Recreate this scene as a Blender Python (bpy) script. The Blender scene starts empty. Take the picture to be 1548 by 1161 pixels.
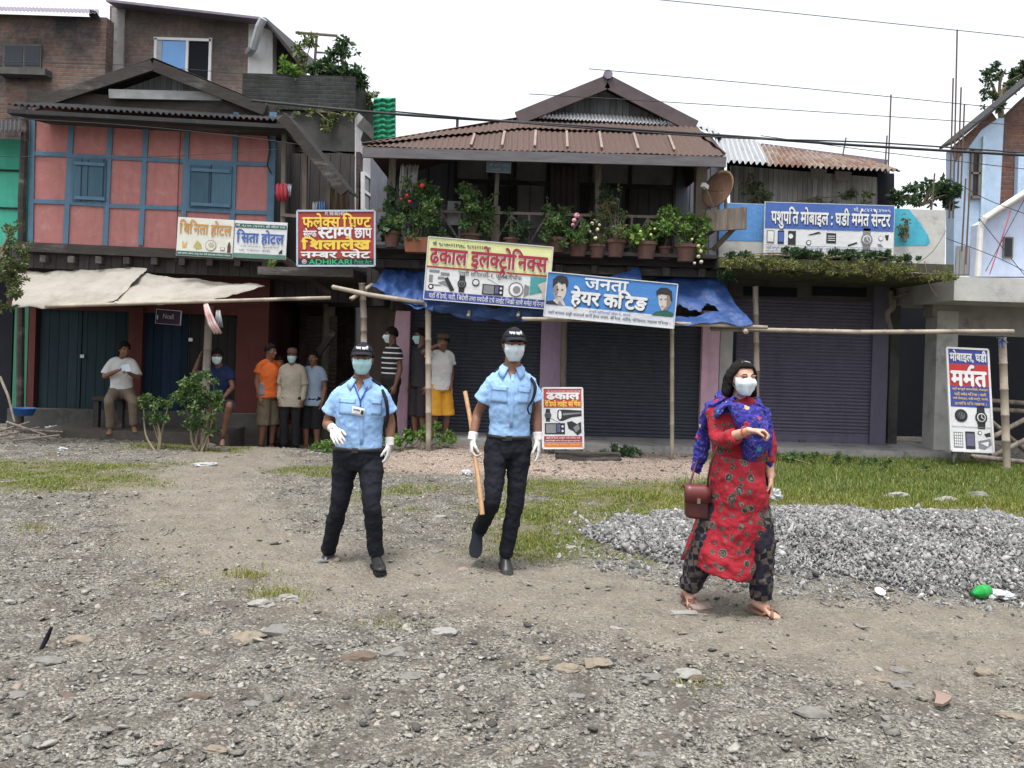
import bpy, bmesh, math, random
import numpy as np
from mathutils import Vector, Matrix
from mathutils.bvhtree import BVHTree
SC = bpy.context.scene
COL = SC.collection
random.seed(7); RNG = np.random.default_rng(7)
R_ = math.radians

# ------------------------------------------------------------- camera, sky, sun, exposure
FOC, CX, HY, ROLL, CAMH = 1200.0, 774.0, 515.0, 0.032, 1.65      # focal length in photo pixels, principal point
cam_d = bpy.data.cameras.new('camera'); cam = bpy.data.objects.new('camera', cam_d); COL.objects.link(cam)
cam_d.sensor_width = 36.0; cam_d.lens = 36.0*FOC/1548.0
cam_d.shift_y = -(580.5-HY)/1548.0
cam_d.clip_start = 0.05; cam_d.clip_end = 3000
cam.matrix_world = Matrix.Translation((0, 0, CAMH)) @ Matrix.Rotation(math.pi/2, 4, 'X') @ Matrix.Rotation(ROLL, 4, 'Z')
SC.camera = cam
wd = bpy.data.worlds.new('World'); SC.world = wd; wd.use_nodes = True
wn = wd.node_tree; bg = wn.nodes['Background']
sky = wn.nodes.new('ShaderNodeTexSky'); sky.sky_type = 'NISHITA'; sky.sun_disc = False
sky.sun_elevation = R_(74); sky.sun_rotation = R_(200); sky.dust_density = 4.0; sky.air_density = 1.2
hs = wn.nodes.new('ShaderNodeHueSaturation'); hs.inputs['Saturation'].default_value = 0.22
wn.links.new(sky.outputs[0], hs.inputs['Color']); wn.links.new(hs.outputs[0], bg.inputs[0])
bg.inputs[1].default_value = 0.14
sun_d = bpy.data.lights.new('sun', 'SUN'); sun_d.energy = 1.5; sun_d.angle = R_(16); sun_d.color = (1.0, 0.97, 0.92)
sun = bpy.data.objects.new('sun', sun_d); COL.objects.link(sun)
_sd = Vector((math.sin(R_(200))*math.cos(R_(74)), math.cos(R_(200))*math.cos(R_(74)), math.sin(R_(74))))   # towards the sun
sun.rotation_euler = _sd.to_track_quat('Z', 'Y').to_euler(); sun.location = _sd*40
SC.view_settings.view_transform = 'Standard'; SC.view_settings.look = 'None'
SC.view_settings.gamma = 1.0; SC.view_settings.exposure = 1.28
SC.render.engine = 'CYCLES'; SC.cycles.max_bounces = 6; SC.cycles.use_denoising = True

# ------------------------------------------------------------- pixel of the photo -> point in the world
_c, _s = math.cos(ROLL), math.sin(ROLL)
def uv(px, py):
    x, y = px-CX, HY-py
    return x*_c-y*_s, x*_s+y*_c
def P(px, py, Y):
    u, v = uv(px, py); return Vector((u/FOC*Y, Y, CAMH+v/FOC*Y))
def ray(px, py):
    u, v = uv(px, py); return Vector((u/FOC, 1.0, v/FOC))
def G(px, py, z=0.0):
    u, v = uv(px, py); return P(px, py, (z-CAMH)*FOC/v)
EYE = Vector((0, 0, CAMH))
def sstep(a, b, x):
    t = np.clip((x-a)/(b-a), 0, 1); return t*t*(3-2*t)
def ground_z(x, y):
    x = np.asarray(x, float); y = np.asarray(y, float)
    dip = -0.24*sstep(11.2, 13.0, y)*sstep(-5.6, -4.6, x)*(1-sstep(-2.4, -1.8, x))
    bump = 0.02*np.sin(x*1.3+y*.7)*np.cos(y*1.1-x*.4)+0.012*np.sin(x*3.1+1)*np.sin(y*2.7)
    rise = 0.07*sstep(9.4, 10.8, y)*sstep(-2.2, -1.2, x)
    return dip+bump+rise
def gz(x, y): return float(ground_z(x, y))
def GP(px, py):
    p = G(px, py)
    for _ in range(4): p = G(px, py, gz(p.x, p.y))
    return p

# ------------------------------------------------------------- objects
def tag(o, label=None, cat=None, group=None, kind=None):
    if label: o['label'] = label
    if cat: o['category'] = cat
    if group: o['group'] = group
    if kind: o['kind'] = kind
    return o
def thing(name, loc, label, cat, group=None):
    o = bpy.data.objects.new(name, None); COL.objects.link(o); o.location = loc; o.empty_display_size = .1
    return tag(o, label, cat, group)
def wloc(o):
    v = Vector((0, 0, 0))
    while o: v = v+o.location; o = o.parent
    return v
def link(name, me, parent=None, loc=None):
    o = bpy.data.objects.new(name, me); COL.objects.link(o)
    if loc is not None: o.location = loc
    if parent: o.parent = parent
    return o
def place_mesh(name, me, parent=None):
    """me is in world coordinates: move its vertices to be relative to its parent or to its own base"""
    n = len(me.vertices); co = np.empty(n*3, np.float32); me.vertices.foreach_get('co', co); co = co.reshape(-1, 3)
    if parent: org = np.array(wloc(parent)); loc = None
    else:
        lo, hi = co.min(0), co.max(0); org = np.array([(lo[0]+hi[0])/2, (lo[1]+hi[1])/2, lo[2]]); loc = org
    me.vertices.foreach_set('co', (co-org).astype(np.float32).ravel()); me.update()
    return link(name, me, parent, loc)
def copy_tree(o, parent=None):
    c = o.copy(); COL.objects.link(c)
    if parent: c.parent = parent
    for ch in list(o.children): copy_tree(ch, c)
    return c
def np_mesh(name, V, F, mat, smooth=False, cols=None):
    V = np.ascontiguousarray(V, np.float32); F = np.ascontiguousarray(F, np.int32); k = F.shape[1]
    me = bpy.data.meshes.new(name); me.vertices.add(len(V)); me.vertices.foreach_set('co', V.ravel())
    me.loops.add(F.size); me.loops.foreach_set('vertex_index', F.ravel())
    me.polygons.add(len(F)); me.polygons.foreach_set('loop_start', np.arange(len(F), dtype=np.int32)*k)
    me.polygons.foreach_set('loop_total', np.full(len(F), k, np.int32))
    if smooth: me.polygons.foreach_set('use_smooth', np.ones(len(F), bool))
    me.update(calc_edges=True); me.validate()
    if mat: me.materials.append(mat)
    return me

class MB:
    def __init__(s): s.v = []; s.f = []
    def add(s, vs, fs):
        n = len(s.v); s.v.extend([tuple(map(float, v)) for v in vs]); s.f.extend([tuple(n+i for i in f) for f in fs]); return s
    def hexa(s, p):     # 8 points: bottom 4 (ccw) then top 4
        return s.add(p, [(3, 2, 1, 0), (4, 5, 6, 7), (0, 1, 5, 4), (1, 2, 6, 5), (2, 3, 7, 6), (3, 0, 4, 7)])
    def box(s, a, b):
        x0, y0, z0 = a; x1, y1, z1 = b
        return s.hexa([(x0, y0, z0), (x1, y0, z0), (x1, y1, z0), (x0, y1, z0), (x0, y0, z1), (x1, y0, z1), (x1, y1, z1), (x0, y1, z1)])
    def obox(s, c, X, Y, Z):   # centre and half-axis vectors
        c, X, Y, Z = map(Vector, (c, X, Y, Z))
        return s.hexa([c-X-Y-Z, c+X-Y-Z, c+X+Y-Z, c-X+Y-Z, c-X-Y+Z, c+X-Y+Z, c+X+Y+Z, c-X+Y+Z])
    def bar(s, a, b, w, d, up=(0, 1, 0)):   # rectangular bar between two points
        a, b = Vector(a), Vector(b); t = (b-a).normalized(); u = Vector(up)
        x = t.cross(u)
        if x.length < 1e-4: x = t.cross(Vector((1, 0, 0)))
        x.normalize(); y = x.cross(t).normalized()
        return s.obox((a+b)/2, x*w/2, y*d/2, t*((b-a).length/2))
    def loft(s, rings, n=16):   # rings: (centre, axis a, axis b)
        vs = []; fs = []
        for c, a, b in rings:
            c, a, b = Vector(c), Vector(a), Vector(b)
            for i in range(n):
                t = 2*math.pi*i/n; vs.append(c+a*math.cos(t)+b*math.sin(t))
        m = len(rings)
        for j in range(m-1):
            for i in range(n):
                fs.append((j*n+i, j*n+(i+1) % n, (j+1)*n+(i+1) % n, (j+1)*n+i))
        vs.append(Vector(rings[0][0])); vs.append(Vector(rings[-1][0])); k = m*n
        for i in range(n):
            fs.append((k, (i+1) % n, i)); fs.append((k+1, (m-1)*n+i, (m-1)*n+(i+1) % n))
        return s.add(vs, fs)
    def tube(s, pts, rad, n=10, sub=1, rnd=False, fold=0, fk=60, flat=False):
        pts = [Vector(p) for p in pts]
        if not hasattr(rad, '__len__'): rad = [rad]*len(pts)
        if sub > 1:
            q, r = [], []
            for i in range(len(pts)-1):
                p0 = pts[max(i-1, 0)]; p1 = pts[i]; p2 = pts[i+1]; p3 = pts[min(i+2, len(pts)-1)]
                for k in range(sub):
                    t = k/sub; t2, t3 = t*t, t*t*t
                    q.append(.5*((2*p1)+(p2-p0)*t+(2*p0-5*p1+4*p2-p3)*t2+(3*p1-p0-3*p2+p3)*t3))
                    w = t*t*(3-2*t); r.append(rad[i]*(1-w)+rad[i+1]*w)
            q.append(pts[-1]); r.append(rad[-1]); pts, rad = q, r
        rad = list(rad)
        if rnd:
            d0 = (pts[0]-pts[1]).normalized(); d1 = (pts[-1]-pts[-2]).normalized()
            pts = [pts[0]+d0*rad[0]*.75]+pts+([] if flat else [pts[-1]+d1*rad[-1]*.75]); rad = [rad[0]*.55]+rad+([] if flat else [rad[-1]*.55])
        rings = []; ref = None; L = 0
        for i, p in enumerate(pts):
            t = (pts[min(i+1, len(pts)-1)]-pts[max(i-1, 0)])
            if t.length < 1e-9: t = Vector((0, 0, 1))
            t.normalize()
            if ref is None: ref = t.orthogonal().normalized()
            a = (ref-t*ref.dot(t)).normalized(); b = t.cross(a); ref = a
            if i: L += (p-pts[i-1]).length
            k = 1+(fold*math.sin(L*fk+i*.3) if fold else 0)
            rings.append((p, a*rad[i]*k, b*rad[i]*k))
        return s.loft(rings, n)
    def ell(s, c, a, b, d, nu=14, nv=9):
        c, a, b, d = map(Vector, (c, a, b, d)); rings = []
        for j in range(nv):
            ph = -math.pi/2+math.pi*(j+.5)/nv
            rings.append((c+d*math.sin(ph), a*math.cos(ph), b*math.cos(ph)))
        rings = [(c-d, a*.12, b*.12)]+rings+[(c+d, a*.12, b*.12)]
        return s.loft(rings, nu)
    def sph(s, c, r, nu=12, nv=7): return s.ell(c, (r, 0, 0), (0, r, 0), (0, 0, r), nu, nv)
    def lathe(s, c, prof, n=18, ax=(0, 0, 1)):   # profile (r, h) revolved about an axis through c
        ax = Vector(ax).normalized(); a = ax.orthogonal().normalized(); b = ax.cross(a)
        return s.loft([(Vector(c)+ax*h, a*max(r, 1e-4), b*max(r, 1e-4)) for r, h in prof], n)
    def grid(s, rows):    # rows of points
        n = len(rows[0]); vs = [p for r in rows for p in r]
        return s.add(vs, [(j*n+i, j*n+i+1, (j+1)*n+i+1, (j+1)*n+i) for j in range(len(rows)-1) for i in range(n-1)])
    def sheet(s, rows, th=.004):    # a grid with thickness
        n = len(rows[0]); m = len(rows); V = [[Vector(p) for p in r] for r in rows]; N = []
        for j in range(m):
            for i in range(n):
                du = V[j][min(i+1, n-1)]-V[j][max(i-1, 0)]; dv = V[min(j+1, m-1)][i]-V[max(j-1, 0)][i]
                q = du.cross(dv); N.append(q.normalized() if q.length > 1e-12 else Vector((0, -1, 0)))
        top = [V[j][i]+N[j*n+i]*th/2 for j in range(m) for i in range(n)]; bot = [V[j][i]-N[j*n+i]*th/2 for j in range(m) for i in range(n)]
        k = n*m; fs = []
        for j in range(m-1):
            for i in range(n-1):
                a, b, c, d = j*n+i, j*n+i+1, (j+1)*n+i+1, (j+1)*n+i
                fs += [(a, b, c, d), (k+d, k+c, k+b, k+a)]
        for i in range(n-1):
            a, b = i, i+1; fs.append((a, k+a, k+b, b)); a, b = (m-1)*n+i, (m-1)*n+i+1; fs.append((b, k+b, k+a, a))
        for j in range(m-1):
            a, b = j*n, (j+1)*n; fs.append((b, k+b, k+a, a)); a, b = j*n+n-1, (j+1)*n+n-1; fs.append((a, k+a, k+b, b))
        return s.add(top+bot, fs)
    def poly(s, pts, th, dirv):   # flat outline extruded along dirv
        pts = [Vector(p) for p in pts]; d = Vector(dirv)*th; n = len(pts)
        return s.add(pts+[p+d for p in pts], [tuple(range(n)), tuple(range(2*n-1, n-1, -1))]+[(i, n+i, n+(i+1) % n, (i+1) % n) for i in range(n)])
    def mesh(s, name, mat=None, smooth=False, recalc=True):
        me = bpy.data.meshes.new(name); me.from_pydata(s.v, [], s.f); me.update()
        if recalc:
            bm = bmesh.new(); bm.from_mesh(me); bmesh.ops.recalc_face_normals(bm, faces=bm.faces); bm.to_mesh(me); bm.free()
        if smooth is True: me.polygons.foreach_set('use_smooth', np.ones(len(me.polygons), bool))
        elif smooth: me.polygons.foreach_set('use_smooth', np.ones(len(me.polygons), bool)); me.set_sharp_from_angle(angle=R_(smooth))
        if mat: me.materials.append(mat)
        return me
    def build(s, name, mat, parent=None, smooth=False):
        return place_mesh(name, s.mesh(name, mat, smooth), parent)

def evaluated(me, mods):
    o = bpy.data.objects.new('tmp', me); COL.objects.link(o)
    for kind, kw in mods:
        m = o.modifiers.new('m', kind)
        for k, v in kw.items(): setattr(m, k, v)
    dg = bpy.context.evaluated_depsgraph_get(); dg.update()
    r = bpy.data.meshes.new_from_object(o.evaluated_get(dg)); bpy.data.objects.remove(o); return r
_tex = {}
def clouds(size, depth=2):
    k = (size, depth)
    if k not in _tex:
        t = bpy.data.textures.new('clouds', 'CLOUDS'); t.noise_scale = size; t.noise_depth = depth; _tex[k] = t
    return _tex[k]
def remesh(mb, name, mat, voxel, smooth=4, disp=()):
    me = mb.mesh(name)
    mods = [('REMESH', dict(mode='VOXEL', voxel_size=voxel, use_smooth_shade=True)), ('SMOOTH', dict(factor=.5, iterations=smooth))]
    for size, st in disp: mods.append(('DISPLACE', dict(texture=clouds(size), strength=st, mid_level=.5, texture_coords='LOCAL')))
    r = evaluated(me, mods); r.name = name; r.materials.clear()
    if mat: r.materials.append(mat)
    return r
def bvh_of(me):
    return BVHTree.FromPolygons([v.co.copy() for v in me.vertices], [tuple(p.vertices) for p in me.polygons])

class Fac:
    """a vertical facade plane through two ground points, d counted towards the viewer"""
    def __init__(s, A, B):
        s.A = Vector((A[0], A[1], 0)); s.X = Vector((B[0]-A[0], B[1]-A[1], 0)); s.L = s.X.length; s.X.normalize()
        s.N = Vector((s.X.y, -s.X.x, 0)); s.Z = Vector((0, 0, 1))
    def at(s, px, py, d=0):
        r = ray(px, py); o = s.A+s.N*d; t = (o-EYE).dot(s.N)/r.dot(s.N); return EYE+r*t
    def sh(s, px, py, d=0):
        p = s.at(px, py, d); return (p-s.A).dot(s.X), p.z
    def pt(s, a, h, d=0): return s.A+s.X*a+s.N*d+s.Z*h
    def box(s, mb, a0, a1, h0, h1, d0, d1):
        p = s.pt
        return mb.hexa([p(a0, h0, d1), p(a1, h0, d1), p(a1, h0, d0), p(a0, h0, d0), p(a0, h1, d1), p(a1, h1, d1), p(a1, h1, d0), p(a0, h1, d0)])
    def pbox(s, mb, x0, y0, x1, y1, d0, d1):
        xc, yc = (x0+x1)/2, (y0+y1)/2
        return s.box(mb, s.sh(x0, yc, d1)[0], s.sh(x1, yc, d1)[0], s.sh(xc, y1, d1)[1], s.sh(xc, y0, d1)[1], d0, d1)
    def pbar(s, mb, x0, y0, x1, y1, w, d0, d1):    # bar lying in the facade from pixel to pixel
        a = s.at(x0, y0, (d0+d1)/2); b = s.at(x1, y1, (d0+d1)/2); return mb.bar(a, b, w, abs(d1-d0), up=s.N)

# ------------------------------------------------------------- materials
class NT:
    def __init__(s, name):
        s.m = bpy.data.materials.new(name); s.m.use_nodes = True; s.t = s.m.node_tree; s.b = s.t.nodes['Principled BSDF']
    def n(s, kind, **kw):
        o = s.t.nodes.new('ShaderNode'+kind)
        for k, v in kw.items(): setattr(o, k, v)
        return o
    def l(s, a, b): s.t.links.new(a, b)
    def coords(s, kind='Object', scale=(1, 1, 1), rot=(0, 0, 0)):
        tc = s.n('TexCoord'); mp = s.n('Mapping'); mp.inputs['Scale'].default_value = scale; mp.inputs['Rotation'].default_value = rot
        s.l(tc.outputs[kind], mp.inputs['Vector']); return mp.outputs[0]
    def noise(s, scale, vec=None, detail=5, rough=.6, dist=0):
        o = s.n('TexNoise'); o.inputs['Scale'].default_value = scale; o.inputs['Detail'].default_value = detail
        o.inputs['Roughness'].default_value = rough; o.inputs['Distortion'].default_value = dist
        if vec is not None: s.l(vec, o.inputs['Vector'])
        return o.outputs['Fac']
    def ramp(s, fac, stops, interp='LINEAR'):
        o = s.n('ValToRGB'); cr = o.color_ramp; cr.interpolation = interp
        while len(cr.elements) < len(stops): cr.elements.new(.5)
        for e, (p, c) in zip(cr.elements, stops):
            e.position = p; e.color = (*c, 1) if hasattr(c, '__len__') else (c, c, c, 1)
        s.l(fac, o.inputs[0]); return o.outputs[0]
    def mix(s, fac, a, b, mode='MIX'):
        o = s.n('Mix', data_type='RGBA', blend_type=mode)
        for sock, v in ((o.inputs[0], fac), (o.inputs[6], a), (o.inputs[7], b)):
            if isinstance(v, (int, float)): sock.default_value = v if sock == o.inputs[0] else (v, v, v, 1)
            elif isinstance(v, tuple): sock.default_value = (*v, 1)
            else: s.l(v, sock)
        return o.outputs[2]
    def math(s, op, a, b=None):
        o = s.n('Math', operation=op)
        for i, v in enumerate((a, b)):
            if v is None: continue
            if isinstance(v, (int, float)): o.inputs[i].default_value = v
            else: s.l(v, o.inputs[i])
        return o.outputs[0]
    def bump(s, h, dist=.01, strength=1.0):
        o = s.n('Bump'); o.inputs['Distance'].default_value = dist; o.inputs['Strength'].default_value = strength
        s.l(h, o.inputs['Height']); s.l(o.outputs[0], s.b.inputs['Normal'])
    def island(s): return s.n('NewGeometry').outputs['Random Per Island']
    def facade(s, scale=1.0):     # (x+y, z) so that wall patterns lie upright on any wall
        tc = s.n('TexCoord'); sp = s.n('SeparateXYZ'); cb = s.n('CombineXYZ'); s.l(tc.outputs['Object'], sp.inputs[0])
        s.l(s.math('ADD', sp.outputs[0], sp.outputs[1]), cb.inputs[0]); s.l(sp.outputs[2], cb.inputs[1])
        mp = s.n('Mapping'); mp.inputs['Scale'].default_value = (scale,)*3; s.l(cb.outputs[0], mp.inputs['Vector']); return mp.outputs[0]
    def done(s, col, rough=.8, spec=.3, metal=0):
        if isinstance(col, tuple): s.b.inputs['Base Color'].default_value = (*col, 1)
        else: s.l(col, s.b.inputs['Base Color'])
        if isinstance(rough, (int, float)): s.b.inputs['Roughness'].default_value = rough
        else: s.l(rough, s.b.inputs['Roughness'])
        s.b.inputs['Specular IOR Level'].default_value = spec; s.b.inputs['Metallic'].default_value = metal; return s.m
def mix3(c, k): return tuple(max(0, min(1, x*k)) for x in c)
_mc = {}
def M(name, c1, c2=None, scale=6, rough=.8, bump=0, bscale=None, stain=None, sscale=1.2, sr=(.55, .7), stretch=(1, 1, 1), spec=.3, metal=0, cr=(.3, .7)):
    if name in _mc: return _mc[name]
    t = NT(name); c2 = c2 or mix3(c1, .7); v = t.coords(scale=stretch)
    col = t.mix(t.ramp(t.noise(scale, v), [(cr[0], 0.), (cr[1], 1.)]), c1, c2)
    if stain: col = t.mix(t.ramp(t.noise(sscale, v, 8, .7), [(sr[0], 0.), (sr[1], 1.)]), col, stain)
    if bump: t.bump(t.noise(bscale or scale*4, v, 6, .7), bump)
    _mc[name] = t.done(col, rough, spec, metal); return _mc[name]
def flat(name, c, rough=.6):      # printed vinyl, paint: a hint of grime only
    g = sum(c)/3; c = tuple(.9*(x*.93+g*.07) for x in c); return M(name, c, mix3(c, .86), 3.0, rough, spec=.2, bump=.012, bscale=4, stain=tuple(x*.6+.05 for x in c), sscale=5, sr=(.58, .82))
# ------------------------------------------------------------- special materials
def brick_mat(name, c1, c2, mortar, grime):
    t = NT(name); v = t.facade(); b = t.n('TexBrick'); t.l(v, b.inputs['Vector'])
    for k, x in (('Scale', 1.0), ('Brick Width', .24), ('Row Height', .08), ('Mortar Size', .012), ('Mortar Smooth', .3), ('Bias', -.1)): b.inputs[k].default_value = x
    b.inputs['Color1'].default_value = (*c1, 1); b.inputs['Color2'].default_value = (*c2, 1); b.inputs['Mortar'].default_value = (*mortar, 1)
    w = t.coords()
    dn = t.n('TexNoise'); dn.inputs['Scale'].default_value = 5; mx = t.n('VectorMath', operation='MULTIPLY_ADD'); t.l(dn.outputs['Color'], mx.inputs[0]); mx.inputs[1].default_value = (.05, .03, 0); t.l(v, mx.inputs[2]); t.l(mx.outputs[0], b.inputs['Vector'])
    col = t.mix(t.ramp(t.noise(3.2, w, 6, .7), [(.45, 0.), (.7, .8)]), b.outputs[0], mortar)
    col = t.mix(t.ramp(t.noise(1.1, w, 8, .7), [(.40, 0.), (.62, 1.)]), col, grime)
    col = t.mix(.5, col, t.ramp(t.noise(14, w), [(.3, .45), (.7, 1.)]), 'MULTIPLY')
    t.bump(b.outputs['Fac'], -.012); return t.done(col, .92, .15)
def plank_mat(name, c1, c2, width=.14, vertical=True, rough=.85):
    t = NT(name); v = t.facade(); sp = t.n('SeparateXYZ'); t.l(v, sp.inputs[0]); a = sp.outputs[0 if vertical else 1]
    k = t.math('DIVIDE', a, width); fr = t.math('FRACT', k); idn = t.math('FLOOR', k)
    wn_ = t.n('TexWhiteNoise', noise_dimensions='1D'); t.l(idn, wn_.inputs['W'])
    g = t.noise(3, t.coords(scale=(8, 8, .8) if vertical else (.8, .8, 8)), 7, .65)
    col = t.mix(t.ramp(g, [(.3, 0.), (.7, 1.)]), c1, c2)
    col = t.mix(.75, col, t.ramp(wn_.outputs['Value'], [(0, .55), (1, 1.)]), 'MULTIPLY')
    gap = t.ramp(fr, [(0, 0.), (.05, 1.), (.95, 1.), (1, 0.)])
    col = t.mix(gap, mix3(c2, .15), col); t.bump(gap, .006); return t.done(col, rough, .2)
def rust_mat(name, base, rust, pale, amt=(.35, .6), pitch=None, axis=0):
    t = NT(name); v = t.coords(scale=(1.5, .35, .6)); w = t.coords()
    col = t.mix(t.ramp(t.noise(2.2, v, 8, .7), [(amt[0], 0.), (amt[1], 1.)]), base, rust)
    col = t.mix(t.ramp(t.noise(9, t.coords(scale=(5, .5, .8)), 6, .6), [(.6, 0.), (.78, 1.)]), col, pale)
    col = t.mix(.4, col, t.ramp(t.noise(30, w), [(.3, .5), (.7, 1.)]), 'MULTIPLY')
    t.bump(t.noise(60, w), .002); return t.done(col, .75, .3, .0)
def leaf_mat(name, dark, light, dry=None, trans=.25, amt=.12):
    t = NT(name); r = t.island()
    st = [(0, dark), (.55, mix3(tuple((a+b)/2 for a, b in zip(dark, light)), 1)), (1-amt, light)]
    if dry: st.append((1, dry))
    col = t.ramp(r, st); t.done(col, .55, .3)
    tr = t.n('BsdfTranslucent'); t.l(t.mix(1.0, col, (1.3, 1.5, .6), 'MULTIPLY'), tr.inputs[0]); ms = t.n('MixShader'); ms.inputs[0].default_value = trans
    out = t.t.nodes['Material Output']; t.l(t.b.outputs[0], ms.inputs[1]); t.l(tr.outputs[0], ms.inputs[2]); t.l(ms.outputs[0], out.inputs[0]); return t.m
def stone_mat(name, stops, bs=90):
    t = NT(name); c = t.ramp(t.island(), stops, 'LINEAR'); v = t.coords()
    c = t.mix(.55, c, t.ramp(t.noise(45, v, 6, .7), [(.28, .45), (.72, 1.15)]), 'MULTIPLY'); t.bump(t.noise(bs, v, 5), .004); return t.done(c, .85, .25)
def paint_mat(name, c, worn, grime, scale=3, amt=(.6, .72), gamt=(.5, .8)):     # old wall paint: worn through in patches, rain streaks
    t = NT(name); w = t.coords()
    col = t.mix(t.ramp(t.noise(scale*1.2, w, 9, .75), [(amt[0], 0.), (amt[1], 1.)]), c, worn)
    col = t.mix(t.ramp(t.noise(2.0, t.coords(scale=(4, 4, .5)), 8, .7), [(gamt[0], 0.), (gamt[1], .8)]), col, grime)
    col = t.mix(.35, col, t.ramp(t.noise(7, w, 6), [(.3, .6), (.7, 1.)]), 'MULTIPLY')
    t.bump(t.noise(25, w, 6), .006); return t.done(col, .88, .2)
mat_brick = brick_mat('old brick', (.20, .105, .08), (.13, .08, .07), (.17, .155, .14), (.045, .043, .045))
mat_brick2 = brick_mat('dusty brick', (.25, .15, .12), (.19, .12, .10), (.23, .215, .20), (.10, .09, .085))
mat_brickdark = brick_mat('mossy black brick', (.05, .05, .052), (.032, .034, .036), (.065, .066, .066), (.02, .026, .018))
mat_brickred = brick_mat('bare brick', (.24, .10, .07), (.17, .08, .06), (.2, .17, .15), (.10, .06, .05))
mat_redwall = paint_mat('salmon red wall paint', (.41, .175, .165), (.47, .31, .29), (.25, .12, .115), 4, (.54, .78))
mat_timber = paint_mat('blue timber paint', (.10, .18, .26), (.26, .29, .31), (.07, .13, .19), 6, (.64, .76))
mat_shutterblue = plank_mat('blue window boards', (.085, .165, .225), (.065, .125, .17), .36)
mat_doorteal = plank_mat('dark teal door boards', (.026, .047, .058), (.019, .034, .043), .16)
mat_doorblue = plank_mat('navy door boards', (.014, .032, .062), (.011, .024, .045), .16)
mat_doorgrey = plank_mat('grey green door boards', (.028, .029, .028), (.02, .022, .022), .16)
mat_maroon = paint_mat('maroon paint', (.10, .034, .03), (.13, .08, .07), (.055, .022, .022), 4, (.68, .8))  # this and the door tones are lowered to carry the awning's shade
mat_greenpaint = paint_mat('green post paint', (.05, .17, .11), (.12, .18, .14), (.04, .09, .07), 4)
mat_turq = paint_mat('turquoise wall', (.10, .55, .40), (.25, .5, .42), (.08, .3, .24), 3, (.7, .85))
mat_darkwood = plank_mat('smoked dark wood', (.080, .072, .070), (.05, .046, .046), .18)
mat_upwall = plank_mat('dark house boards', (.15, .16, .19), (.10, .108, .13), .34)  # lifted and blued: haze over the balcony interior put into the colour
mat_panelgrey = M('hazy grey panel', (.23, .225, .22), (.16, .16, .165), 5, .85, .003, stain=(.11, .11, .11))  # grey panels, lightened further so haze sits in their colour
mat_oldwood = M('weathered grey wood', (.22, .185, .155), (.12, .10, .085), 4, .9, .004, 30, stain=(.07, .06, .055), stretch=(6, 6, .7))
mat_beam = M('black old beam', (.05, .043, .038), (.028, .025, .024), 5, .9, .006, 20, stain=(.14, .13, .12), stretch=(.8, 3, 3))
mat_plankgrey = plank_mat('silver grey fence boards', (.42, .41, .395), (.22, .22, .21), .085)
mat_gable = plank_mat('grey gable boards', (.27, .28, .29), (.14, .15, .16), .10)
mat_rust = rust_mat('rusty roof sheet', (.078, .054, .046), (.088, .050, .040), (.11, .09, .08), (.3, .7))
mat_rust2 = rust_mat('patchy rusty sheet', (.24, .205, .175), (.14, .072, .05), (.30, .28, .26), (.40, .58))
mat_zinc = rust_mat('new zinc sheet', (.32, .335, .35), (.22, .225, .235), (.38, .38, .38), (.5, .8))
mat_blackroof = rust_mat('black roof sheet', (.035, .035, .037), (.022, .022, .024), (.13, .13, .125), (.35, .65))
mat_purplesheet = M('purple roof edge', (.20, .17, .22), (.13, .11, .14), 6, .6)
mat_pink = paint_mat('pink pillar paint', (.62, .40, .50), (.56, .45, .50), (.36, .26, .30), 4, (.7, .85))
mat_mauve = paint_mat('mauve pillar paint', (.33, .24, .34), (.36, .30, .36), (.19, .15, .19), 4)
mat_purple = paint_mat('purple shutter paint', (.115, .105, .148), (.15, .14, .165), (.075, .07, .095), 5, (.7, .85))
mat_navyshut = paint_mat('slate shutter paint', (.062, .067, .086), (.10, .10, .105), (.042, .046, .058), 4, (.56, .8))
mat_brownshut = paint_mat('brown shutter paint', (.11, .085, .075), (.16, .13, .11), (.06, .05, .045), 4)
mat_conc = M('stained concrete', (.30, .29, .275), (.22, .215, .21), 4, .92, .006, 25, stain=(.09, .09, .085), sscale=1.6)
mat_conclight = M('pale concrete', (.44, .44, .42), (.34, .34, .33), 4, .92, .005, 25, stain=(.17, .17, .16), sscale=1.8, sr=(.52, .72))
mat_concdark = M('dark concrete', (.09, .088, .083), (.055, .055, .053), 4, .95, .006, 25, stain=(.03, .034, .028), sscale=1.5)
mat_moss = M('mossy slab', (.075, .072, .05), (.05, .05, .038), 7, .95, .015, 30, stain=(.10, .115, .035), sscale=2.5, sr=(.5, .62))
mat_white = paint_mat('white wall paint', (.62, .62, .62), (.5, .5, .48), (.36, .36, .36), 3)
mat_blue = paint_mat('pale blue wall paint', (.44, .56, .71), (.5, .57, .64), (.35, .45, .57), 2.5, (.68, .85))
mat_lav = paint_mat('pale lavender wall paint', (.46, .53, .68), (.5, .53, .6), (.38, .43, .54), 2.5, (.68, .85))
mat_bluepaint = paint_mat('blue parapet paint', (.10, .25, .52), (.2, .3, .45), (.07, .16, .33), 3, (.72, .85))
mat_tealpaint = paint_mat('teal parapet paint', (.07, .36, .48), (.2, .4, .45), (.05, .24, .33), 3, (.7, .85))
mat_black = M('deep dark interior', (.010, .012, .018), (.007, .008, .012), 3, .95)  # near black, with a blue cast that puts veiling haze into the colour
mat_glassdark = M('dark window glass', (.02, .025, .035), (.015, .018, .025), 2, .35, spec=.25)
mat_glassblue = M('blue window glass', (.12, .33, .66), (.10, .27, .58), 2, .12, spec=.5)
mat_bamboo = M('bare bamboo', (.36, .31, .25), (.22, .185, .15), 5, .7, .003, 30, stain=(.12, .10, .085))
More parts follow.
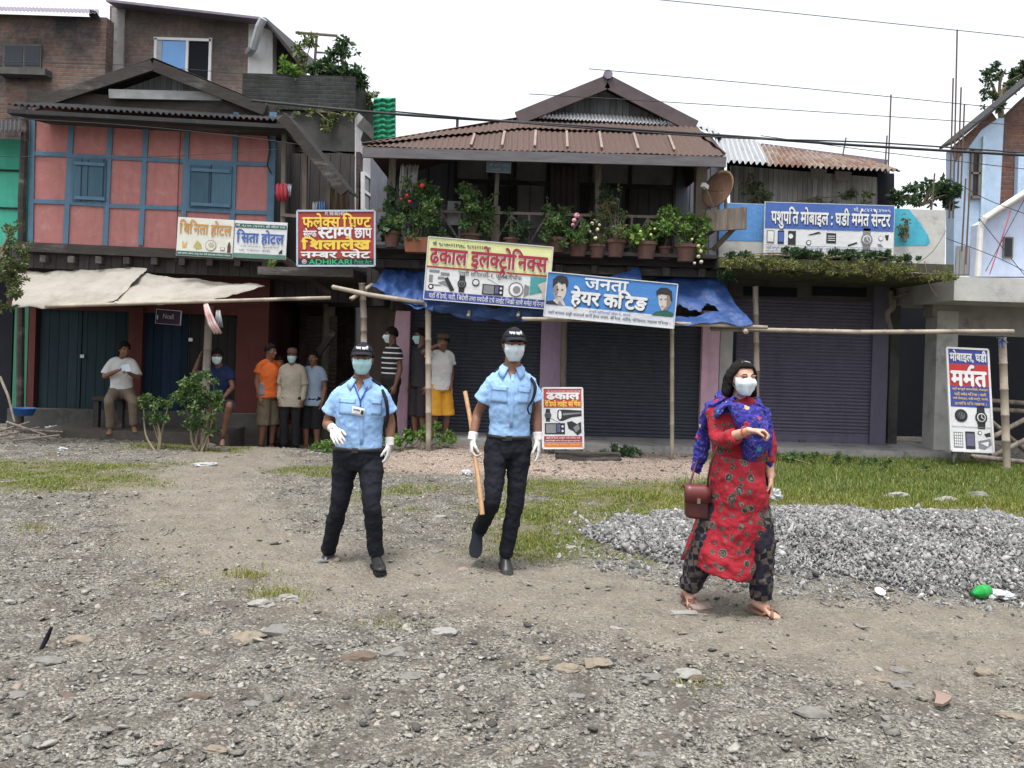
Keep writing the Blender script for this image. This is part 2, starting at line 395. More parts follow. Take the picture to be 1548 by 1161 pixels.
mat_dirtyground = M('damp earth', (.09, .078, .066), (.055, .05, .044), 8, .95, .012, 30)
mat_pvc = M('white pipe', (.62, .61, .58), (.45, .44, .42), 5, .5)
mat_wire = M('black cable', (.03, .03, .034), None, 3, .7)
mat_rebar = M('rusted rebar', (.12, .085, .07), None, 9, .8)

# ------------------------------------------------------------- ground
def axis(lo, hi, f0, f1, st):
    fine = np.arange(f0, f1+1e-6, st); a = f0-np.cumsum(np.geomspace(st*2, (f0-lo)*.35, 12)); b = f1+np.cumsum(np.geomspace(st*2, (hi-f1)*.35, 12))
    return np.concatenate([a[::-1], fine, b])
PATH = [(5.2, 3.9), (3.2, 4.6), (1.2, 4.9), (-.6, 5.4), (-2.2, 6.4), (-3.2, 8.4), (-3.9, 11), (-4.0, 13)]
def path_mask(x, y):
    d = np.full(np.shape(x), 1e9)
    for (ax, ay), (bx, by) in zip(PATH[:-1], PATH[1:]):
        t = np.clip(((x-ax)*(bx-ax)+(y-ay)*(by-ay))/((bx-ax)**2+(by-ay)**2), 0, 1)
        d = np.minimum(d, np.hypot(x-ax-t*(bx-ax), y-ay-t*(by-ay)))
    return 1-sstep(.35, 1.0, d+.18*np.sin(x*2.3+y*1.7)+.1*np.sin(x*5.1-y*3))
def wob(x, y): return .5+.25*np.sin(x*1.9+1.3*np.sin(y*2.1))+.25*np.sin(y*2.7+1.7*np.sin(x*1.4))+.18*np.sin(x*6.3+y*4.1)*np.sin(y*7.7-x*2.2)
def grass_mask(x, y):     # where grass grows: (density 0..1)
    a = sstep(-.5, .2, x)*sstep(5.9, 6.4, y-.22*np.maximum(0, x-1.2)+.0)*(1-sstep(9.0, 9.9, y))*sstep(.08, .38, wob(x, y)+.5*sstep(1.0, 2.2, x))
    a2 = sstep(2.6, 3.2, x)*sstep(7.3, 7.9, y)*(1-sstep(11.4, 12.0, y))*(.55+.45*sstep(.15, .45, wob(x*1.6, y*2.1)))*(1-.8*sstep(.3, .6, wob(x*2+3, y*2+1))*(1-sstep(7.9, 8.9, y)))
    b = sstep(7.7, 8.1, y)*(1-sstep(9.3, 9.9, y))*(1-sstep(-4.7, -3.6, x+.25*np.sin(y*5)))*sstep(.1, .4, wob(x*1.3, y*1.3)+.3)
    e = (1-sstep(.25, .55, np.hypot((x+2.2)/1.6, (y-9.6)/.9)))*.9
    f = sstep(10.7, 10.9, y)*(1-sstep(11.35, 11.5, y))*sstep(-5.6, -5.0, x)*(1-sstep(-3.9, -3.5, x))*.8
    h = sstep(7.4, 7.7, y)*(1-sstep(8.6, 9.0, y))*sstep(-1.9, -1.5, x)*(1-sstep(-.5, -.1, x))*.5*sstep(.4, .7, wob(x*2, y*2))
    return np.clip(np.maximum.reduce([a, a2, b, e, f, h]), 0, 1)
def soil_mask(x, y): return sstep(9.4, 9.9, y)*(1-sstep(12, 12.6, y))*sstep(-2.0, -1.4, x)*(1-sstep(2.4, 3.2, x))
xs = axis(-300, 300, -8.4, 8.4, .07); ys = axis(-200, 600, 1.6, 14.2, .07)
XX, YY = np.meshgrid(xs, ys); n1, n2 = XX.shape
ZZ = ground_z(XX, YY)+.008*RNG.standard_normal(XX.shape)*(np.abs(XX) < 8.5)*(YY < 14)
ii = np.arange(n1*n2).reshape(n1, n2)
gme = np_mesh('ground', np.stack([XX.ravel(), YY.ravel(), ZZ.ravel()], 1), np.stack([ii[:-1, :-1].ravel(), ii[:-1, 1:].ravel(), ii[1:, 1:].ravel(), ii[1:, :-1].ravel()], 1), None, True)
at = gme.attributes.new('cover', 'FLOAT_COLOR', 'POINT')
at.data.foreach_set('color', np.stack([path_mask(XX, YY).ravel(), grass_mask(XX, YY).ravel(), soil_mask(XX, YY).ravel(), np.ones(n1*n2)], 1).astype(np.float32).ravel())
t = NT('gravelly earth'); w = t.coords()
def vor(scale, feat='F1', rnd=1.0):
    o = t.n('TexVoronoi', feature=feat); o.inputs['Scale'].default_value = scale; o.inputs['Randomness'].default_value = rnd
    dn = t.n('TexNoise'); dn.inputs['Scale'].default_value = scale*.6; dn.inputs['Detail'].default_value = 2
    mx = t.n('VectorMath', operation='MULTIPLY_ADD'); t.l(dn.outputs['Color'], mx.inputs[0]); mx.inputs[1].default_value = (.6/scale,)*3; t.l(w, mx.inputs[2]); t.l(mx.outputs[0], o.inputs['Vector'])
    return o
va = vor(38); vb = vor(95); vc = vor(15)
def stonecol(v, st):
    s = t.n('SeparateColor'); t.l(v.outputs['Color'], s.inputs[0]); return t.ramp(s.outputs[0], st)
G1 = [(0, (.055, .052, .046)), (.35, (.135, .127, .11)), (.7, (.205, .194, .168)), (.92, (.275, .26, .226)), (1, (.39, .375, .335))]
col = t.mix(t.ramp(va.outputs['Distance'], [(.25, 1.), (.62, 0.)]), (.085, .077, .066), stonecol(va, G1))
col = t.mix(t.ramp(t.noise(4, w), [(.42, 0.), (.55, 1.)]), col, stonecol(vb, G1))
at_n = t.n('Attribute'); at_n.attribute_name = 'cover'; sc_ = t.n('SeparateColor'); t.l(at_n.outputs['Color'], sc_.inputs[0])
dirt = t.mix(t.ramp(t.noise(3, w, 8, .7), [(.3, 0.), (.7, 1.)]), (.20, .174, .138), (.138, .119, .094))
dirt = t.mix(t.ramp(t.noise(60, w, 4, .7), [(.5, 0.), (.68, .75)]), dirt, stonecol(vb, G1))
pf = t.math('MULTIPLY', sc_.outputs[0], t.ramp(t.noise(5, w, 6, .7), [(.25, .3), (.65, .9)]))
col = t.mix(pf, col, dirt)
soil = t.mix(t.ramp(va.outputs['Distance'], [(.2, 1.), (.6, 0.)]), (.27, .205, .165), stonecol(va, [(0, (.2, .155, .13)), (.6, (.38, .32, .275)), (1, (.6, .56, .5))]))
col = t.mix(sc_.outputs[2], col, soil)
col = t.mix(t.math('MULTIPLY', sc_.outputs[1], .8), col, t.mix(t.noise(8, w), (.11, .11, .05), (.16, .135, .085)))
col = t.mix(t.ramp(t.noise(.55, w, 4, .6), [(.35, 0.), (.7, .35)]), col, (.115, .10, .078))
big = t.math('ADD', t.math('MULTIPLY', t.ramp(va.outputs['Distance'], [(0, 1.), (.6, 0.)]), .65), t.math('MULTIPLY', vb.outputs['Distance'], -.3))
t.bump(t.math('MULTIPLY', big, t.math('SUBTRACT', 1.0, t.math('MULTIPLY', pf, .75))), .03)
gme.materials.append(t.done(col, .9, .2))
tag(link('ground', gme), kind='structure')

# scattered pebbles (nobody could count them)
def pebble_protos(k=10, flat_=.5):
    out = []
    for i in range(k):
        bm = bmesh.new(); bmesh.ops.create_icosphere(bm, subdivisions=1 if i < 7 else 2, radius=1)
        v = np.array([tuple(q.co) for q in bm.verts]); f = np.array([[q.index for q in p.verts] for p in bm.faces]); bm.free()
        v = v*(1+.28*RNG.standard_normal((len(v), 1))*.6)+.12*RNG.standard_normal(v.shape); v *= [1, RNG.uniform(.55, .85), flat_*RNG.uniform(.6, 1.2)]
        out.append((v, f))
    return out
def scatter(name, xy, size, mat, zoff, protos, zf=None, tilt=.25, smooth=False):
    n = len(xy); Vs = []; Fs = []; base = 0; pick = RNG.integers(0, len(protos), n); zf = zf or ground_z
    for p, (v, f) in enumerate(protos):
        q = xy[pick == p]; s = size[pick == p]; m = len(q)
        if not m: continue
        a = RNG.uniform(0, 2*np.pi, m); tx = RNG.normal(0, tilt, m); ty = RNG.normal(0, tilt, m)
        vv = np.repeat(v[None], m, 0)*s[:, None, None]
        x, y, z = vv[..., 0], vv[..., 1], vv[..., 2]
        z = z+x*tx[:, None]+y*ty[:, None]
        X = x*np.cos(a)[:, None]-y*np.sin(a)[:, None]+q[:, :1]; Y = x*np.sin(a)[:, None]+y*np.cos(a)[:, None]+q[:, 1:2]
        Z = z+(zf(q[:, 0], q[:, 1])+zoff*s)[:, None]
        Vs.append(np.stack([X, Y, Z], -1).reshape(-1, 3)); Fs.append((f[None]+(base+np.arange(m)*len(v))[:, None, None]).reshape(-1, 3)); base += m*len(v)
    return place_mesh(name, np_mesh(name, np.concatenate(Vs), np.concatenate(Fs), mat, smooth))
def pile_h(x, y):    # the heap of crushed stone
    d = np.hypot((x-3.75)/3.0, (y-6.8)/1.35)+.07*np.sin(x*4+1.3*np.sin(y*3))+.04*np.sin(x*9.5+y*6)
    return .29*np.clip(1-d, 0, 1)**.8*(1+.08*np.sin(x*5+y*3)+.06*np.sin(x*9-y*7))
def pile_z(x, y): return ground_z(x, y)+pile_h(x, y)
mat_peb = stone_mat('mixed river pebbles', [(0, (.05, .049, .047)), (.3, (.145, .139, .125)), (.65, (.225, .215, .193)), (.9, (.295, .282, .25)), (.96, (.23, .18, .145)), (1, (.42, .40, .37))])
N0 = 92000; yy = 2.2+(13.0-2.2)*RNG.random(N0)**1.35; xx = RNG.uniform(-.72, .72, N0)*(yy+.6)
keep = RNG.random(N0) < (1-.84*path_mask(xx, yy))*(1-.8*grass_mask(xx, yy))*(.45+.8*np.clip(wob(xx*.8, yy*.9), 0, 1))
keep &= (pile_h(xx, yy) < .02); xx, yy = xx[keep], yy[keep]
sz = np.clip(.0056*np.exp(.52*RNG.standard_normal(len(xx)))*(1+.05*yy), .0035, .034)
tag(scatter('gravel', np.stack([xx, yy], 1), sz, mat_peb, .12, pebble_protos(10, .36)), 'loose grey river pebbles strewn all over the yard', 'gravel', kind='stuff')
# heap of crushed stone: a mound and its chips
px_ = np.linspace(.6, 6.9, 100); py_ = np.linspace(5.3, 8.2, 60); PX, PY = np.meshgrid(px_, py_)
PH = pile_h(PX, PY); PZ = ground_z(PX, PY)+PH-.02-.05*(PH <= 0)
ii = np.arange(PX.size).reshape(PX.shape)
mat_crush = stone_mat('crushed grey stone', [(0, (.085, .085, .086)), (.3, (.16, .16, .16)), (.75, (.24, .24, .236)), (.93, (.32, .318, .31)), (1, (.43, .43, .42))])
heap = place_mesh('stone_heap', np_mesh('stone_heap', np.stack([PX.ravel(), PY.ravel(), PZ.ravel()], 1), np.stack([ii[:-1, :-1].ravel(), ii[:-1, 1:].ravel(), ii[1:, 1:].ravel(), ii[1:, :-1].ravel()], 1), M('stone dust', (.185, .18, .17), (.13, .127, .12), 40, .95, .02, 60), True))
tag(heap, 'low heap of crushed grey stone chips beside the walking woman', 'stone heap')
N1 = 88000; hx = RNG.uniform(.4, 6.9, N1); hy = RNG.uniform(5.2, 8.1, N1)
k = (RNG.random(N1) < np.where(pile_h(hx, hy) > .015, np.clip(.25+pile_h(hx, hy)*11+.3*np.sin(hx*9+hy*5), .2, 1), .16*(np.hypot((hx-3.55)/3.4, (hy-6.75)/1.65) < 1)))&(hx < .75*hy); hx, hy = hx[k], hy[k]
ch = scatter('chips', np.stack([hx, hy], 1), np.clip(.0098*np.exp(.45*RNG.standard_normal(len(hx))), .009, .04), mat_crush, .2, pebble_protos(10, .75), pile_z, .5)
ch.location = ch.location-heap.location; ch.parent = heap; ch['kind'] = 'stuff'
# single stones big enough to tell apart: (px, py, width in px, aspect, colour, label)
stone_cols = {'grey': (.165, .158, .147), 'tan': (.20, .17, .13), 'pale': (.25, .243, .228), 'dark': (.06, .064, .072), 'pink': (.25, .19, .165), 'brown': (.12, .09, .07)}
mat_st = {k: M('boulder '+k, v, mix3(v, .72), 22, .88, .004, 60, stain=mix3(v, .6), sscale=9) for k, v in stone_cols.items()}
def stone(px, py, wpx, col, label, group=None, flat_=.36):
    p = GP(px, py); s = wpx/FOC*p.y/2*.86
    bm = bmesh.new(); bmesh.ops.create_icosphere(bm, subdivisions=3, radius=1); off = Vector((px*.37, py*.53, 0))
    from mathutils import noise as N_
    for v in bm.verts:
        d = 1+.5*N_.noise(v.co*1.0+off)+.3*N_.noise(v.co*2.2+off)+.12*N_.noise(v.co*5+off)
        c = v.co*d; v.co = Vector((p.x+c.x*s, p.y+c.y*s*.52, p.z+c.z*s*flat_+s*flat_*.10))
    me = bpy.data.meshes.new('stone'); bm.to_mesh(me); bm.free(); me.polygons.foreach_set('use_smooth', np.ones(len(me.polygons), bool)); me.set_sharp_from_angle(angle=R_(32)); me.materials.append(mat_st[col])
    return tag(place_mesh('stone', me), label, 'stone', group)
for a in [(372, 965, 58, 'tan', 'long flat tan stone lying in the left half of the open gravel'),
          (420, 958, 62, 'grey', 'grey flat stone tucked behind the long tan stone'),
          (862, 1014, 52, 'tan', 'orange tan pointed stone at the front of a small cluster of cobbles'),
          (905, 1004, 50, 'tan', 'rounded tan cobble between the orange stone and the black stone'),
          (922, 1000, 28, 'dark', 'small black stone crowning the cluster of cobbles'),
          (872, 1056, 34, 'grey', 'single grey cobble standing alone below the cluster of cobbles'),
          (1040, 1020, 52, 'pale', 'pale angular block of stone with moss along its foot'),
          (948, 1030, 34, 'grey', 'grey oval cobble just left of the pale angular block'),
          (985, 1026, 40, 'grey', 'grey cobble touching the pale angular block'),
          (932, 952, 26, 'pale', 'small pale stone alone on the smooth brown track'),
          (700, 862, 24, 'pink', 'pinkish round stone on the track between the two guards'),
          (1325, 1030, 46, 'tan', 'brown half buried stone in the right foreground gravel'),
          (1365, 1038, 46, 'grey', 'grey green half buried stone beside the brown one'),
          (1230, 1080, 62, 'grey', 'long thin grey stone sliver in the right foreground'),
          (1490, 1018, 44, 'tan', 'low tan stone near the right edge of the track'),
          (1530, 1085, 44, 'tan', 'green brown stone at the right border of the gravel'),
          (1340, 1098, 26, 'grey', 'small grey cobble in the lower right gravel'),
          (300, 1055, 46, 'brown', 'dark brown flat stone in the lower left gravel'),
          (240, 1125, 24, 'pink', 'cream pink brick chip in the lower left gravel'),
          (330, 1135, 44, 'tan', 'tan wedge of stone near the bottom left of the gravel'),
          (120, 970, 46, 'tan', 'orange tan flat stone near the black stick'),
          (75, 1002, 50, 'grey', 'broad grey slab below the black stick'),
          (432, 905, 40, 'pale', 'pale flat stone sunk in a mossy tuft of grass'),
          (395, 915, 44, 'pale', 'long whitish stone beside the mossy tuft'),
          (598, 990, 56, 'grey', 'dark grey slab in the middle foreground'),
          (545, 996, 60, 'brown', 'brown flat slab left of the dark grey slab'),
          (670, 958, 44, 'pale', 'flat whitish slab in the middle of the track'),
          (1355, 752, 46, 'pale', 'large pale rock on the grass edge behind the stone heap'),
          (1430, 758, 40, 'pale', 'pale rock on the grass edge, second behind the heap'),
          (1480, 752, 50, 'grey', 'grey rock on the grass edge near the bamboo post'),
          (666, 782, 22, 'pale', 'whitish stone at the grass border beside the taller guard')]:
    stone(*a[:4], a[4])
for i in range(30):
    py = 780+380*random.random()**.8; stone(random.uniform(10, 1540), py, random.uniform(.5, 1.25)*(py-470)/16, random.choice(['grey', 'grey', 'pale', 'tan', 'grey', 'brown']), 'plain flat stone lying loose in the open gravel', 'plain stones in the gravel')
for px, py, wp in [(325, 660, 26), (345, 655, 22), (330, 668, 30), (318, 676, 20), (365, 672, 22), (338, 682, 16), (312, 655, 18), (352, 668, 16)]:
    stone(px, py, wp, 'grey', 'grey rubble stone piled at the foot of the red wall by the bush', 'rubble by the red wall', .7)
# ------------------------------------------------------------- buildings
def corr(mb, A, B, C, D, n, amp=.018, rows=6, per=6, sag=0):
    """corrugated sheet A-B (lower edge), D-C (upper edge), ridges running from lower to upper edge"""
    A, B, C, D = map(Vector, (A, B, C, D)); N = (B-A).cross(D-A).normalized(); R = []
    for j in range(rows+1):
        v = j/rows; r = []
        for i in range(n*per+1):
            u = i/(n*per); p = A.lerp(B, u).lerp(D.lerp(C, u), v)
            r.append(p+N*(amp*math.sin(2*math.pi*u*n)+sag*math.sin(u*9+v*3)))
        R.append(r)
    return mb.sheet(R, .004)
def q4(mb, a, b, c, d, th=.06, dirv=(0, 1, 0)): return mb.poly([a, b, c, d], th, dirv)

# ---- timber house with red panels
FL = Fac(P(45, 300, 12.2).xy, P(430, 300, 12.7).xy)
rh = thing('timber_house', FL.pt(2, 0), 'two storey timber house with salmon red panels and blue posts and shutters', 'house')
m = MB(); FL.pbox(m, 46, 171, 413, 378, -.12, 0); m.build('wall', mat_redwall, rh)
m = MB(); FL.pbox(m, 400, 168, 412, 385, -3.4, -.13); m.build('side_wall', mat_darkwood, rh)
m = MB()
for x0, x1 in ((50, 46), (109, 99), (168, 159), (222, 213), (284, 276), (357, 350)):
    FL.pbar(m, x0, 170, x1, 371, .075, 0, .03)
FL.pbar(m, 413, 170, 407, 382, .11, 0, .05)
for a in ((52, 232, 108, 234), (168, 238, 284, 244), (357, 247, 412, 249), (48, 304, 103, 306), (162, 311, 280, 315), (352, 320, 409, 322), (105, 235, 166, 238), (282, 243, 356, 247), (102, 306, 163, 310), (279, 316, 353, 320)):
    FL.pbar(m, *a, .065, .002, .026)
m.build('timber_frame', mat_timber, rh)
for x0, y0, x1, y1 in ((110, 240, 160, 304), (287, 250, 350, 314)):
    mid = (x0+x1)/2-2; w = thing('shutter_window', rh.location, None, None); w.parent = rh; w.location = (0, 0, 0)
    w2 = MB(); FL.pbox(w2, x0-5, y0-4, x1+5, y1+4, .002, .028); fr = w2.build('window', mat_timber, rh); bpy.data.objects.remove(w)
    for xa, xb in ((x0, mid-1), (mid+1, x1)):
        s = MB(); FL.pbox(s, xa, y0, xb, y1, .03, .05); s.build('shutter_leaf', mat_shutterblue, fr)
    for yb in (y0+5, y1-7): s = MB(); FL.pbox(s, x0+2, yb, x1-2, yb+5, .052, .075); s.build('batten', mat_timber, fr)
# floor beam and joists
m = MB(); FL.pbox(m, 20, 374, 428, 388, -.25, .16); m.build('floor_beam', mat_beam, rh)
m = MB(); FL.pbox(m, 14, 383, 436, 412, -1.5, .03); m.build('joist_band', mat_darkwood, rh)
for i in range(9):
    m = MB(); x = 60+i*42; FL.pbox(m, x, 386+i*.9, x+9, 396+i*.9, .05, .22); m.build('joist_end', mat_beam, rh)
# roof: hanging sheet edge, skirt, small gable with boards
eL, eR = P(12, 158, 11.6), P(432, 182, 12.15)
m = MB(); corr(m, eL, eR, eR+Vector((-.1, .9, .30)), eL+Vector((.35, .9, .30)), 46, .02); m.build('roof_skirt', mat_blackroof, rh)
m = MB(); m.bar(eL+Vector((0, .05, -.10)), eR+Vector((0, .05, -.10)), .06, .17); m.build('fascia', mat_blackroof, rh)
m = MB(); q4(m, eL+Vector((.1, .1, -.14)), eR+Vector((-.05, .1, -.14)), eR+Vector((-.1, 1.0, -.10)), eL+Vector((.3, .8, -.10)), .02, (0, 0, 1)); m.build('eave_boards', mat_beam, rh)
ap = P(232, 90, 12.4); gl, gr_ = P(52, 152, 12.2), P(402, 160, 12.6); bk = Vector((-.2, 4.5, .0))
m = MB()
for a, b in ((ap, gl), (ap, gr_)):
    corr(m, a+Vector((0, 0, .03)), a+bk, b+bk, b+Vector((0, 0, .03)), 40, .015, 5)
m.build('gable_roof', mat_blackroof, rh)
m = MB()
for a, b in ((ap, gl), (ap, gr_)): m.bar(a+Vector((0, -.03, -.10)), b+Vector((0, -.03, -.08)), .17, .05)
m.build('barge_board', mat_beam, rh)
m = MB(); m.poly([ap+Vector((0, .35, -.12)), gl+Vector((.25, .35, -.05)), gr_+Vector((-.25, .35, -.05))], .05, (0, 1, 0)); m.build('gable_wall', mat_gable, rh)
a, b = P(165, 142, 12.3), P(335, 146, 12.6); m = MB(); m.bar(a, b, .14, .04); m.build('gable_board', M('bleached board', (.24, .25, .25), (.15, .155, .155), 5, .9), rh)
m = MB(); FL.pbox(m, 40, 148, 416, 171, -.3, -.05); m.build('backing_board', mat_beam, rh)  # dark backing board behind the strip above the red wall
# lean-to roof of the side gallery, with its posts and back wall
r0, r1 = P(428, 170, 11.9), P(522, 286, 12.0)
m = MB(); corr(m, r0, r0+Vector((.0, 1.0, .05)), r1+Vector((.0, 1.0, .05)), r1, 26, .016, 5); m.build('gallery_roof', mat_blackroof, rh)
m = MB(); m.bar(r0+Vector((0, -.03, -.07)), r1+Vector((0, -.03, -.06)), .15, .05); m.build('gallery_barge', mat_beam, rh)
m = MB(); m.box((-5.0, 14.3, 2.2), (-2.95, 14.4, 4.9)); m.build('gallery_wall', mat_darkwood, rh)
m = MB(); m.box((-3.75, 11.6, 2.50), (-2.35, 14.3, 2.62)); m.build('gallery_floor', mat_beam, rh)
for x, y0, y1 in ((462, 222, 392), (430, 200, 392), (497, 282, 392)):
    m = MB(); m.bar(P(x, y0, 12.5), P(x-3, y1, 12.5), .07, .07); m.build('gallery_post', mat_oldwood, rh)
m = MB(); m.bar(P(425, 325, 12.45), P(535, 333, 12.45), .05, .05); m.build('gallery_rail', mat_oldwood, rh)
m = MB(); m.bar(P(425, 388, 12.3), P(500, 445, 12.3), .09, .09); m.build('brace', mat_beam, rh)
m = MB(); m.tube([P(404, 195, 12.6), P(408, 225, 12.6), P(404, 250, 12.55), P(410, 262, 12.6)], .012, 6); m.build('wall_cable', mat_wire, rh)
m = MB(); m.tube([FL.at(275, 172, .03), FL.at(271, 240, .035), FL.at(268, 330, .03), FL.at(266, 395, .2)], .006, 6); m.build('wall_wire', mat_wire, rh)
m = MB(); m.tube([P(36, 160, 12.1), P(38, 200, 12.1), P(33, 300, 12.1), P(30, 640, 12.3)], .055, 8); m.build('corner_post', mat_beam, rh)
# ground floor
FG = Fac(P(20, 500, 12.75).xy, P(400, 500, 13.1).xy)
m = MB(); FG.pbox(m, 12, 385, 408, 472, -.15, .0); m.build('lintel_board', mat_maroon, rh)
m = MB(); FG.pbox(m, 20, 462, 41, 634, -.2, .06); m.build('green_pillar', mat_greenpaint, rh)
for x0, x1, y1 in ((42, 52, 634), (193, 214, 620), (356, 404, 640)):
    m = MB(); FG.pbox(m, x0, 465, x1, y1, -.25, .05); m.build('red_pillar', mat_maroon, rh)
for x0, x1, mt, hd in ((52, 122, mat_doorteal, 124), (124, 193, mat_doorteal, 0), (214, 283, mat_doorblue, 288), (285, 356, mat_doorgrey, 0)):
    m = MB(); FG.pbox(m, x0, 460, x1, 630, -.12, -.06); d = m.build('door', mt, rh)
    if hd:
        m = MB(); y = 536 if hd == 124 else 511; FG.pbox(m, hd-3, y, hd+3, y+5, -.059, -.02); m.build('padlock', M('steel', (.5, .5, .5), None, 3, .3, metal=1), d)
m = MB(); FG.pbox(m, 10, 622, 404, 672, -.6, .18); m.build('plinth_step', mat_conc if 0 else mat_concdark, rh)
m = MB(); FG.pbox(m, 60, 652, 345, 690, -.4, 1.15); m.build('plinth', mat_dirtyground, rh)
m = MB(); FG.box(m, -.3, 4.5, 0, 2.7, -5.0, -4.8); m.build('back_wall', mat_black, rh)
m = MB(); FG.pbox(m, 394, 440, 406, 655, -3.8, -.26); m.build('alley_wall', mat_maroon, rh)
# ---- far left: turquoise house edge
th = thing('turquoise_house', P(-20, 300, 12.9)*1, 'strip of turquoise painted house at the left border beside the red house', 'house'); th.location.z = 0
m = MB(); a, b = P(-160, 205, 12.9), P(33, 340, 12.9); m.box((a.x, 12.9, 2.9), (b.x, 13.1, a.z)); m.build('wall', mat_turq, th)
m = MB(); a, b = P(-60, 254, 12.85), P(33, 259, 12.85); m.box((a.x, 12.83, b.z), (b.x, 12.89, a.z)); m.build('ledge', mat_beam, th)
m = MB(); a, b = P(-60, 311, 12.85), P(33, 316, 12.85); m.box((a.x, 12.84, b.z), (b.x, 12.89, a.z)); m.build('ledge', mat_beam, th)
m = MB(); corr(m, P(-70, 200, 11.9), P(34, 198, 11.9), P(34, 182, 13.4), P(-70, 184, 13.4), 16, .02); m.build('roof', mat_blackroof, th)
m = MB(); a = P(-160, 470, 13.3); m.box((a.x, 13.3, 0), (P(20, 470, 13.3).x, 13.5, 2.95)); m.build('dark_wall', mat_black, th)
# ---- brick building, top left
bb = thing('brick_building', P(70, 300, 16.5), 'unplastered dark brick building with a small black window behind the red house', 'building'); bb.location.z = 0
F = Fac((P(-80, 300, 16.3).x, 16.3), (P(160, 300, 16.3).x, 16.3))
m = MB(); F.pbox(m, -220, 20, 152, 622, -.3, 0); m.build('wall', mat_brick, bb)
m = MB(); m.poly([F.at(152, 28, 0), F.at(165, 60, -1.6), F.at(165, 622, -1.6), F.at(152, 622, 0)], .2, (-.5, 1, 0)); m.build('side_wall', mat_brickdark, bb)
m = MB(); F.pbox(m, 4, 66, 62, 102, .0, .04); w = m.build('window', mat_concdark, bb)
m = MB(); F.pbox(m, 7, 69, 34, 99, .042, .05); F.pbox(m, 37, 69, 60, 99, .042, .05); m.build('pane', mat_glassdark, w)
m = MB(); F.pbox(m, -5, 102, 68, 112, .0, .25); m.build('sill', mat_concdark, w)
m = MB(); corr(m, F.at(-220, 10, .25), F.at(150, 20, .25), F.at(150, 14, -3), F.at(-220, 4, -3), 66, .012); m.build('roof', mat_purplesheet, bb)
m = MB(); m.bar(F.at(140, 20, .1), F.at(166, 62, -1.7), .12, .12); m.build('roof_edge', mat_beam, bb)
# ---- second brick building with the white window
b2 = thing('brick_block', P(290, 300, 17.5), 'brick block under a sloping sheet roof with a white sliding window', 'building'); b2.location.z = 0
F = Fac((P(165, 300, 17.3).x, 17.3), (P(380, 300, 17.3).x, 17.3))
m = MB(); a = [F.at(166, 8), F.at(378, 32), F.at(376, 600), F.at(163, 600)]; m.poly(a, .3, (0, 1, 0)); m.build('wall', mat_brick2, b2)
m = MB(); F.pbox(m, 164, 12, 184, 330, 0, .05); m.build('concrete_column', mat_conc, b2)
m = MB(); a = [F.at(376, 32, .02), F.at(412, 48, .02), F.at(412, 125, .02), F.at(374, 125, .02)]; m.poly(a, .3, (0, 1, 0)); m.build('white_wall', mat_white, b2)
m = MB(); a, b = F.at(160, 2, .5), F.at(402, 30, .5); q4(m, a, b, b+Vector((.2, 5, .5)), a+Vector((0, 5, .5)), .05, (0, 0, 1)); m.build('roof', mat_purplesheet, b2)
m = MB(); a, b = F.at(400, 32, .5), F.at(476, 122, .3); q4(m, a, b, b+Vector((.5, 5, .3)), a+Vector((.3, 5, .4)), .06, (0, 0, 1)); m.build('roof_slope', mat_blackroof, b2)
m = MB(); m.poly([F.at(412, 48, -.6), F.at(470, 122, -.6), F.at(412, 122, -.6)], .1, (0, 1, 0)); m.build('shaded_wall', mat_concdark, b2)  # shade under the roof slope put into this wall's dark colour
m = MB(); m.tube([F.at(398, 28, .6), F.at(392, 40, .55), F.at(383, 72, .4), F.at(376, 80, .1)], .09, 8); m.build('rain_pipe', M('grey pipe', (.40, .41, .43), None, 4, .5), b2)
m = MB()
for a in ((232, 57, 319, 61), (232, 57, 236, 125), (315, 57, 319, 125), (280, 61, 284, 125), (232, 121, 319, 125)): F.pbox(m, *a, 0, .06)
w = m.build('window', flat('white window frame', (.75, .75, .75)), b2)
m = MB(); F.pbox(m, 244, 61, 280, 121, .01, .03); m.build('pane', mat_glassblue, w)
m = MB(); F.pbox(m, 284, 61, 315, 121, .005, .02); m.build('open_half', mat_black, w)
m = MB(); F.pbox(m, 236, 61, 244, 121, .01, .045); m.build('sash', M('grey sash', (.4, .42, .46)), w)
# ---- black mossy block with a roof garden
b3 = thing('mossy_block', P(470, 300, 15.3), 'soot black brick block with mossy parapet and white side wall', 'building'); b3.location.z = 0
F = Fac((P(360, 300, 15.2).x, 15.2), (P(545, 300, 15.2).x, 15.2))
m = MB(); F.pbox(m, 366, 113, 537, 166, -.2, .08); m.build('parapet', mat_brickdark, b3)
m = MB(); F.pbox(m, 375, 166, 538, 230, -.3, 0); m.build('wall', mat_concdark, b3)
m = MB(); F.pbox(m, 455, 228, 538, 640, -.3, .0); m.build('brick_wall', mat_brick, b3)
m = MB(); m.poly([F.at(537, 114, 0), F.at(600, 215, -4), F.at(600, 300, -4), F.at(538, 200, 0)], .2, (-.6, .5, 0)); m.build('side_parapet', mat_brickdark, b3)
m = MB(); m.poly([F.at(538, 178, .02), F.at(574, 212, -2.2), F.at(574, 640, -2.2), F.at(538, 640, .02)], .2, (-.6, .5, 0)); sw = m.build('side_wall', mat_white, b3)
m = MB(); m.bar(F.at(541, 180, .0), F.at(577, 215, -2.2), .12, .2); m.build('cornice', M('pale cornice', (.4, .4, .4)), b3)
m = MB()
pa = lambda u, v: F.at(544, 262+v, .03).lerp(F.at(568, 278+v, -1.9), u)+Vector((.05, -.05, 0))
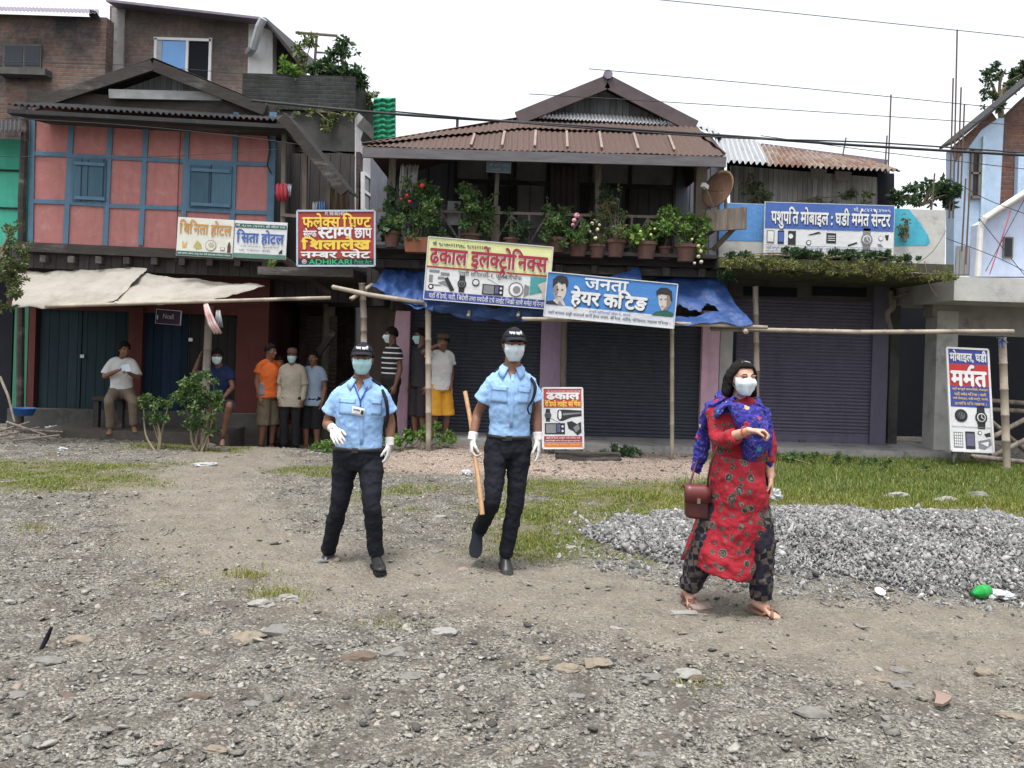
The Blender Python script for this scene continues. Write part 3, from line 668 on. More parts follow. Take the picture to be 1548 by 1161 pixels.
for u0, v0, u1, v1 in ((.05, 0, .95, 0), (.05, 55, .95, 55), (.05, 0, .05, 55), (.5, 0, .5, 55), (.95, 0, .95, 55), (.05, 27, .95, 27)): m.bar(pa(u0, v0), pa(u1, v1), .07, .07)
w = m.build('window', flat('white fancy frame', (.7, .7, .7)), b3)
m = MB(); m.poly([pa(.05, 2), pa(.95, 2), pa(.95, 54), pa(.05, 54)], .02, (-.4, .4, 0)); m.build('pane', mat_glassdark, w)
# television aerial on the roof
an = thing('aerial', P(478, 120, 15.6), 'thin T shaped aerial mast among the roof plants', 'aerial')
m = MB(); m.tube([P(474, 122, 15.6), P(479, 50, 15.6)], .03, 6); m.build('mast', mat_oldwood, an)
m = MB(); m.tube([P(447, 49, 15.6), P(510, 54, 15.6)], .028, 6); m.build('crossbar', mat_oldwood, an)
m = MB(); m.tube([P(478, 79, 15.6), P(496, 80, 15.6)], .02, 6); m.build('side_arm', mat_oldwood, an)
m = MB(); A, B = P(566, 212, 16), P(598, 212, 16); R = []
for j in range(25):
    v = j/24; R.append([P(565+i*2.2, 213-65*v+(2 if i == 0 else 0), 16+.05*math.sin(v*50+math.sin(i*.8)*.8)+.02*math.sin(i*1.7)) for i in range(16)])
m.sheet(R, .02); gs = m.build('green_screen', M('green plastic sheet', (.035, .36, .19), (.025, .24, .13), 12, .45), None, True)
tag(gs, 'bright green ribbed plastic screen standing behind the mossy block', 'screen')

# ---- middle house with the flower balcony
FB = Fac((P(560, 300, 11.6).x, 11.6), (P(1100, 300, 11.6).x, 11.6)); FW = Fac((P(540, 300, 13.4).x, 13.4), (P(1100, 300, 13.4).x, 13.4))
FS = Fac((-2.5, 12.75), (3.6, 12.75))
mh = thing('balcony_house', (.6, 13, 0), 'old wooden house with rusty red roof and a flower filled balcony over shuttered shops', 'house')
E_L, E_R = P(546, 221, 10.95), P(1098, 236, 10.95); T_L, T_R = P(788, 176, 12.1), P(1046, 190, 12.1)
Bl, Br = P(575, 218, 11.05), P(1070, 218, 11.05)
hip_L = P(700, 191, 11.7)
SW = E_R.x-E_L.x; tl_, tr_ = (T_L.x-E_L.x)/SW, (T_R.x-E_L.x)/SW; rise = T_R-E_L.lerp(E_R, tr_); rise.x = 0
def sk(t, v): return E_L.lerp(E_R, t)+rise*(v*min(1, t/tl_, (1-t)/(1-tr_)))
def skirt(t0, t1, v0, v1, mb, n, lift=0):     # ribs run straight up the slope and are cut off by the hips
    N = rise.cross(SW*Vector((-1, 0, 0))).normalized(); rows = []
    for j in range(7):
        v = v0+(v1-v0)*j/6; rows.append([sk(t0+(t1-t0)*i/(n*6), v)+Vector((0, -.02, .03))*lift+N*(.009*math.sin(2*math.pi*i/6)+.006*math.sin(i*.07+v*4)) for i in range(n*6+1)])
    mb.sheet(rows, .004)
m = MB(); skirt(0, 1, 0, .68, m, 62); m.build('roof_skirt', mat_rust, mh)
m = MB(); skirt(.02, .99, .66, 1, m, 58, 1); m.build('roof_upper_sheet', mat_rust, mh)
for tt in (.30, .385, .475, .565, .66, .76, .86):
    a = sk(tt, .08); b = sk(tt+.004, .60); m = MB(); m.bar(a+Vector((0, -.03, .03)), b+Vector((0, -.03, .03)), .035, .012); m.build('sheet_seam', M('bleached seam', (.26, .22, .195), (.13, .095, .08), 30, .8), mh)
m = MB(); a, b = T_L.lerp(T_R, .03), T_L.lerp(T_R, .96); corr(m, a+Vector((0, -.16, -.05)), b+Vector((0, -.16, -.05)), b+Vector((0, .1, .12)), a+Vector((0, .1, .12)), 44, .014); m.build('flashing', mat_zinc, mh)
APX = P(918, 116, 12.0); fl, frr = P(780, 178, 12.0), P(1052, 191, 12.0); back = Vector((.0, 6.5, .0))
m = MB(); eaveL = E_L+Vector((0, 0, .04)); eaveR = E_R+Vector((0, 0, .04))
for a, b, c in ((APX, fl, eaveL), (APX, frr, eaveR)):
    corr(m, a, a+back, b+back, b, 60, .014, 4)
    corr(m, b, b+back, c+Vector((0, 7.5, 0)), c, 60, .014, 4)
m.build('main_roof', mat_rust, mh)
m = MB(); m.bar(APX+Vector((0, -.06, -.10)), fl+Vector((.02, -.06, -.03)), .2, .05); m.bar(APX+Vector((0, -.06, -.10)), frr+Vector((-.02, -.06, -.03)), .2, .05); m.build('barge_board', M('purple brown barge', (.10, .075, .08), (.07, .055, .06), 6, .85), mh)
m = MB(); m.lathe(APX+Vector((0, -.12, .0)), [(.01, 0), (.07, 0), (.07, .3), (.01, .3)], 10, (0, 1, 0)); m.build('ridge_cap', mat_purplesheet, mh)
m = MB(); m.poly([APX+Vector((0, .3, -.12)), fl+Vector((.1, .3, -.0)), frr+Vector((-.1, .3, -.0))], .08, (0, 1, 0)); m.build('gable_wall', mat_gable, mh)
m = MB(); m.bar(E_L+Vector((.02, .02, -.08)), E_R+Vector((0, .02, -.08)), .14, .05); m.build('fascia', M('dull fascia board', (.13, .125, .135), (.085, .08, .085), 5, .85, stretch=(.6, 4, 4)), mh)
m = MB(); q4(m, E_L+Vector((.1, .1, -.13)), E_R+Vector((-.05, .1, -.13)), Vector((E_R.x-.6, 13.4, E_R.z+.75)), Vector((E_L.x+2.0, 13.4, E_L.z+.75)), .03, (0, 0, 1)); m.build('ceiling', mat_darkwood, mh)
# upper wall, doors, panels, curtains
zt, zb = 4.35, 2.75
m = MB(); m.poly([FW.at(*q) for q in ((560, 222), (720, 196), (800, 180), (1030, 184), (1075, 205), (1095, 232), (1095, 402), (560, 386))], .15, (0, 1, 0)); uw = m.build('upper_wall', mat_upwall, mh)
for x0, y0, x1, y1 in ((690, 230, 738, 272), (780, 230, 826, 274), (896, 232, 950, 278), (955, 234, 1018, 280), (700, 280, 722, 345), (782, 280, 800, 345), (802, 280, 822, 345)):
    m = MB(); FW.pbox(m, x0, y0, x1, y1, .0, .03); m.build('wall_panel', mat_panelgrey, mh)
for x0, x1 in ((738, 780), (868, 896), (945, 1015)):
    m = MB(); FW.pbox(m, x0, 282, x1, 385, .0, .04); m.build('door', mat_darkwood, mh)
for x0, x1 in ((832, 876),):
    m = MB(); R = []
    for j in range(8):
        R.append([FW.at(x0+(x1-x0)*i/24, 250+(345-250)*j/7, .12+.03*math.sin(i*1.3+j*.1)) for i in range(25)])
    m.sheet(R, .006); m.build('curtain', M('dusty brown curtain', (.13, .115, .115), (.09, .08, .08), 4), mh, True)
for x in (688, 740, 778, 828, 892, 953, 1020):
    m = MB(); FW.pbox(m, x-2, 180, x+2, 390, .03, .08); m.build('stud', mat_beam, mh)
m = MB(); FW.pbox(m, 690, 275, 1020, 281, .03, .09); m.build('wall_rail', mat_beam, mh)
m = MB(); m.box((FB.at(560, 392, 0).x, 11.55, 2.66), (FB.at(1090, 392, 0).x, 13.5, 2.76)); m.build('balcony_floor', mat_beam, mh)
m = MB(); m.bar(FB.at(560, 382, .0), FB.at(1085, 398, .0), .16, .14); m.build('balcony_beam', mat_beam, mh)
m = MB(); m.bar(FB.at(566, 374, .22), FB.at(1080, 390, .22), .05, .30); m.build('pot_shelf', mat_beam, mh)
for i in range(10):
    m = MB(); x = 575+i*54; m.bar(FB.at(x, 398+i*1.6, .1), FB.at(x, 398+i*1.6, -1.5), .10, .12, up=(0, 0, 1)); m.build('joist', mat_darkwood, mh)
for x0, y0, x1, y1, w_ in ((595, 232, 588, 398, .10), (752, 262, 746, 392, .06), (904, 250, 904, 390, .085), (1060, 236, 1056, 402, .16)):
    m = MB(); m.bar(FB.at(x0, y0, -.05), FB.at(x1, y1, -.05), w_, w_); m.build('post', mat_oldwood, mh)
m = MB(); m.bar(FB.at(750, 312, -.02), FB.at(748, 392, -.02), .12, .05); m.build('post_splint', mat_oldwood, mh)
ra = thing('railing', mh.location, None, None)
bpy.data.objects.remove(ra)
m = MB()
yr = lambda x: 318+(x-600)*.026
m.bar(FB.at(560, yr(560), 0), FB.at(1080, yr(1080), 0), .04, .04); m.bar(FB.at(560, yr(560)+46, 0), FB.at(1080, yr(1080)+46, 0), .03, .03)
xs_ = [560, 640, 695, 748, 800, 853, 904, 955, 1004, 1056]
for a, b in zip(xs_[:-1], xs_[1:]):
    c = (a+b)/2; m.bar(FB.at(c, yr(c), 0), FB.at(c-1, yr(c)+60, 0), .03, .03)
    m.bar(FB.at(a, yr(a)+45, .01), FB.at(c, yr(c)+2, .01), .026, .02); m.bar(FB.at(c, yr(c)+2, -.012), FB.at(b, yr(b)+45, -.012), .026, .02)
    m.bar(FB.at(b, yr(b), 0), FB.at(b-1, yr(b)+60, 0), .03, .03)
m.build('railing', mat_oldwood, mh)
m = MB(); FB.pbox(m, 676, 304, 696, 340, -.12, -.09); m.build('grey_board', M('grey board', (.30, .30, .31), (.22, .22, .23), 5), mh)
m = MB(); m.box((-2.3, 12.4, 2.3), (3.45, 12.6, 2.9)); m.build('beam_backing', mat_darkwood, mh)
# ground floor: shutters, pillars, plinth
for x0, x1, y0, y1, mt in ((596, 657, 470, 672, mat_pink), (816, 848, 470, 680, mat_mauve), (1060, 1086, 470, 690, mat_pink), (1087, 1106, 470, 690, mat_conclight)):
    x1 = 617 if x0 == 596 else x1
    m = MB(); FS.pbox(m, x0, y0, x1, y1, -.3, .12 if mt is not mat_conclight else .02); m.build('pillar', mt, mh)
def roller(root, fac, x0, y0, x1, y1, d, mt, mtb, nm='roller_shutter', pitch=.055):
    xc, yc = (x0+x1)/2, (y0+y1)/2; a0 = fac.sh(x0, yc, d)[0]; a1 = fac.sh(x1, yc, d)[0]; h1 = fac.sh(xc, y0, d)[1]; h0 = fac.sh(xc, y1, d)[1]; n = int((h1-h0-.22)/pitch); m = MB(); rows = []
    hb = h0+.20
    for i in range(n*6+1):
        h = hb+(h1-hb)*i/(n*6); k = (i % 6)/6
        rows.append([fac.pt(a, h, d+.014*math.sin(2*math.pi*k)+(.006 if k > .7 else 0)+.006*math.sin(a*4+i*.013)*math.sin(a*9+h*5)) for a in np.linspace(a0, a1, 22)])
    m.sheet(rows, .01); s = m.build(nm, mt, root, 40)
    m = MB(); fac.box(m, a0, a1, h0+.02, hb, d-.02, d+.012); m.build('bottom_bar', mtb, s)
    am = (a0+a1)/2; m = MB(); fac.box(m, am-.05, am+.05, h0+.06, h0+.12, d+.013, d+.05); m.build('handle', mat_concdark, s); return s
roller(mh, FS, 617, 470, 817, 676, 0, mat_navyshut, mat_navyshut)
roller(mh, FS, 849, 474, 1060, 684, 0, mat_navyshut, mat_navyshut)
m = MB(); FS.pbox(m, 590, 400, 1105, 478, -.5, -.08); m.build('lintel', mat_darkwood, mh)
m = MB(); m.box((-1.6, 11.75, -.05), (3.4, 13.4, .16)); m.build('plinth', mat_conc, mh)
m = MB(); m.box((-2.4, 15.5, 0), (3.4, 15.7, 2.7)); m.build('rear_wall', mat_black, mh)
# narrow brown shop in the alley, set at an angle, with its diagonal brace
al = thing('alley_shop', (-3.2, 14.5, 0), 'dark alley shop front with a brown roller shutter set at an angle', 'shop')
FA = Fac((-3.75, 14.6), (-2.45, 13.3))
roller(al, FA, 462, 478, 508, 620, 0, mat_brownshut, mat_brownshut, pitch=.07)
m = MB(); FA.box(m, -.6, 2.4, 2.15, 2.6, -.3, .05); m.build('lintel', mat_darkwood, al)
m = MB(); FA.box(m, .62, .72, -.2, 2.2, -.1, .08); m.build('post', mat_oldwood, al)
m = MB(); m.bar(P(506, 500, 13.2), P(462, 560, 13.2), .10, .10); m.build('brace', mat_beam, al)
FA2 = Fac((-2.55, 13.7), (-1.75, 13.2)); m = MB(); FA2.box(m, -.1, 1.0, -.1, 2.6, -.12, 0); m.build('side_wall', mat_brownshut, al)
m = MB(); m.box((-4.2, 13.35, 2.2), (-1.9, 13.45, 2.8)); m.build('alley_dark_filler', mat_darkwood, al)  # dark box added to close a bright sky gap above the shaded alley
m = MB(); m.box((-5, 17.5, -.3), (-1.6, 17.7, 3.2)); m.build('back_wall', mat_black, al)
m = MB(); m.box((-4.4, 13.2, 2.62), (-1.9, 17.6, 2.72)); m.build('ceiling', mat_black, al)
m = MB(); m.tube([P(600, 470, 12.9), P(597, 500, 12.9), P(597, 530, 12.9)], .018, 6); m.build('pipe', mat_pvc, al)
# ---- shop with mossy slab on the right
FR = Fac((3.2, 12.75), (7.6, 12.75)); FP = Fac((3, 11.7), (8, 11.7))
rs = thing('slab_shop', (5, 12.8, 0), 'low concrete shop with purple roller shutter under a moss grown slab', 'shop')
roller(rs, FR, 1112, 452, 1318, 676, 0, mat_purple, mat_purple)
m = MB(); FR.pbox(m, 1318, 430, 1342, 690, -.3, .06); m.build('shutter_jamb', mat_purple, rs)
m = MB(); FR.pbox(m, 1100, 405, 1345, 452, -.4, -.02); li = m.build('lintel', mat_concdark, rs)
for x0, x1 in ((1124, 1205), (1228, 1310)):
    m = MB(); FR.pbox(m, x0, 434, x1, 448, -.01, .0); m.build('vent', mat_black, li)
s0, s1, s2, s3 = P(1088, 388, 11.1), P(1442, 400, 11.1), P(1442, 423, 11.1), P(1088, 404, 11.1)
m = MB(); m.hexa([s3, s2, s2+Vector((.1, 2.0, 0)), s3+Vector((0, 2.0, 0)), s0, s1, s1+Vector((.1, 2.0, 0)), s0+Vector((0, 2.0, 0))]); m.build('roof_slab', mat_moss, rs)
m = MB(); m.poly([FP.at(1088, 306), FP.at(1430, 318), FP.at(1428, 400), FP.at(1086, 394)], .14, (0, 1, 0)); pw = m.build('parapet', mat_conclight, rs)
m = MB(); m.poly([FP.at(1088, 307, .004), FP.at(1156, 309, .004), FP.at(1154, 365, .004), FP.at(1087, 363, .004)], .003, (0, 1, 0)); m.build('blue_paint', mat_bluepaint, pw)
m = MB(); m.poly([FP.at(1353, 315, .004), FP.at(1374, 316, .004), FP.at(1392, 338, .004), FP.at(1403, 356, .004), FP.at(1406, 366, .004), FP.at(1402, 371, .004), FP.at(1352, 372, .004)], .003, (0, 1, 0)); m.build('teal_paint', mat_tealpaint, pw)
m = MB(); m.box((3.3, 11.95, -.05), (6.75, 13.3, .17)); m.build('plinth', mat_conc, rs)
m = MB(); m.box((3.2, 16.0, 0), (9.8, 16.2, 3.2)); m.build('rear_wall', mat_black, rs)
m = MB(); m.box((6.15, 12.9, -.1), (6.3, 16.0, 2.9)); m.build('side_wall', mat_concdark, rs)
m = MB(); m.tube([P(1345, 440, 12.4), P(1349, 462, 12.35), P(1341, 474, 12.3), P(1343, 488, 12.3), P(1348, 504, 12.2)], [.05, .06, .05, .045, .04], 8, 4); m.tube([P(1350, 450, 12.3), P(1362, 446, 12.2), P(1373, 441, 12.2)], .02, 6); m.build('crooked_branch', mat_oldwood, rs, True)
# plank shed above with corrugated roof
sh_ = thing('plank_shed', (5, 13.8, 2.7), 'grey plank shed with a patchy rusty sheet roof above the slab shop', 'shed')
FD = Fac((3, 13.7), (8, 13.7))
m = MB(); m.poly([FD.at(1105, 250), FD.at(1326, 268), FD.at(1326, 330), FD.at(1105, 330)], .06, (0, 1, 0)); m.build('wall', mat_plankgrey, sh_)
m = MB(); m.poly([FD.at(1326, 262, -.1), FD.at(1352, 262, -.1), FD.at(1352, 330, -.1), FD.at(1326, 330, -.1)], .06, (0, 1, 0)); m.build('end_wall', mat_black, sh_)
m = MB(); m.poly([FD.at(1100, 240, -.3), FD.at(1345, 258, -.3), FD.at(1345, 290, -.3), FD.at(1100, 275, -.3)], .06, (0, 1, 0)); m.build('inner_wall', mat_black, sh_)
A, B, C, D = P(1086, 243, 12.9), P(1164, 248, 12.9), P(1146, 212, 14.6), P(1080, 205, 14.6)
m = MB(); corr(m, A, B, C, D, 9, .03, 4); m.build('zinc_roof', mat_zinc, sh_)
A2, B2, C2, D2 = P(1158, 249, 12.95), P(1362, 258, 12.95), P(1230, 232, 14.8), P(1146, 218, 14.8)
m = MB(); corr(m, A2, B2, P(1318, 243, 14.8), D2, 24, .028, 4); m.build('rusty_roof', mat_rust2, sh_)
m = MB(); corr(m, P(1040, 186, 14.2), P(1092, 206, 14.2), P(1085, 196, 16), P(1030, 182, 16), 6, .03, 3); m.build('zinc_sheet', mat_zinc, sh_)
m = MB(); m.bar(P(1150, 222, 14.9), P(1340, 247, 14.9), .12, .08); m.build('ridge_board', mat_purplesheet, sh_)
for x, y in ((1225, 262), (1262, 266)):
    m = MB(); m.poly([FD.at(x, y-8, .05), FD.at(x+26, y-6, .05), FD.at(x+22, y+8, .07), FD.at(x+2, y+7, .07)], .01, (0, 1, 0)); m.build('patch_board', M('pale patch', (.3, .29, .27), (.2, .19, .18)), sh_)
# ---- concrete shell and blue building at the right border
cs = thing('concrete_shell', (7.2, 12.6, 0), 'unfinished grey concrete ground floor with an open dark bay', 'building')
FC = Fac((5.5, 12.3), (9.5, 12.3))
m = MB(); FC.pbox(m, 1414, 470, 1446, 694, -.35, 0); m.build('column', mat_conclight, cs)
m = MB(); FC.pbox(m, 1410, 452, 1560, 480, -.3, -.02); FC.pbox(m, 1446, 480, 1560, 508, -.3, -.03); m.build('beam', mat_conc, cs)
m = MB(); a, b = P(1443, 418, 11.2), P(1570, 458, 11.2); m.box((a.x, 11.2, b.z), (b.x+1.5, 13.5, a.z)); m.build('slab', mat_conclight, cs)
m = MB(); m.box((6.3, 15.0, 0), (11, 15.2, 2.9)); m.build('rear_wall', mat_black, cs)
bl = thing('blue_building', (8.2, 13.5, 2.6), 'pale blue painted house with bare brick gable and black sloping roof at the right border', 'house')
F = Fac((6.6, 13.6), (10, 13.6))
m = MB(); m.poly([F.at(1442, 226), F.at(1497, 180), F.at(1518, 178), F.at(1512, 300), F.at(1505, 415), F.at(1442, 415)], .25, (0, 1, 0)); m.build('wall', mat_blue, bl)
m = MB(); m.poly([F.at(1515, 182, -.05), F.at(1548, 150, -.05), F.at(1640, 70, -.05), F.at(1640, 415, -.05), F.at(1505, 415, -.05)], .2, (0, 1, 0)); m.build('brick_wall', mat_brickred, bl)
m = MB(); m.poly([F.at(1440, 222, .03), F.at(1470, 196, .03), F.at(1500, 170, .03), F.at(1507, 180, .03), F.at(1484, 196, .03), F.at(1462, 226, .03), F.at(1444, 245, .03)], .03, (0, 1, 0)); m.build('bare_patch', mat_brickred, bl)
m = MB(); m.poly([F.at(1540, 230, .06), F.at(1640, 226, .06), F.at(1640, 300, .06), F.at(1538, 300, .06)], .1, (0, 1, 0)); m.build('wall_panel', mat_blue, bl)
m = MB(); a, b = F.at(1444, 216, .3), F.at(1640, 56, .3); q4(m, a, b, b+Vector((0, .62, 0)), a+Vector((0, .5, 0)), .05, (0, 0, 1)); m.build('roof', M('dark roof sheet', (.03, .028, .03), (.02, .02, .02)), bl)
m = MB()
for a in ((1468, 226, 1483, 230), (1468, 226, 1471, 300), (1480, 226, 1483, 296), (1468, 260, 1483, 263), (1468, 296, 1483, 300)): F.pbox(m, *a, .0, .06)
w = m.build('window', mat_oldwood, bl); m = MB(); F.pbox(m, 1471, 230, 1480, 296, .0, .03); m.build('pane', mat_glassdark, w)
m = MB(); F.pbox(m, 1484, 206, 1489, 360, .0, .05); m.build('trim', M('light blue trim', (.5, .62, .74)), bl)
m = MB(); m.poly([F.at(1446, 372, .02), F.at(1482, 372, .02), F.at(1480, 415, .02), F.at(1444, 415, .02)], .04, (0, 1, 0)); m.build('bamboo_screen', mat_plankgrey, bl)
F = Fac((6.6, 12.5), (10, 12.5))
m = MB(); m.poly([F.at(1484, 338), F.at(1548, 302), F.at(1640, 250), F.at(1640, 418), F.at(1482, 418)], .3, (0, 1, 0)); m.build('stair_wall', mat_lav, bl)
m = MB(); m.bar(F.at(1484, 334, .06), F.at(1640, 243, .06), .07, .14); m.build('stair_slab', mat_conc, bl)
m = MB(); F.pbox(m, 1517, 358, 1532, 390, .0, .03); w = m.build('stair_window', mat_oldwood, bl); m = MB(); F.pbox(m, 1519, 360, 1530, 388, .03, .035); m.build('pane', mat_glassdark, w)
m = MB(); m.tube([F.at(1478, 418, .15), F.at(1482, 345, .15), F.at(1488, 330, .2), F.at(1560, 284, .2), F.at(1640, 236, .2)], .045, 8); m.build('water_pipe', mat_pvc, bl)
m = MB(); m.tube([F.at(1528, 318, .2), F.at(1518, 350, .25), F.at(1496, 415, .2)], .008, 6); m.build('red_cord', flat('red cord', (.5, .05, .09)), bl)
# reinforcing bars standing on the flat roofs
for px, y0, y1, Y in ((1447, 45, 330, 13.2), (1441, 118, 330, 13.25), (1453, 132, 300, 13.3), (1458, 158, 300, 13.2), (1347, 143, 300, 13.9), (1341, 205, 300, 13.95), (1279, 208, 240, 14.7), (1460, 270, 380, 12.4), (1466, 280, 400, 12.45), (1413, 262, 330, 13)):
    m = MB(); m.tube([P(px, y0, Y), P(px-6, y1, Y)], .013, 6); tag(m.build('rebar', mat_rebar, None), 'thin rusty reinforcing bar standing upright above the roofs on the right', 'rebar', 'reinforcing bars above the right hand roofs')
# ------------------------------------------------------------- lettering (Devanagari is shaped here: half letters, reordered vowel signs)
_gl = {}
def _raw(body, bold):
    c = bpy.data.curves.new('t', 'FONT'); c.body = body; c.resolution_u = 3; o = bpy.data.objects.new('t', c)
    me = bpy.data.meshes.new_from_object(o); bpy.data.objects.remove(o)
    n = len(me.vertices); co = np.empty(n*3, np.float32); me.vertices.foreach_get('co', co); fs = [tuple(p.vertices) for p in me.polygons]
    bpy.data.meshes.remove(me); bpy.data.curves.remove(c); return co.reshape(-1, 3)[:, :2].copy(), fs
def glyph(ch, bold):
    k = (ch, bold)
    if k not in _gl:
        v, f = _raw(ch, bold); b, _ = _raw('।', bold); a, _ = _raw(ch+'।', bold); _gl[k] = (v, f, float(a[:, 0].max()-b[:, 0].max()))
    return _gl[k]
def half(ch, bold):
    k = (ch, bold, 'h')
    if k not in _gl:
        v, f, adv = glyph(ch, bold); x = adv*.74 if ch in 'कफ' else adv-.2
        me = bpy.data.meshes.new('g'); me.from_pydata([(a, b, 0) for a, b in v], [], f); bm = bmesh.new(); bm.from_mesh(me)
        bmesh.ops.bisect_plane(bm, geom=bm.verts[:]+bm.edges[:]+bm.faces[:], plane_co=(x, 0, 0), plane_no=(1, 0, 0), clear_outer=True)
        bm.verts.index_update(); _gl[k] = (np.array([tuple(q.co)[:2] for q in bm.verts]), [tuple(q.index for q in p.verts) for p in bm.faces], x); bm.free(); bpy.data.meshes.remove(me)
    return _gl[k]
NOBAR = 'टठडढङदछहर'
def deva(s, bold=.01):
    Vs = []; Fs = []; pen = [0.0]; n = [0]
    def put(g, dx=0.0, flip=False, move=True):
        v, f, adv = g; v = v.copy()
        if len(v):
            if flip: m = (v[:, 0].min()+v[:, 0].max())/2; v[:, 0] = 2*m-v[:, 0]; f = [tuple(reversed(q)) for q in f]
            v[:, 0] += pen[0]+dx; Vs.append(v); Fs.extend([tuple(i+n[0] for i in q) for q in f]); n[0] += len(v)
        if move: pen[0] += adv
    def bar(x0, y0, x1, y1, w):
        d = np.array([x1-x0, y1-y0]); q = np.array([-d[1], d[0]])/np.hypot(*d)*w/2; a = np.array([x0+pen[0], y0]); b = np.array([x1+pen[0], y1])
        Vs.append(np.array([a-q, a+q, b+q, b-q])); Fs.append((n[0]+3, n[0]+2, n[0]+1, n[0])); n[0] += 4
    isC = lambda c: 'क' <= c <= 'ह'; i = 0; w = .10
    while i < len(s):
        c = s[i]
        if c == ' ': pen[0] += .26; i += 1; continue
        if not isC(c): put(glyph(c, bold)); i += 1; continue
        reph = False; hv = []; rak = False
        if c == 'र' and i+2 < len(s) and s[i+1] == '्' and isC(s[i+2]): reph = True; i += 2
        while i+2 < len(s) and s[i+1] == '्' and isC(s[i+2]):
            if s[i+2] == 'र': rak = True; hv.append(('b', s[i])); i += 2; break
            hv.append(('h', s[i])); i += 2
        if rak: base = hv.pop()[1]; i += 1
        else: base = s[i]; i += 1
        if rak and i < len(s) and False: pass
        mt = ''
        while i < len(s) and not isC(s[i]) and s[i] in 'ािीुूृेैोौंँः़्': mt += s[i]; i += 1
        if 'ि' in mt: q = glyph('ि', bold); x0 = q[0][:, 0].min()+.02; put((q[0]-np.array([x0, 0]), q[1], q[2]-x0-.01))
        for _, h in hv:
            if h in NOBAR: put(glyph(h, bold)); put(glyph('्', bold))
            else: put(half(h, bold))
        put(glyph(base, bold)); adv = glyph(base, bold)[2]
        if rak:
            if base in NOBAR: bar(-adv*.5, -.06, -adv*.5-.14, -.24, w); bar(-adv*.5, -.06, -adv*.5+.14, -.24, w)
            else: bar(-.13, .22, -adv*.55-.13, .04, w)
        for q in mt:
            if q == 'ि': continue
            put(glyph(q, bold))
        if reph: put(glyph('े', bold), .06, True)
    return np.concatenate(Vs), Fs

class Sign:
    def __init__(s, name, label, TL, TR, BL, Y, cat='sign', th=.03, dyR=0, dyB=0, board=None, group=None):
        s.O = P(*TL, Y); X = P(*TR, Y+dyR)-s.O; D = P(*BL, Y+dyB)-s.O
        s.D = D-X*(D.dot(X)/X.length_squared); s.X = X; s.N = s.D.cross(X).normalized()
        if s.N.y > 0: s.N = -s.N
        s.th = th; s.w = X.length; s.h = s.D.length
        b = s.O+X*.5+s.D; s.root = thing(name, b, label, cat, group)
        m = MB(); e = [s.O, s.O+X, s.O+X+s.D, s.O+s.D]; m.poly([p-s.N*th/2 for p in e], th, s.N); m.build('board', board or flat('white sign face', (.66, .67, .68)), s.root)
    def pt(s, x, y, l=1): return s.O+s.X*x+s.D*y+s.N*(s.th/2+.004*l)
    def poly(s, pts, mat, l=1, name='picture'):
        m = MB(); m.add([s.pt(x, y, l) for x, y in pts], [tuple(range(len(pts)))]); return m.build(name, mat, s.root)
    def rect(s, x0, y0, x1, y1, mat, l=1, name='colour_band'): return s.poly([(x0, y0), (x1, y0), (x1, y1), (x0, y1)], mat, l, name)
    def disc(s, x, y, r, mat, l=1, ry=None, name='picture', n=22):
        k = s.w/s.h if ry is None else ry/r
        return s.poly([(x+r*math.cos(2*math.pi*i/n), y+r*k*math.sin(2*math.pi*i/n)) for i in range(n)], mat, l, name)
    def text(s, body, x0, y0, x1, y1, mat, l=3, bold=.012, italic=0):
        v, f = deva(body, 0); lo, hi = v.min(0), v.max(0); u = (v-lo)/(hi-lo); m = MB(); bx, by = bold/(hi-lo)
        for q, (dx, dy) in enumerate([(0, 0), (-bx, 0), (bx, 0), (0, by), (0, -by)] if bold > .015 else [(0, 0), (bx, 0)] if bold > 0 else [(0, 0)]):
            m.add([s.pt(x0+(x1-x0)*(a+dx), y1+(y0-y1)*(b+dy), l+q*.12) for a, b in u], f)
        return m.build('lettering', mat, s.root)
    def edge(s, mat, w=.012):
        m = MB(); c = [s.pt(0, 0, 0), s.pt(1, 0, 0), s.pt(1, 1, 0), s.pt(0, 1, 0)]
        for i in range(4): m.bar(c[i], c[(i+1) % 4], w*2, .03, up=s.N)
        return m.build('frame', mat, s.root)
    def watch(s, x, y, r, ink, pale, strap=True, l=1):
        k = s.w/s.h
        if strap: s.poly([(x-r*.6, y-r*1.9*k), (x+r*.6, y-r*1.9*k), (x+r*.75, y), (x+r*.6, y+r*1.9*k), (x-r*.6, y+r*1.9*k), (x-r*.75, y)], ink, l)
        s.disc(x, y, r, ink, l+1); s.disc(x, y, r*.72, pale, l+2); s.disc(x, y, r*.56, ink if strap else pale, l+3)
        s.poly([(x-r*.06, y-r*.45*k), (x+r*.06, y-r*.45*k), (x+r*.06, y), (x+r*.35, y+r*.2*k), (x+r*.3, y+r*.28*k), (x-r*.06, y+r*.08*k)], pale, l+4)
    def radio(s, x0, y0, x1, y1, ink, grey, pale, l=1):
        s.rect(x0, y0, x1, y1, ink, l, 'picture'); w, h = x1-x0, y1-y0
        s.rect(x0+w*.06, y0+h*.1, x0+w*.55, y1-h*.1, grey, l+1, 'picture'); s.rect(x0+w*.6, y0+h*.12, x0+w*.76, y0+h*.8, M('radio dial blue', (.10, .11, .22), (.06, .07, .14), 30), l+1, 'picture')
        for q in (.3, .7): s.disc(x0+w*.88, y0+h*q, w*.055, pale, l+1)
        s.poly([(x0+w*.75, y0), (x0+w*.2, y0-h*.5), (x0+w*.215, y0-h*.53), (x0+w*.78, y0)], ink, l)
K = lambda n, c: flat(n, c)
cWh, cInk, cGrey, cRed, cNavy = K('print white', (.70, .71, .72)), K('print black', (.035, .035, .04)), K('print grey', (.22, .22, .23)), K('print red', (.40, .035, .035)), K('print navy', (.05, .07, .30))
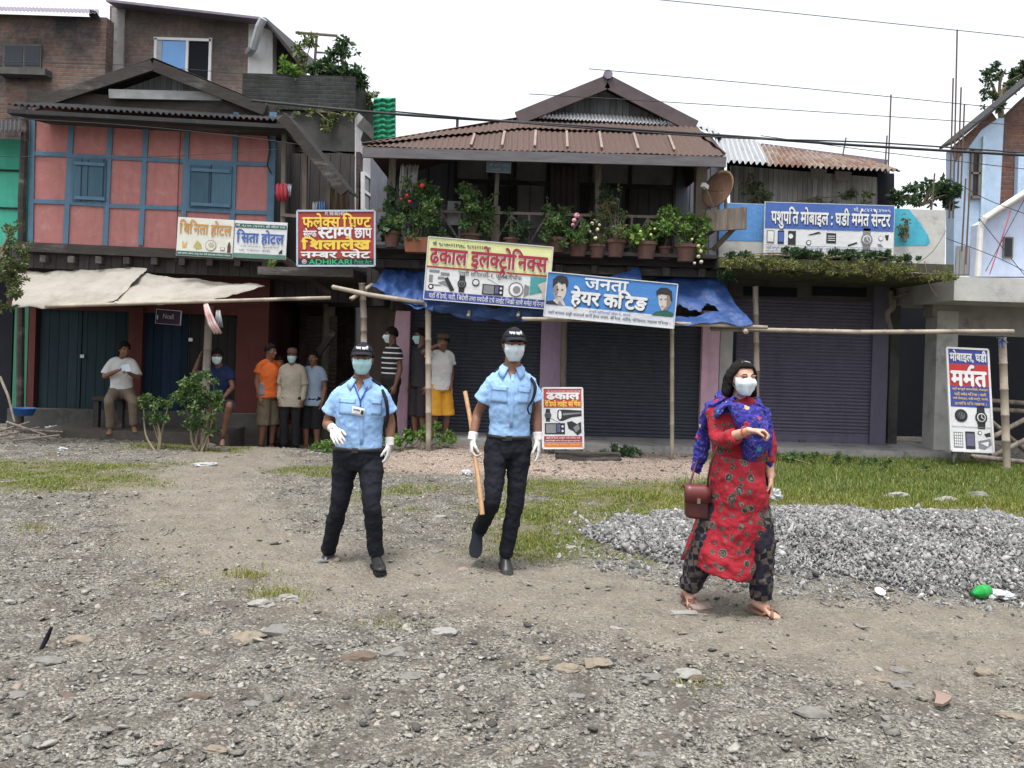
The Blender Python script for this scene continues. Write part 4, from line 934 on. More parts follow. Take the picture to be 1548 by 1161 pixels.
cCrim, cYel, cLime, cBlue, cGreen, cPink = K('print crimson', (.36, .03, .055)), K('print yellow', (.78, .55, .06)), K('print pale lime', (.66, .69, .32)), K('print sky blue', (.055, .22, .56)), K('print green', (.03, .22, .08)), K('print flesh', (.56, .50, .46))
cDkGreen, cTeal, cGold, cViolet, cMid = K('print bottle green', (.03, .12, .09)), K('print teal', (.06, .33, .33)), K('print gold', (.58, .38, .12)), K('print violet', (.035, .02, .05)), K('print mid blue', (.06, .13, .42))

# shop board over the electrical shop: pale lime head, product pictures, blue foot
s = Sign('shop_sign', 'tilted white and lime signboard with crimson lettering and pictures of watches and a radio', (648, 358), (836, 374), (640, 452), 10.75, dyR=.06)
s.edge(K('thin white frame', (.6, .6, .6)), .006)
s.rect(.005, .01, .995, .47, cLime); s.rect(.005, .46, .995, .485, cRed, 2); s.rect(.005, .86, .995, .995, cNavy)
s.text('मो. ९८५७०२११९७८, ९८११२२२००७', .04, .06, .5, .14, cInk, 3, .02); s.text('ढकाल इलेक्ट्रोनिक्स', .03, .09, .97, .52, cWh, 3, .045); s.text('ढकाल इलेक्ट्रोनिक्स', .025, .085, .965, .51, cCrim, 4, .03)
s.text('पथरी शनिश्चरे-१, फूलबारीचोक', .26, .49, .77, .60, cInk, 3, .01); s.text('यहाँ रेडियो, घडी, बिदेशी तथा स्वदेशी टर्च लाईट बिक्री साथै मर्मत गरिन्छ ।', .04, .87, .98, .985, cWh, 3, .012)
s.watch(.295, .71, .036, cInk, cGrey); s.watch(.405, .67, .03, cInk, cWh, False); s.radio(.46, .68, .63, .85, cInk, cGrey, cWh)
s.disc(.73, .73, .062, cGrey); s.disc(.73, .73, .05, cWh, 2); s.disc(.735, .73, .03, cGrey, 3); s.poly([(.795, .63), (.835, .66), (.835, .79), (.795, .84)], cGrey, 1)
s.poly([(.84, .5), (.995, .5), (.995, .7), (.84, .8)], cTeal, 1); s.poly([(.9, .62), (.98, .55), (.97, .72), (.99, .84), (.95, .85), (.94, .74)], cPink, 2)
for a in ((.03, .52, .11, .56), (.03, .60, .06, .72), (.12, .55, .19, .60), (.04, .75, .13, .77), (.10, .62, .15, .66)): s.rect(*a, cGrey, 1, 'picture')
s.poly([(.15, .64), (.18, .62), (.24, .82), (.21, .85)], cInk, 2); s.poly([(.10, .72), (.17, .67), (.2, .78)], cGrey, 1.5); s.disc(.05, .79, .022, cInk, 1); s.disc(.05, .79, .012, cWh, 2)
# barber board
s = Sign('barber_sign', 'tilted blue barber signboard with white lettering and two printed heads', (828, 411), (1024, 430), (823, 478), 10.6, dyR=.05)
s.edge(K('thin white frame', (.6, .6, .6)), .006); s.rect(.005, .01, .995, .73, cBlue); s.rect(.005, .73, .995, .99, K('print pale', (.60, .63, .68)))
s.text('जनता', .29, .06, .62, .30, cWh, 3, .02); s.text('हेयर कटिङ', .20, .28, .78, .74, cInk, 3, .05); s.text('हेयर कटिङ', .195, .27, .775, .72, cWh, 4, .04)
s.text('पथरी शनिश्चरे चोक-१, मोरङ', .34, .76, .66, .83, cMid, 3, .004); s.text('यहाँ कपाल दाह्री कटाउने साथै हेयर कलर, सेभिङ, ब्लीच, फेसियल, मसाज गरिन्छ ।', .03, .85, .97, .95, cInk, 3, .006)
s.disc(.105, .36, .050, cPink, 2, .27); s.poly([(.05, .36), (.045, .16), (.075, .07), (.11, .05), (.15, .08), (.165, .2), (.155, .34), (.14, .22), (.115, .25), (.09, .2), (.065, .28)], cInk, 3)
s.poly([(.07, .6), (.13, .58), (.16, .725), (.03, .725)], cPink, 1.6); s.poly([(.11, .62), (.14, .72), (.09, .72)], cGrey, 2.4); s.poly([(.065, .3), (.085, .27), (.09, .4), (.085, .55), (.1, .62), (.07, .52), (.055, .4)], K('print half shade', (.24, .20, .18)), 3); s.rect(.08, .36, .095, .385, cInk, 4, 'picture'); s.rect(.115, .36, .13, .385, cInk, 4, 'picture'); s.rect(.09, .52, .12, .54, cGrey, 4, 'picture'); s.poly([(.01, .66), (.06, .63), (.10, .72), (.01, .72)], cInk, 2.8)
s.poly([(.855, .27), (.95, .25), (.965, .45), (.93, .62), (.895, .62), (.87, .5)], cPink, 2); s.poly([(.845, .3), (.84, .2), (.87, .11), (.92, .1), (.96, .17), (.972, .4), (.955, .38), (.945, .27), (.88, .25)], cInk, 3); s.poly([(.85, .66), (.93, .6), (.985, .66), (.985, .75), (.82, .75)], cDkGreen, 2)
s.poly([(.925, .28), (.95, .26), (.964, .45), (.93, .61), (.905, .61), (.93, .5)], K('print half shade', (.24, .20, .18)), 3); s.rect(.875, .36, .89, .38, cInk, 4, 'picture'); s.rect(.91, .35, .925, .37, cInk, 4, 'picture'); s.rect(.885, .52, .91, .535, cGrey, 4, 'picture')
# phone and watch repair board on the parapet
s = Sign('repair_sign', 'wide blue and white repair signboard mounted on the concrete parapet', (1156, 305), (1352, 311), (1152, 386), 11.6)
s.rect(0.004, .01, .996, .49, cMid); s.text('मो. ९८४२१८४७०५', .68, .05, .965, .14, cWh, 3, .015); s.text('पशुपति मोबाइल : घडी मर्मत सेन्टर', .055, .10, .97, .505, cInk, 2, .035); s.text('पशुपति मोबाइल : घडी मर्मत सेन्टर', .05, .09, .965, .49, cWh, 3, .028)
s.rect(.48, .50, .74, .505, cMid, 2, 'picture'); s.rect(.01, .80, .99, .807, cGrey, 2, 'rule'); s.rect(.01, .905, .99, .912, cGrey, 2, 'rule')
s.text('यहाँ सम्पूर्ण कम्पनीको मोबाइल घडी मर्मत गरिन्छ । साथै नयाँ मोबाइल घडी ब्याट्री चार्जर इत्यादि पनि पाइन्छ', .02, .82, .98, .89, cNavy, 3, .008); s.text('प्रो. दिनेश', .02, .925, .3, .985, cNavy, 3, .008)
s.rect(.02, .53, .08, .77, cGrey, 1, 'picture'); s.rect(.027, .55, .073, .74, cWh, 2, 'picture'); s.rect(.105, .53, .155, .78, cInk, 1, 'picture'); s.rect(.11, .56, .15, .74, cMid, 2, 'picture'); s.rect(.185, .53, .245, .79, cInk, 1, 'picture'); s.disc(.205, .63, .018, cWh, 2)
s.disc(.345, .74, .02, cInk, 1); s.disc(.345, .74, .014, cWh, 2); s.poly([(.33, .60), (.42, .53), (.44, .56), (.36, .6)], cInk, 1); s.rect(.48, .55, .555, .74, cInk, 1, 'picture')
for q in (.6, .64, .68): s.rect(.49, q, .545, q+.012, cWh, 2, 'picture')
s.watch(.79, .65, .045, cGrey, cWh); s.poly([(.645, .76), (.715, .70), (.72, .73), (.65, .79)], cInk, 1); s.disc(.90, .62, .02, cGrey, 1); s.disc(.90, .62, .016, cWh, 2); s.poly([(.93, .56), (.96, .55), (.955, .65), (.94, .65)], cInk, 1); s.poly([(.87, .73), (.9, .72), (.92, .78), (.89, .78)], cGrey, 1)
# red print shop board
s = Sign('print_sign', 'square red signboard with yellow and white lettering and a black foot band', (450, 319), (567, 319), (449, 402), 11.2)
s.edge(K('pale blue frame', (.42, .5, .62)), .012); s.rect(.01, .01, .99, .865, K('print brick red', (.36, .045, .04))); s.rect(.01, .865, .99, .99, cInk)
s.text('M. 9818034011', .36, .015, .64, .085, cWh, 3, .01); s.text('फलेक्स प्रिण्ट', .07, .05, .95, .30, cYel, 4, .03); s.text('सेल्फ', .08, .32, .25, .48, cWh, 3, .03); s.text('स्टाम्प', .27, .31, .71, .50, cWh, 3, .04); s.text('छाप', .74, .32, .96, .49, cWh, 3, .03)
s.text('शिलालेख', .06, .48, .94, .70, cYel, 3, .045); s.text('नम्बर प्लेट', .05, .70, .94, .86, cWh, 3, .03); s.disc(.09, .925, .03, cWh, 2); s.disc(.09, .925, .022, cRed, 3); s.disc(.09, .925, .010, cWh, 4)
s.text('ADHIKARI', .15, .885, .70, .975, K('print bright green', (.02, .42, .16)), 3, .02); s.text('Print Art', .74, .885, .96, .97, K('print bright green', (.02, .42, .16)), 3, 0)
# two hotel boards side by side on the red house
s = Sign('hotel_sign', 'cream hotel signboard with orange lettering and small pictures of food', (270, 328), (355, 333), (268, 386), 12.0)
cCream = K('print cream', (.62, .62, .55)); s.rect(.005, .01, .995, .87, cCream); s.text('बिनिता होटल', .04, .06, .96, .47, K('print amber', (.52, .25, .05)), 3, .022); s.rect(.005, .88, .995, .99, cDkGreen); s.text('यहाँ खाजा, खाना, मासु भात सबै प्रकारका परिकार पाइन्छ', .03, .90, .97, .97, cWh, 3, .01)
s.poly([(.1, .6), (.15, .7), (.19, .62), (.18, .78), (.11, .8)], cGold, 2); s.poly([(.3, .75), (.36, .58), (.43, .66), (.46, .78), (.36, .82)], K('print olive', (.42, .38, .12)), 2); s.disc(.61, .70, .10, K('print plate rim', (.36, .35, .30)), 2, .15); s.disc(.61, .70, .085, cCream, 3, .12); s.disc(.62, .68, .05, K('print tan', (.45, .4, .28)), 4, .06)
s.rect(.78, .72, .86, .82, cGrey, 2, 'picture'); s.rect(.79, .73, .85, .8, cCream, 3, 'picture'); s.poly([(.925, .58), (.945, .58), (.965, .7), (.965, .86), (.905, .86), (.905, .7)], K('print bottle brown', (.10, .05, .04)), 2)
s = Sign('hotel_sign', 'white hotel signboard with blue lettering next to the cream one', (356, 333), (435, 337), (354, 389), 12.02)
s.rect(.01, .08, .99, .19, cDkGreen); s.text('मो. ९८१७ ८४२१५ श्री सीता राम', .03, .09, .97, .175, cWh, 3, .01); s.text('सिता होटल', .05, .24, .95, .64, cMid, 3, .03); s.text('पथरी शनिश्चरे १, फूलबारी चोक', .12, .66, .86, .72, cGrey, 3, .005); s.text('प्रो. सिता देवी', .1, .76, .7, .82, cGrey, 3, .005); s.poly([(.87, .80), (.93, .72), (.93, .84), (.86, .86)], cInk, 1); s.rect(.005, .88, .995, .99, K('print sea green', (.10, .22, .17)))
# small purple board over the blue door
s = Sign('door_sign', 'small dark purple sign with white word above the navy door', (237, 467), (275, 470), (236, 489), 12.6)
s.rect(.02, .03, .98, .97, cViolet); s.text('Ncell', .30, .28, .72, .62, K('dim white', (.3, .3, .32)), 3, .02); s.poly([(.06, .4), (.1, .45), (.09, .72), (.06, .7)], cWh, 2)
# name plate on the balcony post
s = Sign('name_plate', 'small pale blue name plate fixed high on the slim balcony post', (736, 244), (773, 246), (736, 260), 11.45)
s.rect(.01, .02, .99, .98, K('plate blue', (.20, .33, .45))); s.text('श्री दुर्गा भवन', .12, .15, .88, .5, cWh, 3, .0); s.text('पथरी - १', .2, .62, .8, .85, cWh, 3, 0)
# standing repair board
s = Sign('standing_sign', 'tall narrow standing repair board in blue red and white on short legs', (1430, 526), (1492, 529), (1418, 680), 11.45, dyB=-.25)
s.edge(K('white sign frame', (.66, .66, .66)), .014)
s.rect(.02, .01, .98, .155, cNavy); s.rect(.02, .155, .98, .37, K('print strong red', (.48, .03, .03))); s.rect(.02, .37, .98, .575, cNavy)
s.text('मोबाइल, घडी', .06, .02, .95, .14, cWh, 3, .03); s.text('मर्मत', .07, .17, .92, .37, cWh, 3, .04)
for i, b in enumerate(('यहाँ सम्पूर्ण कम्पनीको मोबाइल', 'घडी मर्मत गरिन्छ । साथै', 'नयाँ मोबाइल, घडी ब्याट्री, चार्जर,', 'इत्यादि पनि पाइन्छ ।')): s.text(b, .08+.05*(i % 2), .385+i*.046, .94-.05*(i % 2), .42+i*.046, cYel, 3, .012)
s.watch(.27, .66, .155, cInk, cGrey, False); s.disc(.27, .66, .11, cInk, 4); s.watch(.75, .67, .145, cInk, cWh); s.rect(.03, .765, .97, .77, cGrey, 2, 'rule')
s.rect(.07, .82, .29, .97, cGrey, 1, 'picture')
for i in range(4):
    for j in range(5): s.rect(.09+i*.048, .83+j*.027, .125+i*.048, .85+j*.027, cWh, 2, 'picture')
s.rect(.35, .81, .58, .98, cInk, 1, 'picture'); s.rect(.37, .83, .56, .95, K('print lilac grey', (.13, .12, .2)), 2, 'picture'); s.disc(.7, .82, .05, cInk, 1); s.disc(.7, .82, .035, cWh, 2); s.poly([(.8, .83), (.95, .81), (.96, .85), (.85, .86)], cInk, 1); s.poly([(.65, .9), (.95, .87), (.97, .93), (.8, .98), (.66, .97)], cGrey, 1); s.poly([(.7, .92), (.9, .9), (.88, .95)], cWh, 2)
for x in (.06, .95): m = MB(); m.bar(s.pt(x, .97, -6), s.pt(x, 1.11, -6), .03, .03); m.build('leg', mat_concdark, s.root)
# standing red board of the electrical shop
s = Sign('standing_sign', 'red and white standing board with pictures of a torch and radio against the mauve pillar', (820, 587), (880, 587), (818, 678), 11.35, dyB=-.2)
s.edge(K('white sign frame', (.66, .66, .66)), .012); cSR = K('print signal red', (.50, .06, .05))
s.rect(.03, .02, .97, .33, cSR); s.text('मो. ९८५७०२११९७८, ९८११२२२००७', .12, .03, .94, .07, cWh, 3, .01); s.text('ढकाल', .1, .085, .92, .19, cWh, 3, .05); s.text('रेडियो लाईट सर्भिस', .06, .205, .95, .32, cYel, 3, .035)
s.watch(.13, .455, .085, cInk, cGrey); s.poly([(.37, .38), (.41, .36), (.55, .36), (.97, .375), (.97, .47), (.72, .49), (.5, .55), (.42, .55), (.36, .5)], cInk, 1); s.disc(.43, .45, .04, cWh, 2, .075); s.poly([(.5, .42), (.95, .41), (.95, .43), (.5, .46)], cGrey, 2)
s.radio(.05, .585, .55, .77, cInk, cGrey, cWh); s.poly([(.6, .57), (.72, .55), (.85, .6), (.95, .56), (.96, .74), (.86, .79), (.76, .72), (.64, .68)], cInk, 1); s.poly([(.75, .66), (.88, .6), (.92, .68), (.82, .74)], cGrey, 2)
s.rect(.03, .80, .97, .90, cRed); s.rect(.03, .91, .97, .98, K('print orange', (.60, .16, .05))); s.text('यहाँ रेडियो लाईट टर्च मर्मत गर्ने', .08, .81, .92, .85, cWh, 3, .015); s.text('साथै बिक्री पनि गरिन्छ सुलभ मूल्यमा ।', .06, .86, .94, .895, cWh, 3, .015); s.text('प्रो. चन्द्र प्रसाद ढकाल', .1, .925, .9, .965, cYel, 3, .015)
for x in (.05, .95): m = MB(); m.bar(s.pt(x, .98, -5), s.pt(x, 1.05, -5), .025, .025); m.build('leg', mat_concdark, s.root)

# ------------------------------------------------------------- awnings, bamboo poles, cables
def tarp(name, label, TL, TR, BR, BL, mat, sag=.05, nu=26, nv=14, hole=None, wr=.012, cat='tarpaulin', seed=0):
    """four (px, py, Y) corners; optional hole (u0, u1, v0, v1)"""
    a, b, c, d = (P(*q) for q in (TL, TR, BR, BL)); rows = []; r = random.Random(seed); ph = [r.uniform(0, 6) for _ in range(6)]
    for j in range(nv+1):
        v = j/nv; row = []
        for i in range(nu+1):
            u = i/nu; p = a.lerp(b, u).lerp(d.lerp(c, u), v)
            z = -sag*math.sin(math.pi*u)*(.4+.6*v)-sag*.4*math.sin(math.pi*v)+wr*(math.sin(u*17+ph[0]+v*4)+.7*math.sin(u*31+ph[1]-v*9)+.8*math.sin(v*13+ph[2]+u*5))
            row.append(p+Vector((0, -wr*math.sin(u*23+v*7+ph[3]), z)))
        rows.append(row)
    m = MB(); m.grid(rows)
    if hole:
        u0, u1, v0, v1 = hole; n = nu; m.f = [f for k, f in enumerate(m.f) if not (u0 <= (k % n)/n < u1 and v0+.06*math.sin((k % n)*.9) <= (k//n)/nv < v1-.10*((k % n)/n-u0))]
    me = evaluated(m.mesh(name), [('SUBSURF', dict(levels=2)), ('DISPLACE', dict(texture=clouds(.22, 3), strength=.05, mid_level=.5)), ('DISPLACE', dict(texture=clouds(.07, 2), strength=.012, mid_level=.5)), ('SOLIDIFY', dict(thickness=.004))]); me.materials.clear(); me.materials.append(mat); me.polygons.foreach_set('use_smooth', np.ones(len(me.polygons), bool))
    return tag(place_mesh(name, me), label, cat)
mat_cream = M('dirty cream canvas', (.29, .275, .245), (.23, .215, .185), 3, .85, .003, 60, stain=(.17, .15, .125), sscale=2.0, sr=(.5, .75))
mat_btarp = M('blue tarpaulin', (.024, .062, .19), (.017, .045, .14), 4, .5, .010, 16, stain=(.04, .10, .27), sscale=3)
tarp('awning', 'left half of the dirty cream canvas awning, higher and reaching the border', (28, 410, 12.2), (224, 404, 12.3), (172, 457, 11.0), (18, 463, 10.9), mat_cream, .05, cat='awning', seed=1)
tarp('awning', 'right half of the dirty cream canvas awning, tapering to a tip over the alley', (196, 413, 12.25), (402, 430, 12.2), (330, 452, 11.2), (172, 459, 10.95), mat_cream, .04, cat='awning', seed=2)
tarp('tarpaulin', 'blue tarpaulin corner hanging left of the tilted lime signboard', (584, 402, 11.7), (660, 408, 11.7), (655, 472, 10.9), (562, 432, 11.1), mat_btarp, .05, wr=.022, seed=3)
tarp('tarpaulin', 'thin blue tarpaulin flap sagging below the tilted lime signboard', (640, 448, 10.95), (835, 466, 10.95), (836, 478, 11.0), (650, 468, 11.0), mat_btarp, .10, wr=.02, seed=4)
tarp('tarpaulin', 'torn blue tarpaulin with a long hole right of the barber signboard', (900, 428, 11.8), (1080, 414, 11.7), (1140, 490, 10.75), (930, 486, 10.75), mat_btarp, .03, 34, 20, hole=(.46, .80, .60, .76), wr=.02, seed=5)
tarp('tarpaulin', 'peak of blue tarpaulin tied up behind the barber signboard', (880, 432, 11.2), (967, 404, 11.5), (972, 432, 11.2), (884, 440, 11.1), mat_btarp, .0, 12, 8, seed=6)
def bamboo(label, pts, r, mat=None, group=None, name='bamboo_pole', cat='pole', plumb=False):
    pts = [P(*p) if len(p) == 3 and not isinstance(p, Vector) else p for p in pts]; L = sum((b-a).length for a, b in zip(pts, pts[1:])); q, rr = [], []
    for a, b in zip(pts, pts[1:]):
        n = max(2, int((b-a).length/.3))
        for i in range(n):
            t = i/n
            for e, k in ((-.012, 1), (0, 1.16), (.012, 1)): q.append(a.lerp(b, min(1, max(0, t+e/(b-a).length)))); rr.append(r*k)
    q.append(pts[-1]); rr.append(r*.95)
    if plumb: q.append(Vector((pts[-1].x, pts[-1].y, gz(pts[-1].x, pts[-1].y)-.05))); rr.append(r)
    m = MB(); m.tube(q, rr, 9); return tag(m.build(name, mat or mat_bamboo, None, True), label, cat, group)
bamboo('long thin bamboo pole carrying the front edge of the cream awning', [(70, 463, 10.95), (300, 456, 11.0), (500, 450, 11.1)], .026)
bamboo('pale crooked pole crossing the alley at the left end of the blue tarpaulin', [(503, 434, 11.0), (560, 446, 11.0), (640, 458, 11.0)], .032)
bamboo('short stub of pole lashed across the crooked pole', [(531, 452, 10.95), (563, 430, 11.3)], .03)
bamboo('weathered post holding the crossed poles in the alley', [(547, 428, 11.1), (550, 480, 11.1), (550, 520, 11.1), (550, 680, 11.1)], .045, mat_oldwood, plumb=True)
bamboo('straight bamboo upright in front of the left dark shutter beside the men', [(647, 440, 11.05), (648, 660, 11.05)], .042, plumb=True)
bamboo('bamboo pole under the barber sign running level past the mauve pillar', [(790, 482, 10.8), (900, 484, 10.8), (1160, 495, 10.8)], .028)
bamboo('slim bamboo upright in front of the middle of the right dark shutter', [(1016, 470, 11.2), (1016, 675, 11.2)], .03, plumb=True)
bamboo('split post leaning on the mauve pillar', [(853, 478, 12.4), (850, 676, 12.4)], .05, mat_oldwood, plumb=True)
bamboo('short square post standing in front of the purple shutter top', [(1142, 433, 11.3), (1144, 560, 11.3), (1142, 676, 11.3)], .04, mat_oldwood, plumb=True)
bamboo('long bamboo rail running from the pink pillar to the right border', [(1075, 497, 10.95), (1300, 502, 10.9), (1532, 501, 10.8)], .032)
bamboo('bamboo upright at the right border with blue twine at its head', [(1515, 510, 10.85), (1522, 705, 10.85)], .05, plumb=True)
bamboo('stub of pole poking out under the torn tarpaulin', [(1118, 488, 11.3), (1128, 502, 10.7)], .035)
for x in (708, 783, 935):
    bamboo('short bamboo end poking out under the tilted signboards', [(x, 478 if x < 900 else 487, 10.75), (x+4, 460 if x < 900 else 476, 11.4)], .022, group='bamboo ends under the signboards')
for a in ([(1484, 625, 11.6), (1560, 690, 11.8)], [(1478, 673, 11.5), (1560, 628, 11.7)], [(1480, 700, 11.4), (1560, 660, 11.3)], [(1470, 604, 11.9), (1560, 610, 11.9)], [(1470, 618, 11.9), (1560, 622, 11.9)], [(1470, 690, 11.0), (1560, 700, 11.0)]):
    bamboo('bamboo scaffold stick lying crosswise in the open bay at the right border', a, .035, mat_oldwood, 'crossed scaffold sticks')
m = MB(); p = P(1514, 512, 10.8); rr_ = random.Random(3)
for i in range(14): m.tube([p, p+Vector((rr_.uniform(-.1, .06), -.05, rr_.uniform(-.14, .04)))], .007, 5)
tag(m.build('twine', mat_btarp), 'knot of frayed blue twine on the bamboo upright', 'twine')
def cable(pts, r, label, group=None, Y=10.0):
    q = []; pts = [P(x, y, Y) for x, y in pts]; m = MB(); m.tube(pts, r, 6, 6); tag(m.build('power_cable', mat_wire, None, True), label, 'cable', group)
cable([(380, 152), (590, 172), (840, 188), (1080, 204), (1300, 220), (1640, 240)], .017, 'thickest black cable hanging low across the roofs', Y=10.2)
cable([(590, 168), (840, 190), (1100, 208), (1330, 216), (1640, 238)], .010, 'second black cable running close along the thickest one', Y=10.1)
G_ = 'thin power lines in the sky'; lb = 'thin black line strung high across the white sky'
for pts in ([(940, -6), (1200, 20), (1640, 66)], [(890, 104), (1200, 132), (1640, 176)], [(800, 142), (1100, 160), (1640, 196)], [(1150, 205), (1350, 232), (1640, 266)]): cable(pts, .005, lb, G_, 10.4)
for pts in ([(-60, 175), (200, 190), (430, 215), (530, 235)], [(-60, 235), (200, 238), (420, 226)], [(-60, 92), (220, 100), (540, 128)]): cable(pts, .0045, 'thin wire running in front of the red house', 'wires before the red house', 11.3)
for pts in ([(1445, 275), (1500, 305), (1600, 340)], [(1430, 360), (1520, 395), (1600, 440)], [(1490, 410), (1560, 280)], [(1480, 330), (1600, 480)]): cable(pts, .005, 'thin wire criss crossing in front of the blue house', 'wires before the blue house', 11.6)
# satellite dish on its bracket
sd = thing('satellite_dish', P(1098, 330, 11.4), 'rusty brown satellite dish on the right end of the balcony', 'satellite dish')
ctr = P(1091, 290, 11.4); dn = Vector((-.75, -.62, .32)).normalized(); a = dn.cross(Vector((0, 0, 1))).normalized(); b = a.cross(dn)
m = MB(); rows = []
for j in range(9):
    r = .29*j/8+.002; rows.append([ctr+(a*math.cos(i/28*2*math.pi)*.86+b*math.sin(i/28*2*math.pi))*r+dn*(.10*(r/.29)**2) for i in range(29)])
m.sheet(rows, .012); m.build('reflector', M('rusted dish', (.17, .10, .065), (.11, .065, .042), 5, .7, stain=(.34, .26, .2), sscale=4), sd, True)
m = MB(); m.tube([ctr-b*.3+dn*.08, ctr+dn*.38-b*.1], .012, 6); m.tube([ctr, ctr-dn*.1, P(1098, 330, 11.4)], .025, 8); m.build('arm', mat_oldwood, sd)
m = MB(); m.obox(ctr+dn*.38-b*.1, a*.03, b*.03, dn*.05); m.build('receiver', mat_pvc, sd)
m = MB(); m.bar(P(1068, 334, 11.3), P(1128, 330, 11.0), .06, .3, up=(0, 0, 1)); tag(m.build('plank_shelf', mat_oldwood), 'short plank shelf jutting out below the satellite dish', 'shelf')
m = MB(); m.bar(P(1078, 378, 11.5), P(1120, 334, 11.1), .07, .05); m.bar(P(1060, 362, 11.5), P(1100, 334, 11.2), .05, .05); tag(m.build('shelf_bracket', mat_oldwood), 'pair of slanting struts holding the plank shelf', 'bracket')
# ------------------------------------------------------------- plants
def leaf_cloud(n, clumps, size, droop=.3, asp=.5, seed=0, spread=1.0):
    """clumps: (centre, radius vec); returns V, F of small folded leaves"""
    r = np.random.default_rng(seed); w = np.array([c[1][0]*c[1][1]*c[1][2] for c in clumps])**.67; k = r.choice(len(clumps), n, p=w/w.sum())
    C = np.array([tuple(c[0]) for c in clumps])[k]; Rr = np.array([tuple(c[1]) for c in clumps])[k]
    d = r.standard_normal((n, 3)); d /= np.linalg.norm(d, axis=1)[:, None]; p = C+d*Rr*(r.random((n, 1))**.45)*spread
    t = d*.7+r.standard_normal((n, 3))*.8; t[:, 2] -= droop; t /= np.linalg.norm(t, axis=1)[:, None]
    nn = np.cross(t, r.standard_normal((n, 3))); nn /= np.linalg.norm(nn, axis=1)[:, None]; b = np.cross(t, nn)
    s = (size*np.exp(.3*r.standard_normal(n)))[:, None]
    V = np.stack([p, p+t*s*.5+b*s*asp*.5+nn*s*.1, p+t*s, p+t*s*.5-b*s*asp*.5+nn*s*.1], 1).reshape(-1, 3)
    i = np.arange(n)[:, None]*4; F = np.concatenate([i+[0, 1, 2], i+[0, 2, 3]], 0); return V, F
def foliage(parent, n, clumps, size, mat, seed=0, name='foliage', **kw):
    V, F = leaf_cloud(n, clumps, size, seed=seed, **kw); return place_mesh(name, np_mesh(name, V, F, mat), parent)
mat_leaf = leaf_mat('mid green leaves', (.028, .06, .022), (.085, .15, .045), (.15, .16, .05))
mat_leafdark = leaf_mat('dark green leaves', (.02, .045, .022), (.05, .095, .04), (.10, .11, .05))
mat_leaflight = leaf_mat('bright green leaves', (.05, .11, .025), (.15, .25, .06), (.30, .33, .10))
mat_leafolive = leaf_mat('olive leaves', (.05, .07, .03), (.12, .15, .06), (.24, .22, .10))
mat_stem = M('plant stem', (.16, .13, .09), (.09, .075, .05), 9, .85)
mat_terra = M('terracotta', (.135, .068, .052), (.085, .048, .04), 8, .85, .002, 40, stain=(.07, .055, .05), sscale=4)
mat_orangepot = M('orange planter', (.30, .11, .06), (.21, .08, .045), 5, .7, stain=(.2, .09, .06), sscale=3)
mat_soil = M('pot soil', (.045, .035, .028), None, 20, .95)
def rnd_clumps(c, R, k, r, seed):
    R = [q*1.5 for q in R]
    g = np.random.default_rng(seed); out = []
    for i in range(k):
        d = g.standard_normal(3); d /= np.linalg.norm(d); q = np.array(c)+d*np.array(R)*g.random()**.4
        f = r*g.uniform(.6, 1.25); out.append((q, (f, f, f*.8)))
    return out
def potted(px, py, Y, wpx, hpx, label, crown, mat, potmat=mat_terra, n=420, leaf=.06, flowers=None, seed=0, cl=6, box=False, stems=4, droop=.3, asp=.5):
    """pot base centre at (px, py); crown = list of (px, py, rx, ry) blobs in the picture"""
    b = P(px, py, Y); u = Y/FOC; w, h = wpx*u/2, hpx*u
    t = thing('potted_plant', b, label, 'potted plant', None)
    m = MB()
    if box: m.hexa([b+Vector(q) for q in ((-w*.9, -.11, 0), (w*.9, -.11, 0), (w*.9, .11, 0), (-w*.9, .11, 0), (-w, -.13, h), (w, -.13, h), (w, .13, h), (-w, .13, h))])
    else: m.lathe(b, [(.01, 0), (w*.72, 0), (w*.8, h*.3), (w*.95, h*.8), (w*1.08, h*.82), (w*1.08, h), (w*.9, h), (w*.86, h*.9), (.01, h*.9)], 20)
    pot = m.build('pot', potmat, t, 40)
    clumps = []
    for i, (cx, cy, rx, ry) in enumerate(crown):
        c = P(cx, cy, Y); clumps += rnd_clumps(c, (rx*u*.75, min(rx*u, .22), ry*u), cl*2, min(rx, ry)*u*.36, seed+i)
    m = MB(); top = b+Vector((0, 0, h*.85)); g = random.Random(seed)
    for q in g.sample(clumps, min(stems, len(clumps))): e = Vector(q[0]); m.tube([top+Vector((g.uniform(-.3, .3)*w, 0, 0)), top.lerp(e, .5)+Vector((g.uniform(-.03, .03), g.uniform(-.03, .03), .04)), e], [.011, .008, .004], 6, 3)
    m.build('stem', mat_stem, t)
    foliage(t, int(n*3.2), clumps, leaf*.8, mat, seed, droop=droop, asp=asp)
    for fx, fy, fr, fm in flowers or ():
        c = P(fx, fy, Y-.16); m = MB(); g = random.Random(fx)
        for i in range(14):
            d = Vector((g.gauss(0, 1), g.gauss(0, 1), g.gauss(0, 1))).normalized(); m.ell(c+d*fr*u*.5, d.orthogonal()*fr*u*.38, d.cross(d.orthogonal())*fr*u*.38, d*fr*u*.15, 7, 4)
        m.build('flower', fm, t, True)
    return t
fRed, fPink, fCream, fYel = K('petal red', (.55, .03, .03)), K('petal pink', (.66, .30, .36)), K('petal cream', (.66, .60, .42)), K('petal pale yellow', (.62, .62, .28))
Yb = 11.28
potted(592, 374, Yb, 26, 24, 'round leaved dark plant in a clay pot at the left end of the balcony', [(588, 338, 16, 18), (580, 352, 10, 10), (592, 300, 10, 26)], mat_leafdark, n=260, leaf=.07, asp=.9, seed=1)
